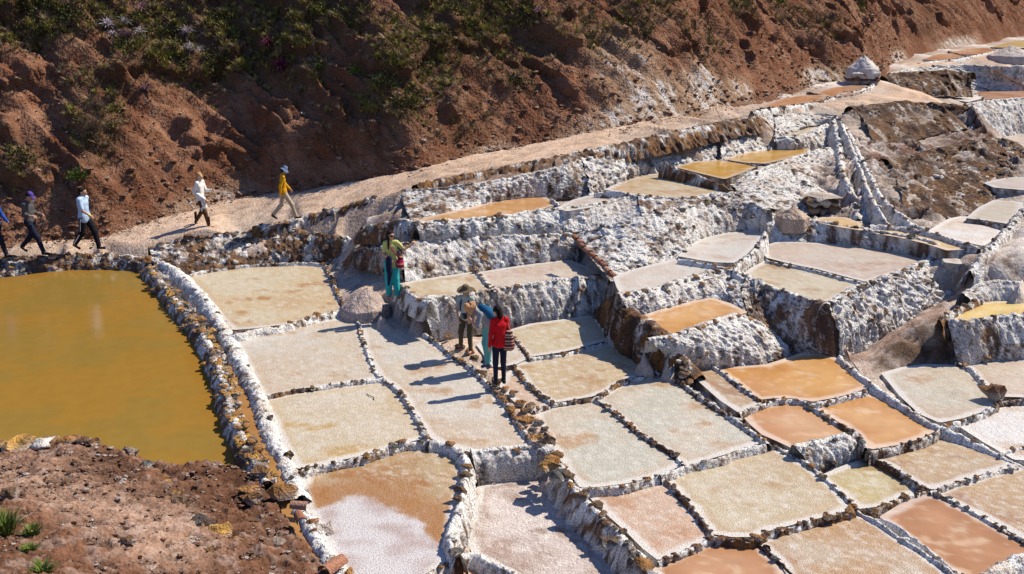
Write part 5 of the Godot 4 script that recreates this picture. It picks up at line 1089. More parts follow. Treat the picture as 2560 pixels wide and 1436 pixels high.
# ---- people ---------------------------------------------------------------------------------------------------------
# a smooth skin round tapered bones: distances on a grid, joined with a smooth minimum, meshed as surface nets
func skin(bones: Array, cell: float, blend: float, st_color := Color.WHITE, bands := PackedColorArray(), band := 0.05) -> ArrayMesh:
	var lo := Vector3.ONE * 1e9
	var hi := -lo
	for b in bones:
		var r := maxf(b[2], b[3]) + cell * 3.0
		lo = lo.min(b[0].min(b[1]) - Vector3.ONE * r)
		hi = hi.max(b[0].max(b[1]) + Vector3.ONE * r)
	var nx := int((hi.x - lo.x) / cell) + 2
	var ny := int((hi.y - lo.y) / cell) + 2
	var nz := int((hi.z - lo.z) / cell) + 2
	var F := PackedFloat32Array()
	F.resize(nx * ny * nz)
	F.fill(1.0)
	var near := {}
	var sx := 1
	var sy := nx
	var sz := nx * ny
	for b in bones:
		var p0: Vector3 = b[0]
		var ax: Vector3 = b[1] - b[0]
		var ra: float = b[2]
		var rb: float = b[3]
		var aa := maxf(ax.length_squared(), 1e-8)
		var reach := maxf(ra, rb) + maxf(cell * 2.2, blend)
		var a := ((p0.min(b[1]) - Vector3.ONE * reach - lo) / cell).floor().max(Vector3.ZERO)
		var z := ((p0.max(b[1]) + Vector3.ONE * reach - lo) / cell).ceil().min(Vector3(nx - 1, ny - 1, nz - 1))
		for k in range(int(a.z), int(z.z) + 1):
			for j in range(int(a.y), int(z.y) + 1):
				var q := lo + Vector3(a.x, j, k) * cell - p0
				var at := k * sz + j * sy + int(a.x)
				for i in int(z.x) - int(a.x) + 1:
					var t := clampf(q.dot(ax) / aa, 0.0, 1.0)
					var d := (q - ax * t).length() - (ra + (rb - ra) * t)
					if d < reach:
						var f := F[at]
						var h := maxf(blend - absf(f - d), 0.0) / blend
						d = minf(f, d) - h * h * blend * 0.25
						F[at] = d
						if absf(d) < cell * 2.0: near[at] = true
					q.x += cell
					at += 1
	var V := PackedVector3Array()
	var C := PackedColorArray()
	var index := {}
	var offs := [0, sx, sy, sx + sy, sz, sx + sz, sy + sz, sx + sy + sz]
	var corner := [Vector3(0, 0, 0), Vector3(1, 0, 0), Vector3(0, 1, 0), Vector3(1, 1, 0), Vector3(0, 0, 1), Vector3(1, 0, 1), Vector3(0, 1, 1), Vector3(1, 1, 1)]
	var edges := [[0, 1], [2, 3], [4, 5], [6, 7], [0, 2], [1, 3], [4, 6], [5, 7], [0, 4], [1, 5], [2, 6], [3, 7]]
	for at in near:
		var signs := 0
		for c in 8:
			if F[at + offs[c]] < 0.0: signs += 1
		if signs == 0 or signs == 8: continue
		var sum := Vector3.ZERO
		var n := 0
		for e in edges:
			var f0 := F[at + offs[e[0]]]
			var f1 := F[at + offs[e[1]]]
			if (f0 < 0.0) != (f1 < 0.0):
				sum += corner[e[0]].lerp(corner[e[1]], f0 / (f0 - f1))
				n += 1
		index[at] = V.size()
		var i: int = at % nx
		var j: int = (at / nx) % ny
		var k: int = at / sz
		var p := lo + (Vector3(i, j, k) + sum / n) * cell
		V.append(p)
		if bands.size():
			C.append(bands[posmod(int(floor(p.y / band)), bands.size())])
		else:
			C.append(st_color)
	var I := PackedInt32Array()
	for at in index:
		for axis in 3:
			var step: int = [sx, sy, sz][axis]
			var u: int = [sy, sz, sx][axis]
			var v: int = [sz, sx, sy][axis]
			var f0 := F[at]
			var f1 := F[at + step]
			if (f0 < 0.0) == (f1 < 0.0): continue
			if not (index.has(at - u) and index.has(at - v) and index.has(at - u - v)): continue
			var a: int = index[at]
			var b: int = index[at - u]
			var c: int = index[at - u - v]
			var d: int = index[at - v]
			if f0 < 0.0: I.append_array(PackedInt32Array([a, c, b, a, d, c]))
			else: I.append_array(PackedInt32Array([a, b, c, a, c, d]))
	var N := PackedVector3Array()
	N.resize(V.size())
	for t in I.size() / 3:
		var n := (V[I[3 * t + 2]] - V[I[3 * t]]).cross(V[I[3 * t + 1]] - V[I[3 * t]])
		for q in 3: N[I[3 * t + q]] += n
	for i in N.size(): N[i] = N[i].normalized()
	return made(V, N, C, I)

func cloth_material(c: Color, rough := 0.9) -> StandardMaterial3D:
	var m := plain(c.r, c.g, c.b, rough, 0.2)
	m.vertex_color_use_as_albedo = true
	m.heightmap_enabled = true
	m.heightmap_texture = M.wrinkle
	m.heightmap_scale = 2.0
	m.uv1_triplanar = true
	m.uv1_world_triplanar = true
	m.uv1_scale = Vector3.ONE * 3.0
	return m

func hand_bones(w: Vector3, along: Vector3, palm_to: Vector3, left: bool) -> Array:
	var f := along.normalized()
	var side := f.cross(palm_to).normalized() * (1.0 if left else -1.0)
	var inn := palm_to.normalized()
	var out := [[w, w + f * 0.07, 0.024, 0.024], [w + side * 0.016, w + f * 0.075 + side * 0.026, 0.017, 0.014], [w - side * 0.016, w + f * 0.072 - side * 0.026, 0.017, 0.014]]
	for k in 4:
		var s: Vector3 = side * [0.030, 0.010, -0.010, -0.028][k]
		var l: float = [0.068, 0.078, 0.072, 0.056][k]
		var a := w + f * 0.08 + s
		var b := a + (f * 0.85 + inn * 0.5).normalized() * l * 0.55
		var c := b + (f * 0.45 + inn * 0.9).normalized() * l * 0.45
		out.append([a, b, 0.0095, 0.009])
		out.append([b, c, 0.009, 0.008])
	var t := w + f * 0.028 + side * 0.026
	var t2 := t + (side * 0.8 + f * 0.6 + inn * 0.3).normalized() * 0.032
	out.append([t, t2, 0.012, 0.0105])
	out.append([t2, t2 + (f + inn * 0.5).normalized() * 0.028, 0.0105, 0.009])
	return out

func joined(meshes: Array) -> ArrayMesh:
	var st := SurfaceTool.new()
	st.begin(Mesh.PRIMITIVE_TRIANGLES)
	for m in meshes: st.append_from(m, 0, Transform3D.IDENTITY)
	return st.commit()

# j: joints in metres from the feet; x to the right, y up, z towards the pools in front
func person(label: String, at: Vector3, size: float, j: Dictionary, w: Dictionary) -> Node3D:
	var root := base("person", at)
	root.scale = Vector3(size * float(w.get("slim", 1.0)), size, size * lerpf(1.0, float(w.get("slim", 1.0)), 0.5))
	tag(root, label, "person", "visitors walking and standing at the ponds")
	var tone: Color = w.get("skin", Color(0.42, 0.24, 0.16))
	var hips: Vector3 = j.hips
	var chest: Vector3 = j.chest
	var neck: Vector3 = j.neck
	var head: Vector3 = j.head
	var face: Vector3 = j.face.normalized()
	var up := (head - neck).normalized()
	var across: Vector3 = (j.shoulder_r - j.shoulder_l).normalized()
	var hip_l: Vector3 = j.hip_l
	var hip_r: Vector3 = j.hip_r
	var low_chest := hips.lerp(chest, 0.55)
	var torso := [
		[hip_l.lerp(hips, 0.35), hip_r.lerp(hips, 0.35), 0.092, 0.092],
		[hips - across * 0.05, low_chest - across * 0.032, 0.09, 0.08], [hips + across * 0.05, low_chest + across * 0.032, 0.09, 0.08],
		[low_chest - across * 0.032, chest - across * 0.065, 0.08, 0.085], [low_chest + across * 0.032, chest + across * 0.065, 0.08, 0.085],
		[chest, neck, 0.08, 0.05],
		[j.shoulder_l.lerp(neck, 0.14) - Vector3(0, 0.008, 0), neck, 0.046, 0.044], [j.shoulder_r.lerp(neck, 0.14) - Vector3(0, 0.008, 0), neck, 0.046, 0.044],
	]
	var body := torso.duplicate()
	body.append([neck, head - up * 0.04, 0.048, 0.046])
	for s in ["l", "r"]:
		body.append([j["shoulder_" + s], j["elbow_" + s], 0.047, 0.037])
		body.append([j["elbow_" + s], j["wrist_" + s], 0.037, 0.026])
		body.append([j["hip_" + s], j["knee_" + s], 0.08, 0.054])
		body.append([j["knee_" + s], j["ankle_" + s], 0.054, 0.036])
		body.append([j["ankle_" + s], j["toe_" + s], 0.036, 0.03])
	var parts := [skin(body, 0.014, 0.03)]
	# head: skull, jaw, nose, ears, brow
	var side := face.cross(up).normalized()
	var fw := (face - up * face.dot(up)).normalized()
	parts.append(skin([
		[head + up * 0.025 - fw * 0.018, head + up * 0.02 + fw * 0.012, 0.088, 0.085],
		[head - up * 0.02 + fw * 0.03, head - up * 0.085 + fw * 0.05, 0.066, 0.036],
		[head - up * 0.06 - fw * 0.02, head - up * 0.12 - fw * 0.03, 0.05, 0.05],
		[head + up * 0.01 + fw * 0.096, head - up * 0.028 + fw * 0.112, 0.010, 0.015],
		[head - up * 0.062 + fw * 0.086 - side * 0.014, head - up * 0.062 + fw * 0.086 + side * 0.014, 0.009, 0.009],
		[head - up * 0.005 - side * 0.088, head - up * 0.035 - side * 0.084, 0.016, 0.011],
		[head - up * 0.005 + side * 0.088, head - up * 0.035 + side * 0.084, 0.016, 0.011],
	], 0.007, 0.02))
	for s in ["l", "r"]:
		var along: Vector3 = j["wrist_" + s] - j["elbow_" + s]
		var palm: Vector3 = (hips - j["wrist_" + s]).normalized()
		palm = (palm - along.normalized() * palm.dot(along.normalized())).normalized()
		parts.append(skin(hand_bones(j["wrist_" + s], j.get("reach_" + s, along), j.get("palm_" + s, palm), s == "l"), 0.0055, 0.008))
	put("body", joined(parts), M.skins[int(tone.r * 100)] if M.skins.has(int(tone.r * 100)) else skin_material(tone), root)
	for s in [-1.0, 1.0]:
		var e := put("eye", M.eyeball, M.eye, root)
		e.position = head + fw * 0.086 + side * 0.03 * s + up * 0.006
	# clothes: the same bones, wider, ending at their hems
	var top: Color = w.top
	var tb := []
	var ease: float = w.get("top_ease", 0.016)
	for b in torso: tb.append([b[0], b[1], b[2] + ease, b[3] + ease * (0.6 if b[1] == neck else 1.0)])
	if w.get("long_top", 0.0) > 0.0:
		var down := (hips - chest).normalized() * float(w.long_top)
		tb.append([hips - across * 0.06, hips - across * 0.075 + down, 0.112, 0.118])
		tb.append([hips + across * 0.06, hips + across * 0.075 + down, 0.112, 0.118])
	for s in ["l", "r"]:
		var sh: Vector3 = j["shoulder_" + s]
		var el: Vector3 = j["elbow_" + s]
		var wr: Vector3 = j["wrist_" + s]
		var sleeve: float = w.get("sleeve", 2.0)   # 1 to the elbow, 2 to the wrist
		tb.append([sh, sh.lerp(el, minf(sleeve, 1.0)), 0.056 + ease * 0.3, 0.049 + ease * 0.4])
		if sleeve > 1.0: tb.append([el, el.lerp(wr, (sleeve - 1.0) * 0.94), 0.047 + ease * 0.3, 0.037 + ease * 0.3])
	put("top", skin(tb, 0.015, 0.035, Color.WHITE, w.get("top_bands", PackedColorArray()), 0.06), cloth_material(top), root)
	var lb := [[hip_l.lerp(hips, 0.35), hip_r.lerp(hips, 0.35), 0.108, 0.108]]
	var le: float = w.get("leg_ease", 0.012)
	for s in ["l", "r"]:
		lb.append([j["hip_" + s], j["knee_" + s], 0.092 + le * 0.6, 0.064 + le])
		lb.append([j["knee_" + s], j["knee_" + s].lerp(j["ankle_" + s], w.get("leg_to", 0.95)), 0.062 + le, w.get("cuff", 0.046) + le * 0.8])
	put("trousers", skin(lb, 0.015, 0.03), cloth_material(w.legs), root)
	for s in ["l", "r"]:
		var an: Vector3 = j["ankle_" + s]
		var toe: Vector3 = j["toe_" + s]
		var flat := toe - an
		flat.y = 0
		flat = flat.normalized()
		var sb := [[an - flat * 0.03 + Vector3(0, -0.03, 0), toe + Vector3(0, 0.002, 0), 0.045, 0.036], [an, an + Vector3(0, float(w.get("boot", 0.02)), 0), 0.046, 0.048]]
		put("shoe", skin(sb, 0.012, 0.02), cloth_material(w.shoes, 0.7), root)
	if w.has("hair"):
		var hb := [[head + up * 0.045 - fw * 0.028, head + up * 0.035 + fw * 0.0, 0.092, 0.086], [head - fw * 0.04, head - up * 0.05 - fw * 0.05, 0.078, 0.06]]
		var fall: Vector3 = w.get("hair_fall", Vector3.ZERO)
		if fall != Vector3.ZERO:
			var q := head - up * 0.03 - fw * 0.06
			hb.append([q, q + fall * 0.5 - fw * 0.02, 0.066, float(w.get("hair_wide", 0.06))])
			hb.append([q + fall * 0.5 - fw * 0.02, q + fall, float(w.get("hair_wide", 0.06)), 0.03])
			if w.get("hair_front", false):
				for s in [-1.0, 1.0]:
					hb.append([head + side * 0.075 * s, head + side * 0.085 * s + fall * 0.9 + fw * 0.05, 0.034, 0.022])
		put("hair", skin(hb, 0.012, 0.025), cloth_material(w.hair, 0.6), root)
	if w.has("hat"):
		var h: Array = w.hat   # colour, brim radius, droop, crown height
		var b := Basis(side, up, side.cross(up)).orthonormalized()
		var o := put("hat", lathe([Vector2(0.001, h[3]), Vector2(0.05, h[3] - 0.004), Vector2(0.078, h[3] - 0.02), Vector2(0.092, h[3] * 0.45), Vector2(0.1, 0.005), Vector2(0.112, -0.004), Vector2(h[1] * 0.85, h[2] * 0.5), Vector2(h[1], h[2]), Vector2(h[1] - 0.004, h[2] - 0.008), Vector2(0.1, -0.012)], 28, 0.09 if h[1] > 0.15 else 0.03), cloth_material(h[0]), root)
		o.transform = Transform3D(b, head + up * 0.062 - fw * 0.006)
	if w.has("cap"):
		put("cap", skin([[head + up * 0.072 - fw * 0.02, head + up * 0.066 + fw * 0.015, 0.079, 0.074], [head + up * 0.055 + fw * 0.08, head + up * 0.04 + fw * 0.17, 0.02, 0.012], [head + up * 0.055 + fw * 0.08 + side * 0.045, head + up * 0.035 + fw * 0.155 + side * 0.03, 0.018, 0.012], [head + up * 0.055 + fw * 0.08 - side * 0.045, head + up * 0.035 + fw * 0.155 - side * 0.03, 0.018, 0.012]], 0.01, 0.015), cloth_material(w.cap), root)
	return root

func skin_material(tone: Color) -> StandardMaterial3D:
	var m := plain(tone.r, tone.g, tone.b, 0.55, 0.4)
	M.skins[int(tone.r * 100)] = m
	return m

# standing joints, to be moved by hand for each pose; lean bends the trunk, dirs are unit vectors
func stance(f: Vector3) -> Dictionary:
	var r := f.cross(Vector3.UP).normalized()    # the person's right
	var d := {"face": f}
	d.hips = Vector3(0, 0.93, 0)
	d.chest = Vector3(0, 1.27, 0) - f * 0.01
	d.neck = Vector3(0, 1.43, 0)
	d.head = Vector3(0, 1.56, 0) + f * 0.02
	for s in [["l", -1.0], ["r", 1.0]]:
		var q: Vector3 = r * float(s[1])
		d["shoulder_" + s[0]] = Vector3(0, 1.375, 0) + q * 0.165
		d["elbow_" + s[0]] = Vector3(0, 1.10, 0) + q * 0.22 - f * 0.02
		d["wrist_" + s[0]] = Vector3(0, 0.86, 0) + q * 0.235 + f * 0.05
		d["hip_" + s[0]] = Vector3(0, 0.88, 0) + q * 0.09
		d["knee_" + s[0]] = Vector3(0, 0.48, 0) + q * 0.095 + f * 0.02
		d["ankle_" + s[0]] = Vector3(0, 0.08, 0) + q * 0.1
		d["toe_" + s[0]] = Vector3(0, 0.035, 0) + q * 0.115 + f * 0.16
	return d

# a walking step: front leg of side s forward, the other behind with its heel up
func stride(d: Dictionary, f: Vector3, front: String, long: float) -> void:
	var back := "l" if front == "r" else "r"
	var r := f.cross(Vector3.UP).normalized()
	var q := r * (1.0 if front == "r" else -1.0)
	d["knee_" + front] = d["hip_" + front] + f * long * 0.33 - Vector3(0, 0.40, 0)
	d["ankle_" + front] = Vector3(0, 0.08, 0) + q * 0.07 + f * long * 0.5
	d["toe_" + front] = d["ankle_" + front] + f * 0.16 + Vector3(0, -0.035, 0)
	d["knee_" + back] = d["hip_" + back] - f * long * 0.10 - Vector3(0, 0.40, 0)
	d["ankle_" + back] = Vector3(0, 0.16, 0) - q * 0.07 - f * long * 0.52
	d["toe_" + back] = d["ankle_" + back] + f * 0.11 + Vector3(0, -0.125, 0)
	d["elbow_" + back] = d["shoulder_" + back] + f * 0.08 - Vector3(0, 0.27, 0) - q * 0.03
	d["wrist_" + back] = d["elbow_" + back] + f * 0.17 - Vector3(0, 0.17, 0)
	d["elbow_" + front] = d["shoulder_" + front] - f * 0.12 - Vector3(0, 0.26, 0) + q * 0.03
	d["wrist_" + front] = d["elbow_" + front] - f * 0.02 - Vector3(0, 0.24, 0)

func materials() -> void:
	M.skins = {}
	var grain := picture(noise(0.03, 5, FastNoiseLite.FRACTAL_FBM, 3), 512, 0.62, 1.0, 1.9, 0.5)
	var speck := picture(noise(0.09, 3, FastNoiseLite.FRACTAL_FBM, 5), 512, 0.62, 1.0, 2.6, 0.5)
	var relief := picture(noise(0.025, 6, FastNoiseLite.FRACTAL_FBM, 8), 512, 0.0, 1.0, 1.6)
	var ripple := picture(noise(0.02, 3, FastNoiseLite.FRACTAL_FBM, 11), 512, 0.0, 1.0, 1.5)
	M.wrinkle = picture(noise(0.012, 3, FastNoiseLite.FRACTAL_RIDGED, 13), 512, 0.0, 1.0, 1.2)
	var grit := picture(noise(0.085, 4, FastNoiseLite.FRACTAL_FBM, 23), 512, 0.42, 1.0, 3.0, 0.32)
	M.crust = stuff_material(grit, 0.75, 0.85, relief, 2.5, 1.0)
	M.soil = stuff_material(grit, 0.55, 0.95, relief, 5.0, 1.0)
	M.soil.metallic_specular = 0.15
	M.earth = stuff_material(picture(noise(0.05, 4, FastNoiseLite.FRACTAL_FBM, 19), 512, 0.68, 1.0, 2.2, 0.6), 0.7, 0.95, relief, 1.6, 1.0)
	M.earth.metallic_specular = 0.15
	M.stone = stuff_material(grit, 1.3, 0.85, relief, 3.0, 1.0)
	M.water = stuff_material(picture(noise(0.012, 4, FastNoiseLite.FRACTAL_FBM, 17), 512, 0.965, 1.0, 1.4), 0.35, 0.14, ripple, 0.10)
	M.water.metallic_specular = 0.35
	M.brine = stuff_material(speck, 0.9, 0.28, relief, 0.4)
	M.brine.metallic_specular = 0.5
	M.dry = stuff_material(speck, 0.8, 0.9, relief, 1.0)
	M.leaf = plain(1, 1, 1, 0.8, 0.2)
	M.leaf.vertex_color_use_as_albedo = true
	M.leaf.cull_mode = BaseMaterial3D.CULL_DISABLED
	M.leaf.backlight_enabled = true
	M.leaf.backlight = Color(0.25, 0.25, 0.2)
	M.twig = plain(1, 1, 1, 0.9, 0.1)
	M.twig.vertex_color_use_as_albedo = true
	M.twig.cull_mode = BaseMaterial3D.CULL_DISABLED
	M.clay = stuff_material(grain, 2.0, 0.8, relief, 1.5)
	M.eye = plain(0.02, 0.015, 0.01, 0.3)
	M.eyeball = SphereMesh.new()
	M.eyeball.radius = 0.012
	M.eyeball.height = 0.02
	M.eyeball.radial_segments = 8
	M.eyeball.rings = 4

func _ready() -> void:
	var cam := Camera3D.new()
	cam.name = "camera"
	cam.fov = 28.765
	cam.near = 0.5
	cam.far = 400.0
	cam.position = Vector3(0, CAM_H, 0)
	cam.rotation.x = -CAM_PITCH
	add_child(cam)
	var env := Environment.new()
	var sky_m := ProceduralSkyMaterial.new()
	sky_m.sky_top_color = Color(0.30, 0.43, 0.66)
	sky_m.sky_horizon_color = Color(0.66, 0.73, 0.82)
	sky_m.sky_curve = 0.18
	sky_m.ground_bottom_color = Color(0.30, 0.23, 0.19)
	sky_m.ground_horizon_color = Color(0.45, 0.42, 0.42)
	sky_m.sun_angle_max = 4.0
	sky_m.energy_multiplier = 0.8
	var sky := Sky.new()
	sky.sky_material = sky_m
	env.background_mode = Environment.BG_SKY
	env.sky = sky
	env.tonemap_mode = Environment.TONE_MAPPER_LINEAR
	env.tonemap_exposure = 1.6
	env.sdfgi_enabled = true
	env.ssao_enabled = true
	env.ssil_enabled = true
	var we := WorldEnvironment.new()
	we.name = "world_environment"
	we.environment = env
	add_child(we)
	var sun := DirectionalLight3D.new()
	sun.name = "sun"
	sun.light_energy = 1.55
	sun.light_color = Color(1.0, 0.955, 0.88)
	sun.light_angular_distance = 0.5
	sun.shadow_enabled = true
	add_child(sun)
	sun.look_at_from_position(Vector3(0.565, 0.766, -0.29) * 30.0, Vector3.ZERO, Vector3.FORWARD)

	rng.seed = 7
	coarse = noise(0.5, 3, FastNoiseLite.FRACTAL_FBM, 2)
	medium = noise(2.0, 3, FastNoiseLite.FRACTAL_FBM, 4)
	fine = noise(8.0, 2, FastNoiseLite.FRACTAL_FBM, 6)
	ridged = noise(0.42, 3, FastNoiseLite.FRACTAL_RIDGED, 9)
	materials()
	make_stones()

	# the large structure
	hillside()
	var g := ground_points()
	var mound_pts := points3(MOUND)
	ground_sheet("ground", g[0], g[1], -20.0, -46.0, 7.5, -9.0, 0.12, "pale trodden paths and banks between the terraces on the left", 1.0)
	ground_sheet("ground", g[0], g[1], 7.5, -28.06, 22.0, -9.0, 0.12, "pale trodden track and brown mound on the right", 1.0)
	ground_sheet("crag", g[0], g[1], 7.5, -46.0, 22.0, -28.0, 0.07, "dark crumbling crag with salt streaks below the path fork", 1.0)
	ground_sheet("far_ground", g[0], g[1], 7.0, -115.0, 80.0, -45.8, 0.3, "far salt terraces ground at the bend of the valley", 0.7)
	var mk := PackedColorArray()
	for p in mound_pts: mk.append(Color(0.14, 0.07, 0.043, 0.95) if p.y < 0.45 or p.y > 0.8 else Color(0.32, 0.205, 0.15, 0.4))
	ground_sheet("mound", mound_pts, mk, -9.0, -19.5, -1.2, -9.5, 0.045, "rough brown mound of pebbly earth in the near left corner", 0.62, 0.5, 0.045)
	for d in PONDS: pond(d)
	for w in WALLS: retaining_wall(w)
	for d in CANALS: canal(d[0], d[1], d[2])
	for d in DIKES: dike(d)
	objects()
	people()
	plants()
	pebbles()

func tile_row(at: Array, label: String) -> void:
	var pts := points3(at)
	var line := spaced(pts, 0.2, false)
	var root := base("clay_tile_channel", line[line.size() / 2])
	tag(root, label, "tile channel")
	for i in line.size():
		var t := (line[mini(i + 1, line.size() - 1)] - line[maxi(i - 1, 0)]).normalized()
		var o := put("tile", half_tile(0.26, 0.085, i), M.clay, root)
		o.transform = Transform3D(Basis.looking_at(-t, Vector3.UP) * Basis(Vector3(1, 0, 0), -0.12), line[i] - root.position + Vector3(rng.randf_range(-0.02, 0.02), 0.03, 0))

func half_tile(long: float, r: float, s: int) -> ArrayMesh:
	var V := PackedVector3Array()
	var C := PackedColorArray()
	var tone: Color = [Color(0.36, 0.15, 0.09), Color(0.42, 0.20, 0.13), Color(0.30, 0.13, 0.09), Color(0.44, 0.25, 0.18)][s % 4]
	for j in 2:
		var z := (j - 0.5) * long
		var k := 1.0 + 0.12 * (j - 0.5)
		for i in 9:
			var a := PI * i / 8.0
			V.append(Vector3(cos(a) * r * k, sin(a) * r * k, z))
			C.append(tone)
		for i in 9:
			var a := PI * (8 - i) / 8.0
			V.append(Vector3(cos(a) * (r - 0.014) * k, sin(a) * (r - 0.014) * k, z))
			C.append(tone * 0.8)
		V.append(V[j * 19])
		C.append(tone)
	return sheet(19, 2, V, C)

func boulder(called: String, kind: String, at: Vector3, size: Vector3, turn: float, label: String, group := "", pick := -1) -> void:
	var list: Array = stone_mesh[kind]
	var o := put(called, list[rng.randi() % list.size() if pick < 0 else pick], M.stone)
	o.transform = Transform3D(Basis(Vector3.UP, turn).scaled_local(size), at)
	tag(o, label, "rock", group)

func objects() -> void:
	heap("salt_heap", Vector3(-3.6, 0.2, -26.6), 0.6, 0.5, Vector3(1.1, 1, 1.35), Color(0.50, 0.40, 0.36), "pinkish grey heap of harvested salt at the feet of the woman in teal trousers", 1)
	heap("salt_heap", Vector3(15.85, 3.82, -51.3), 0.66, 0.66, Vector3(1.15, 1, 1.0), Color(0.72, 0.68, 0.65), "small white salt heap on a square stone base below the hill", 2)
	heap("salt_heap", Vector3(28.0, 3.4, -64.0), 1.0, 0.65, Vector3(1.3, 1, 1.0), Color(0.62, 0.54, 0.50), "far salt heap by the bend of the path in the top right corner", 3)
	heap("salt_heap", Vector3(7.77, 1.64, -30.3), 0.4, 0.36, Vector3(1.2, 1, 1), Color(0.58, 0.44, 0.34), "small beige salt heap beside the flat stone block", 4)
	# stone base under the white heap and the block on the slope, stacked from rough stones
	for q in [["stone_plinth", Vector3(15.85, 3.22, -51.2), Vector3(1.25, 0.64, 1.1), "square base of dark stacked stones that carries the small white salt heap"], ["stone_block", Vector3(8.9, 1.58, -31.6), Vector3(0.85, 0.42, 0.8), "flat topped block of dark stones at the foot of the white fan slope"]]:
		var root := base(q[0], q[1])
		tag(root, q[3], "stone block")
		var size: Vector3 = q[2]
		for j in 2:
			for i in 3:
				for k in 2:
					var o := put("stone", stone_mesh["brown" if j == 0 else "mix"][rng.randi() % 12], M.stone, root)
					o.transform = Transform3D(Basis(Vector3.UP, rng.randf_range(-0.25, 0.25) + PI * 0.5 * (rng.randi() % 2)).scaled_local(Vector3(size.x / 2.1, size.y / 1.1, size.z / 1.6)), Vector3((i - 1) * size.x / 3.2, (j + 0.35) * size.y / 2.1, (k - 0.5) * size.z / 2.1))
		if q[0] == "stone_block":
			var slab := put("slab", lump(91, Color(0.62, 0.52, 0.45), 1.0, 0.3), M.stone, root)
			slab.scale = Vector3(size.x * 1.12, 0.8, size.z * 1.12)
			slab.position = Vector3(0, size.y - 0.02, 0)
	tile_row(TILES, "row of broken half round clay tiles carrying water down between two terraces")
	# single clay pieces by the canal
	var o := put("clay_pipe", half_tile(0.42, 0.11, 1), M.clay)
	o.transform = Transform3D(Basis(Vector3.UP, -0.55), Vector3(-2.55, 0.13, -14.25))
	tag(o, "reddish clay pipe lying in the canal mouth at the lower frame", "clay pipe")
	for q in [[Vector3(-3.36, 0.16, -16.05), 1.35, "flat orange clay shard across the head of the lower canal bank", 3], [Vector3(-3.27, 0.17, -15.62), 0.4, "curved red clay shard on the lower canal bank", 0], [Vector3(-3.95, 0.1, -15.25), 0.2, "reddish clay tile fragment on the earth left of the canal", 2]]:
		o = put("clay_shard", half_tile(0.28, 0.08, q[3]), M.clay)
		o.transform = Transform3D(Basis(Vector3.UP, q[1]) * Basis(Vector3(0, 0, 1), 0.3), q[0])
		tag(o, q[2], "clay shard", "clay shards by the canal")
	o = put("stone_slab", lump(92, Color(0.46, 0.38, 0.35), 1.0, 0.2), M.stone)
	o.transform = Transform3D(Basis(Vector3.UP, 0.5) * Basis(Vector3(1, 0, 0), 0.25), Vector3(-2.86, -0.06, -15.7))
	o.scale = Vector3(0.2, 0.35, 0.34)
	tag(o, "thin pinkish stone slab leaning at the edge of the white salt crust", "stone slab")
	boulder("rock", "mix", Vector3(-3.72, 0.16, -16.55), Vector3(0.5, 0.38, 0.42), 0.4, "large pale brown rock lying across the canal beside the half white pond", "", 4)
	boulder("rock", "rust", Vector3(9.72, 0.12, -21.1), Vector3(0.42, 0.42, 0.55), 0.5, "big yellow brown rock on the corner of the greyish pond", "", 7)
	boulder("rock", "dark", Vector3(1.42, 0.12, -14.95), Vector3(0.34, 0.28, 0.3), 0.2, "smooth dark grey rock on the stony bank of the dry salt flat", "", 3)
	boulder("rock", "dark", Vector3(0.78, 0.06, -17.35), Vector3(0.34, 0.3, 0.34), 0.9, "grey green boulder at the top corner of the dry salt flat", "", 6)
	boulder("rock", "cap", Vector3(0.62, 0.1, -17.65), Vector3(0.42, 0.26, 0.34), 0.3, "flat orange boulder beside the grey green one", "", 1)
	# the twig in the pond
	var st := SurfaceTool.new()
	st.begin(Mesh.PRIMITIVE_TRIANGLES)
	var tw := [Vector3(-0.11, 0.012, -0.16), Vector3(-0.03, 0.02, -0.05), Vector3(0.05, 0.016, 0.02), Vector3(0.08, 0.01, 0.16)]
	for i in 3:
		var a: Vector3 = tw[i]
		var b: Vector3 = tw[i + 1]
		var s := (b - a).cross(Vector3.UP).normalized() * 0.007
		var u := Vector3(0, 0.012, 0)
		for v in [a - s, b - s, a + u, a + u, b - s, b + u, a + u, b + u, a + s, a + s, b + u, b + s]:
			st.add_vertex(v)
	st.generate_normals()
	o = put("twig", st.commit(), plain(0.03, 0.02, 0.015))
	o.position = Vector3(-2.84, 0.0, -21.06)
	tag(o, "thin dark bent twig lying in the sandy cream pond", "twig")
	# flat stones of the visitors' path
	var root := base("stepping_stones", Vector3(0.2, 0.05, -19.5))
	tag(root, "scattered flat rusty stones paving the strip where the visitors walk", "stepping stones")
	for q in STEPS:
		stone("rust" if rng.randf() < 0.75 else "mix", Vector3(q[0], 0.07 + rng.randf_range(-0.02, 0.02), q[1]) - root.position, rng.randf_range(0.16, 0.27), root, 0.0, 0.1)
	# rocks on the near mound
	var k := 0
	for q in MOUND_ROCKS:
		k += 1
		boulder("rock", q[3], Vector3(q[0], q[1] + q[4] * 0.22, q[2]), Vector3(q[4], q[4] * 0.75, q[4] * 0.85), k * 1.7, q[5], "rocks on the near mound")

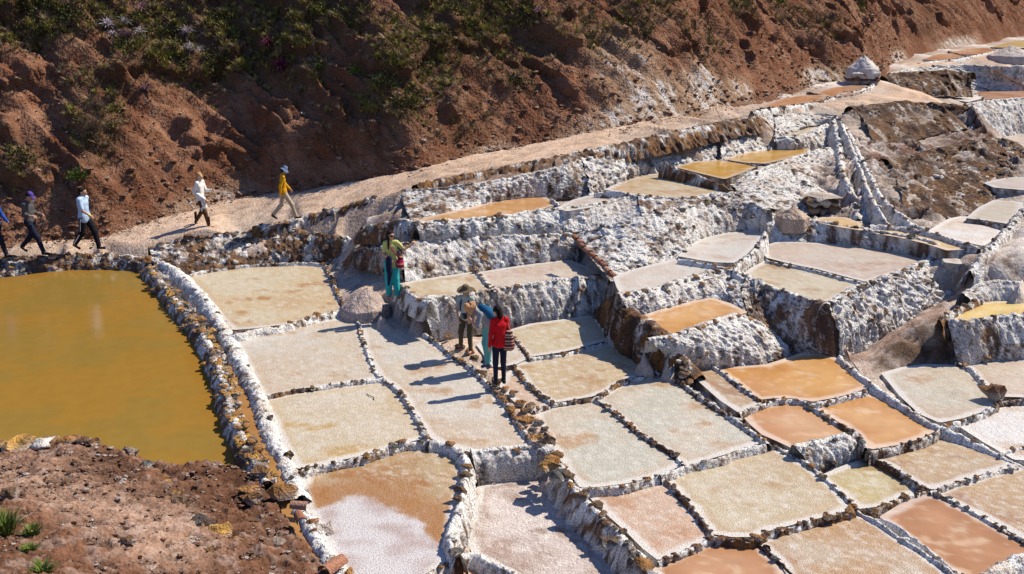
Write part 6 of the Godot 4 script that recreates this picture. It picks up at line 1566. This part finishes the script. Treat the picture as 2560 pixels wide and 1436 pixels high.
func people() -> void:
	var R := Vector3(1, 0, 0)
	# 1: half cut off by the left edge
	var f := Vector3(0.95, 0, 0.3).normalized()
	var j := stance(f)
	stride(j, f, "r", 0.62)
	person("person in a blue jacket and dark trousers cut off by the left edge", Vector3(-14.8, 0.3, -31.3), 1.05, j, {"top": Color(0.03, 0.08, 0.35), "legs": Color(0.02, 0.022, 0.035), "shoes": Color(0.03, 0.028, 0.026), "hair": Color(0.015, 0.012, 0.01)})
	# 2: grey sweater, purple cap
	j = stance(f)
	stride(j, f, "r", 0.78)
	j.head += f * 0.06
	j.face = (f + Vector3(0, -0.25, 0)).normalized()
	for s in ["l", "r"]:
		j["elbow_" + s] = j["shoulder_" + s] - Vector3(0, 0.28, 0) - f * 0.02
		j["wrist_" + s] = j["elbow_" + s] + f * 0.24 + Vector3(0, -0.02, 0)
	var p := person("walking person in a grey jumper and purple cap holding something small", Vector3(-13.93, 0.3, -31.6), 1.08, j, {"top": Color(0.09, 0.09, 0.095), "legs": Color(0.018, 0.02, 0.04), "shoes": Color(0.02, 0.018, 0.018), "cap": Color(0.10, 0.06, 0.30), "hair": Color(0.015, 0.012, 0.01), "sleeve": 1.6})
	var dev := put("phone", soft_box(Vector3(0.09, 0.06, 0.05), 0.01), plain(0.05, 0.05, 0.055, 0.4), p)
	dev.position = (j.wrist_l + j.wrist_r) * 0.5 + f * 0.12
	# 3: white and light blue T-shirt
	f = Vector3(0.97, 0, 0.2).normalized()
	j = stance(f)
	stride(j, f, "l", 0.6)
	j.wrist_r = j.elbow_r + f * 0.2 + Vector3(0, -0.12, 0)
	j.face = (f + Vector3(0, -0.12, -0.25)).normalized()
	p = person("young person in a light blue T-shirt and black striped track trousers", Vector3(-12.5, 0.32, -32.0), 1.1, j, {"top": Color(0.42, 0.56, 0.78), "legs": Color(0.015, 0.015, 0.02), "shoes": Color(0.03, 0.03, 0.03), "hair": Color(0.012, 0.01, 0.01), "sleeve": 0.85, "long_top": 0.10, "top_ease": 0.03, "leg_ease": 0.022})
	put("trouser_stripe", skin([[j.hip_r + f.cross(Vector3.UP) * 0.085, j.knee_r + f.cross(Vector3.UP) * 0.066, 0.022, 0.022], [j.knee_r + f.cross(Vector3.UP) * 0.066, j.ankle_r + f.cross(Vector3.UP) * 0.048, 0.022, 0.02]], 0.01, 0.01), plain(0.72, 0.72, 0.72), p)
	put("wristband", skin([[j.wrist_r - Vector3(0.01, 0, 0), j.wrist_r + Vector3(0.01, 0, 0), 0.036, 0.036]], 0.01, 0.01), plain(0.6, 0.55, 0.05), p)
	# 4: white top, brown trousers, fair hair
	f = Vector3(0.93, 0, 0.35).normalized()
	j = stance(f)
	stride(j, f, "r", 0.62)
	j.wrist_r = j.hips + f * 0.22 + Vector3(0, -0.05, 0.1)
	j.wrist_l = j.elbow_l + f * 0.26 + Vector3(0, 0.03, 0)
	p = person("fair haired person in a white top with brown trousers tucked into boots", Vector3(-9.38, 0.72, -33.15), 1.0, j, {"top": Color(0.78, 0.76, 0.72), "legs": Color(0.11, 0.05, 0.025), "shoes": Color(0.07, 0.03, 0.018), "hair": Color(0.42, 0.27, 0.11), "slim": 0.88, "hair_fall": Vector3(0, -0.15, 0), "long_top": 0.06, "boot": 0.25, "skin": Color(0.52, 0.32, 0.22)})
	put("apron_cloth", skin([[j.hips + f * 0.07 + Vector3(-0.03, -0.02, 0.08), j.hips + f * 0.12 + Vector3(-0.02, -0.34, 0.09), 0.06, 0.09], [j.hips + f * 0.10 + Vector3(0.03, -0.02, 0.05), j.hips + f * 0.14 + Vector3(0.03, -0.30, 0.06), 0.06, 0.08]], 0.014, 0.03), cloth_material(Color(0.70, 0.66, 0.60)), p)
	# 5: yellow jacket and denim hat, long step
	f = Vector3(0.94, 0, -0.3).normalized()
	j = stance(f)
	stride(j, f, "r", 0.78)
	j.face = (f + Vector3(0, -0.35, 0.25)).normalized()
	j.head += f * 0.05
	p = person("walking person in a yellow jacket, beige trousers and denim sun hat", Vector3(-6.74, 1.12, -32.5), 0.93, j, {"top": Color(0.62, 0.32, 0.015), "legs": Color(0.48, 0.38, 0.28), "shoes": Color(0.05, 0.045, 0.04), "hat": [Color(0.13, 0.19, 0.32), 0.165, -0.055, 0.10], "hair": Color(0.015, 0.012, 0.012), "slim": 0.88, "hair_fall": Vector3(0, -0.24, 0), "hair_wide": 0.04, "long_top": 0.06, "leg_ease": 0.016})
	# 6: the woman in teal trousers, facing us, one arm on the wall
	f = Vector3(0.25, 0, 0.97).normalized()
	j = stance(f)
	j.face = Vector3(0.55, -0.1, 0.83).normalized()
	j.elbow_l = j.shoulder_l + Vector3(0.2, -0.17, 0.02)
	j.wrist_l = j.elbow_l + Vector3(0.2, 0.12, -0.05)
	j.elbow_r = j.shoulder_r + Vector3(-0.06, -0.27, 0.02)
	j.wrist_r = j.elbow_r + Vector3(0.17, -0.08, 0.16)
	j.ankle_l += Vector3(0.05, 0, 0.06)
	j.toe_l += Vector3(0.07, 0, 0.06)
	p = person("long haired woman in teal trousers and pale yellow green top leaning on the wall", Vector3(-2.9, 0.62, -26.05), 0.99, j, {"top": Color(0.50, 0.52, 0.18), "legs": Color(0.03, 0.36, 0.38), "shoes": Color(0.16, 0.11, 0.09), "hair": Color(0.014, 0.011, 0.011), "slim": 0.88, "hair_fall": Vector3(-0.03, -0.33, 0), "hair_front": true, "sleeve": 0.6, "long_top": 0.12, "leg_ease": 0.042, "cuff": 0.05})
	put("scarf", skin([[j.wrist_r + Vector3(0.03, 0.03, 0.05), j.wrist_r + Vector3(0.03, -0.3, 0.08), 0.07, 0.08], [j.wrist_r + Vector3(0.03, -0.3, 0.08), j.wrist_r + Vector3(-0.01, -0.62, 0.08), 0.075, 0.03], [j.wrist_r + Vector3(-0.02, 0.0, 0.04), j.wrist_r + Vector3(-0.02, -0.25, 0.07), 0.06, 0.05]], 0.014, 0.03), cloth_material(Color(0.016, 0.02, 0.045)), p)
	put("sunglasses", skin([[j.head + Vector3(-0.01, 0.008, 0.105), j.head + Vector3(0.085, 0.005, 0.075), 0.017, 0.017]], 0.007, 0.01), plain(0.03, 0.01, 0.01, 0.2), p)
	var bag := put("shoulder_bag", skin([[j.hip_l + Vector3(0.13, -0.02, 0.1), j.hip_l + Vector3(0.18, 0.12, 0.08), 0.1, 0.07], [j.hip_l + Vector3(0.19, -0.03, 0.08), j.hip_l + Vector3(0.17, 0.1, 0.06), 0.085, 0.07]], 0.012, 0.03, Color.WHITE, PackedColorArray([Color(0.45, 0.02, 0.09), Color(0.45, 0.02, 0.09), Color(0.10, 0.02, 0.05), Color(0.5, 0.2, 0.12)]), 0.045), cloth_material(Color(1, 1, 1)), p)
	put("strap", skin([[j.hip_l + Vector3(0.1, 0.15, 0.1), j.chest + Vector3(0.0, 0.02, 0.13), 0.013, 0.013], [j.chest + Vector3(0, 0.02, 0.13), j.shoulder_r.lerp(j.neck, 0.5) + Vector3(0, 0.05, 0.05), 0.013, 0.013]], 0.008, 0.01), plain(0.3, 0.03, 0.06), p)
	# 7: broad hat, olive trousers, facing left
	f = Vector3(-0.45, 0, 0.89).normalized()
	j = stance(f)
	j.face = Vector3(-0.5, -0.35, 0.8).normalized()
	j.hip_l += Vector3(0.02, 0, 0)
	j.ankle_r = Vector3(-0.15, 0.14, -0.12)
	j.knee_r = Vector3(-0.14, 0.52, 0.0)
	j.toe_r = j.ankle_r + Vector3(-0.11, -0.045, 0.11)
	j.ankle_l = Vector3(0.10, 0.08, 0.12)
	j.toe_l = j.ankle_l + Vector3(-0.05, -0.045, 0.14)
	j.elbow_r = j.shoulder_r + Vector3(-0.09, -0.24, 0.06)
	j.wrist_r = j.elbow_r + Vector3(0.04, -0.22, 0.12)
	p = person("person in a broad olive sun hat and olive trousers behind the stooping one", Vector3(-1.0, 0.12, -23.45), 0.91, j, {"top": Color(0.36, 0.42, 0.42), "legs": Color(0.085, 0.075, 0.045), "shoes": Color(0.15, 0.06, 0.03), "hat": [Color(0.13, 0.10, 0.065), 0.22, -0.02, 0.11], "hair": Color(0.03, 0.02, 0.014), "sleeve": 0.8, "boot": 0.08, "leg_ease": 0.006})
	var r := f.cross(Vector3.UP).normalized()
	for s in [-1.0, 1.0]:
		put("rucksack_strap", skin([[j.neck + r * 0.1 * s - f * 0.02 + Vector3(0, 0.01, 0), j.chest + r * 0.1 * s + f * 0.105, 0.024, 0.024], [j.chest + r * 0.1 * s + f * 0.105, j.chest + r * 0.14 * s - Vector3(0, 0.2, 0) + f * 0.05, 0.022, 0.02]], 0.01, 0.01), cloth_material(Color(0.05, 0.055, 0.05)), p)
	put("rucksack", skin([[j.chest - f * 0.19 + r * 0.06, j.hips - f * 0.19 + r * 0.06 + Vector3(0, 0.08, 0), 0.1, 0.1], [j.chest - f * 0.19 - r * 0.06, j.hips - f * 0.19 - r * 0.06 + Vector3(0, 0.08, 0), 0.1, 0.1]], 0.016, 0.03), cloth_material(Color(0.06, 0.07, 0.065)), p)
	# 8: stooping, tan hat, camera at the face, blue rucksack
	f = Vector3(-0.9, 0, 0.42).normalized()
	j = stance(f)
	j.hips = Vector3(0, 0.9, 0) - f * 0.06
	j.chest = j.hips + f * 0.24 + Vector3(0, 0.27, 0)
	j.neck = j.chest + f * 0.12 + Vector3(0, 0.09, 0)
	j.head = j.neck + f * 0.11 + Vector3(0, 0.05, 0)
	j.face = (f + Vector3(0, -0.55, 0)).normalized()
	r = f.cross(Vector3.UP).normalized()
	for s in [["l", -1.0], ["r", 1.0]]:
		var q: Vector3 = r * float(s[1])
		j["shoulder_" + s[0]] = j.neck - f * 0.05 + q * 0.17 - Vector3(0, 0.05, 0)
		j["elbow_" + s[0]] = j["shoulder_" + s[0]] + f * 0.10 - Vector3(0, 0.26, 0) + q * 0.05
		j["wrist_" + s[0]] = j["elbow_" + s[0]] + f * 0.13 + Vector3(0, 0.19, 0) - q * 0.14
		j["hip_" + s[0]] = j.hips + q * 0.09 - Vector3(0, 0.05, 0)
		j["knee_" + s[0]] = Vector3(0, 0.47, 0) + q * 0.10 + f * 0.01
		j["ankle_" + s[0]] = Vector3(0, 0.08, 0) + q * 0.11 + f * (0.06 if s[0] == "l" else -0.06)
		j["toe_" + s[0]] = j["ankle_" + s[0]] + f * 0.14 + q * 0.03 - Vector3(0, 0.045, 0)
	p = person("stooping person in a tan sun hat photographing the ponds with a blue rucksack", Vector3(-0.52, 0.14, -22.6), 1.0, j, {"top": Color(0.24, 0.26, 0.30), "legs": Color(0.11, 0.36, 0.36), "shoes": Color(0.05, 0.08, 0.16), "slim": 0.93, "hat": [Color(0.55, 0.29, 0.14), 0.17, -0.06, 0.11], "hair": Color(0.05, 0.03, 0.02), "sleeve": 0.9, "leg_ease": 0.026, "cuff": 0.052, "leg_to": 0.88})
	var back: Vector3 = (j.chest + j.hips) * 0.5 + Vector3(0, 0.10, 0) - f * 0.10
	var spine: Vector3 = (j.neck - j.hips).normalized()
	put("rucksack", skin([[back - spine * 0.16 + r * 0.07, back + spine * 0.2 + r * 0.06, 0.115, 0.1], [back - spine * 0.16 - r * 0.07, back + spine * 0.2 - r * 0.06, 0.115, 0.1], [back - spine * 0.12 + Vector3(0, 0.07, 0) - f * 0.04, back + spine * 0.02 + Vector3(0, 0.07, 0) - f * 0.04, 0.08, 0.07]], 0.015, 0.035), cloth_material(Color(0.015, 0.10, 0.22)), p)
	put("rucksack_pocket", skin([[back + spine * 0.17 + r * 0.05 + Vector3(0, 0.085, 0), back + spine * 0.17 - r * 0.05 + Vector3(0, 0.085, 0), 0.03, 0.03]], 0.01, 0.01), cloth_material(Color(0.5, 0.42, 0.02)), p)
	dev = put("camera", soft_box(Vector3(0.13, 0.09, 0.07), 0.015), plain(0.02, 0.02, 0.022, 0.4), p)
	dev.position = (j.wrist_l + j.wrist_r) * 0.5 + f * 0.09 + Vector3(0, 0.03, 0)
	dev.rotation.y = atan2(f.x, f.z)
	# 9: red top, seen from behind
	f = Vector3(-0.35, 0, -0.93).normalized()
	j = stance(f)
	j.face = Vector3(-0.75, -0.3, -0.55).normalized()
	j.head += Vector3(-0.05, -0.01, 0)
	j.wrist_l = j.elbow_l + Vector3(-0.03, -0.25, 0.02)
	r = f.cross(Vector3.UP).normalized()
	p = person("dark haired woman in a red top and dark jeans with a striped shoulder bag", Vector3(-0.25, 0.14, -21.45), 1.0, j, {"top": Color(0.50, 0.012, 0.018), "legs": Color(0.018, 0.022, 0.045), "shoes": Color(0.03, 0.025, 0.022), "hair": Color(0.012, 0.009, 0.009), "slim": 0.88, "hair_fall": Vector3(0.0, -0.16, 0.02), "boot": 0.1, "leg_ease": 0.004, "long_top": 0.03})
	var at: Vector3 = j.hips + r * 0.21 + Vector3(0, 0.04, 0.06)
	put("striped_bag", skin([[at + Vector3(-0.03, -0.14, 0), at + Vector3(-0.02, 0.13, 0), 0.11, 0.075], [at + Vector3(0.05, -0.14, 0), at + Vector3(0.03, 0.13, 0), 0.11, 0.075]], 0.011, 0.03, Color.WHITE, PackedColorArray([Color(0.10, 0.02, 0.025), Color(0.48, 0.38, 0.30), Color(0.28, 0.03, 0.03), Color(0.03, 0.02, 0.03), Color(0.42, 0.30, 0.22)]), 0.026), cloth_material(Color(1, 1, 1)), p)
	put("strap", skin([[at + Vector3(-0.04, 0.16, 0), j.shoulder_r.lerp(j.neck, 0.3) + Vector3(0, 0.06, 0.02), 0.016, 0.016], [at + Vector3(0.05, 0.16, 0.0), j.shoulder_r.lerp(j.neck, 0.3) + Vector3(0.02, 0.06, 0.03), 0.016, 0.016]], 0.009, 0.01), cloth_material(Color(0.35, 0.2, 0.18)), p)

func soft_box(size: Vector3, r: float) -> ArrayMesh:
	var h := size * 0.5 - Vector3.ONE * r
	var bones := []
	for y in [-1.0, 0.0, 1.0]:
		for z in [-1.0, 1.0]:
			bones.append([Vector3(-h.x, h.y * y, h.z * z), Vector3(h.x, h.y * y, h.z * z), r * 1.7, r * 1.7])
	return skin(bones, 0.008, 0.012)

func plants() -> void:
	# rosettes with pale stiff leaves
	for q in ROSETTES:
		var p := hill_at(q[0], q[1])
		var pale: bool = q[3] == "pale"
		var a := Color(0.50, 0.48, 0.52) if pale else Color(0.10, 0.025, 0.045)
		var b := Color(0.28, 0.22, 0.27) if pale else Color(0.22, 0.04, 0.09)
		if q[3] == "dull":
			a = Color(0.16, 0.10, 0.12)
			b = Color(0.30, 0.17, 0.20)
		var root := base("rosette_plant", p + Vector3(0, 0.12, 0) - UPHILL * 0.18, q[0] * 3.0)
		root.rotation.x = 0.5
		tag(root, q[4], "rosette plant", "rosette plants on the slope")
		put("leaves", rosette(26 if pale else 34, q[2], int(q[0] * 10), a, b), M.leaf, root)
		var stem := CylinderMesh.new()
		stem.top_radius = 0.04
		stem.bottom_radius = 0.06
		stem.height = 0.35
		var o := put("stem", stem, plain(0.05, 0.035, 0.025), root)
		o.position.y = -0.16
	var bushes := {"green": [leafy(220, Vector3(0.42, 0.42, 0.38), 0.10, 5), Color(0.07, 0.115, 0.022)], "dark": [leafy(260, Vector3(0.5, 0.42, 0.45), 0.08, 6), Color(0.035, 0.045, 0.016)], "dry": [twiggy(240, 0.75, 7), Color(0.17, 0.13, 0.10)]}
	for q in BUSHES:
		var p := hill_at(q[0], q[1])
		var b: Array = bushes[q[3]]
		var root := base("bush", p + Vector3(0, 0.03, 0) - UPHILL * 0.12, q[0])
		root.scale = Vector3.ONE * float(q[2])
		tag(root, q[4], "bush", "bushes on the slope")
		put("twigs", twiggy(40, 0.5, int(q[0] * 7)), tinted(M.twig, Color(0.09, 0.06, 0.04)), root)
		if q[3] != "dry": put("foliage", b[0], tinted(M.leaf, b[1]), root)
		else: put("branches", b[0], tinted(M.twig, b[1]), root)
	# grass and scrub over the slope
	var grass := [[], []]
	var scrub := [[], []]
	var straw := [[], []]
	var length := foot_step * (foot.size() - 1)
	var r := RandomNumberGenerator.new()
	r.seed = 21
	for i in 80000:
		var s := r.randf() * minf(length, 62.0)
		var d := pow(r.randf(), 0.8) * 15.0 + 0.2
		var g := grassy(s, d)
		var n := coarse.get_noise_2d(s * 2.6, d * 3.2) + 0.7 * medium.get_noise_2d(s * 0.6, d * 0.8)
		if r.randf() > g * (0.55 + 1.1 * n) + 0.03 + 0.16 * maxf(0.0, coarse.get_noise_2d(s * 0.7 + 90.0, d * 0.9)): continue
		var p := hill_at(s, d)
		var b := Basis(Vector3.UP, r.randf() * TAU).scaled(Vector3.ONE * r.randf_range(0.5, 1.1) * (0.6 + 0.5 * g))
		b = Basis(Vector3(1, 0, 0.4).normalized(), 0.35) * b
		var kind := r.randf() + n * 0.35
		if kind < 0.34 * g:
			scrub[0].append(Transform3D(b, p))
			scrub[1].append(Color(0.07, 0.072, 0.022).lerp(Color(0.15, 0.155, 0.04), r.randf()).lerp(Color(0.10, 0.065, 0.035), r.randf() * 0.5))
		elif kind < 0.72 * g + 0.12:
			grass[0].append(Transform3D(b, p))
			grass[1].append(Color(0.18, 0.18, 0.04).lerp(Color(0.32, 0.27, 0.08), r.randf()))
		else:
			straw[0].append(Transform3D(b, p))
			straw[1].append(Color(0.34, 0.25, 0.14).lerp(Color(0.12, 0.085, 0.06), r.randf()))
	scatter("grass", tuft(20, 0.26, 0.20, 3), M.leaf, grass[0], grass[1], "olive grass growing in patches over the red slope")
	scatter("dry_grass", tuft(16, 0.22, 0.26, 4), M.leaf, straw[0], straw[1], "dry straw coloured grass on the red slope")
	scatter("undergrowth", leafy(46, Vector3(0.24, 0.20, 0.22), 0.075, 8), M.leaf, scrub[0], scrub[1], "low dark scrub covering the upper slope")
	for q in MOUND_GRASS:
		var o := put("grass_tuft", tuft(130, q[4], q[5], int(q[0] * 10)), tinted(M.leaf, Color(0.11, 0.15, 0.03)))
		o.position = Vector3(q[0], q[1], q[2])
		tag(o, q[3], "grass tuft", "grass tufts on the near mound")

var tints := {}
func tinted(m: StandardMaterial3D, c: Color) -> StandardMaterial3D:
	var key := [m, c]
	if not tints.has(key):
		tints[key] = m.duplicate()
		tints[key].albedo_color = c.linear_to_srgb()
	return tints[key]

func pebbles() -> void:
	var meshes := [lump(201, Color(1, 1, 1), 1.0, 0.7), lump(202, Color(1, 1, 1), 1.0, 0.6)]
	var r := RandomNumberGenerator.new()
	r.seed = 33
	var m: StandardMaterial3D = M.stone.duplicate()
	for k in 2:
		var where := []
		var tone := []
		# near mound
		var P := points3(MOUND)
		var t := tin_grid(P, PackedColorArray(range(P.size()).map(func(i): return Color.WHITE)), -9.0, -19.5, 157, 201, 0.05)
		for i in 9000:
			var a := r.randi() % 157
			var b := r.randi() % 201
			if not t[2][b * 157 + a]: continue
			var y: float = t[0][b * 157 + a]
			if y < -0.05: continue
			var p := Vector3(-9.0 + a * 0.05 + r.randf() * 0.05, y + 0.01, -19.5 + b * 0.05 + r.randf() * 0.05)
			var clump := medium.get_noise_3dv(p * 0.8)
			if r.randf() > 0.5 + clump: continue
			var s := 0.014 + 0.075 * pow(r.randf(), 5.0)
			where.append(Transform3D(Basis(Vector3.UP, r.randf() * TAU).scaled(Vector3(s * 1.3, s, s)), p))
			tone.append([Color(0.38, 0.25, 0.19), Color(0.17, 0.09, 0.06), Color(0.55, 0.46, 0.41), Color(0.26, 0.14, 0.09)][r.randi() % 4])
		scatter("gravel", meshes[k], m, where, tone, "small pebbles strewn over the near mound")
		where = []
		tone = []
		for i in 5200:
			var s := r.randf() * 58.0
			var d := pow(r.randf(), 2.0) * 9.0
			var p := hill_at(s, d)
			var q := 0.025 + 0.13 * pow(r.randf(), 7.0) * (1.3 if d < 2.0 else 0.6)
			where.append(Transform3D(Basis(Vector3.UP, r.randf() * TAU).scaled(Vector3(q * 1.3, q, q)), p + Vector3(0, q * 0.15, 0)))
			tone.append([Color(0.42, 0.26, 0.17), Color(0.30, 0.15, 0.09), Color(0.20, 0.10, 0.065), Color(0.50, 0.37, 0.28), Color(0.34, 0.19, 0.125)][r.randi() % 5])
		# stones kicked about on the footpath
		for i in 700:
			var s := r.randf() * 46.0
			var d := -0.15 - 1.0 * r.randf() * (1.0 if r.randf() < 0.4 else 0.25)
			var f := foot_at(s)
			var q := 0.02 + 0.06 * pow(r.randf(), 3.0)
			where.append(Transform3D(Basis(Vector3.UP, r.randf() * TAU).scaled(Vector3(q * 1.3, q, q)), f + UPHILL * d))
			tone.append([Color(0.46, 0.31, 0.23), Color(0.34, 0.20, 0.13), Color(0.58, 0.46, 0.38)][r.randi() % 3])
		scatter("rubble", meshes[k], m, where, tone, "loose stones lying on the eroded slope")

func canal(wide: float, label: String, at: Array) -> void:
	var line := spaced(points3(at), 0.15)
	var V := PackedVector3Array()
	var C := PackedColorArray()
	for i in line.size():
		var t := (line[mini(i + 1, line.size() - 1)] - line[maxi(i - 1, 0)])
		t.y = 0
		var side := Vector3(-t.z, 0, t.x).normalized() * wide * 0.5
		for u in [-1.0, 0.0, 1.0]:
			V.append(line[i] + side * u)
			C.append(Color(0.24, 0.12, 0.04).lerp(Color(0.33, 0.18, 0.07), 0.5 + 0.5 * medium.get_noise_3dv(line[i] + side * u)))
	tag(put("canal_water", sheet(3, line.size(), V, C, true), M.water), label, "", "", "structure")
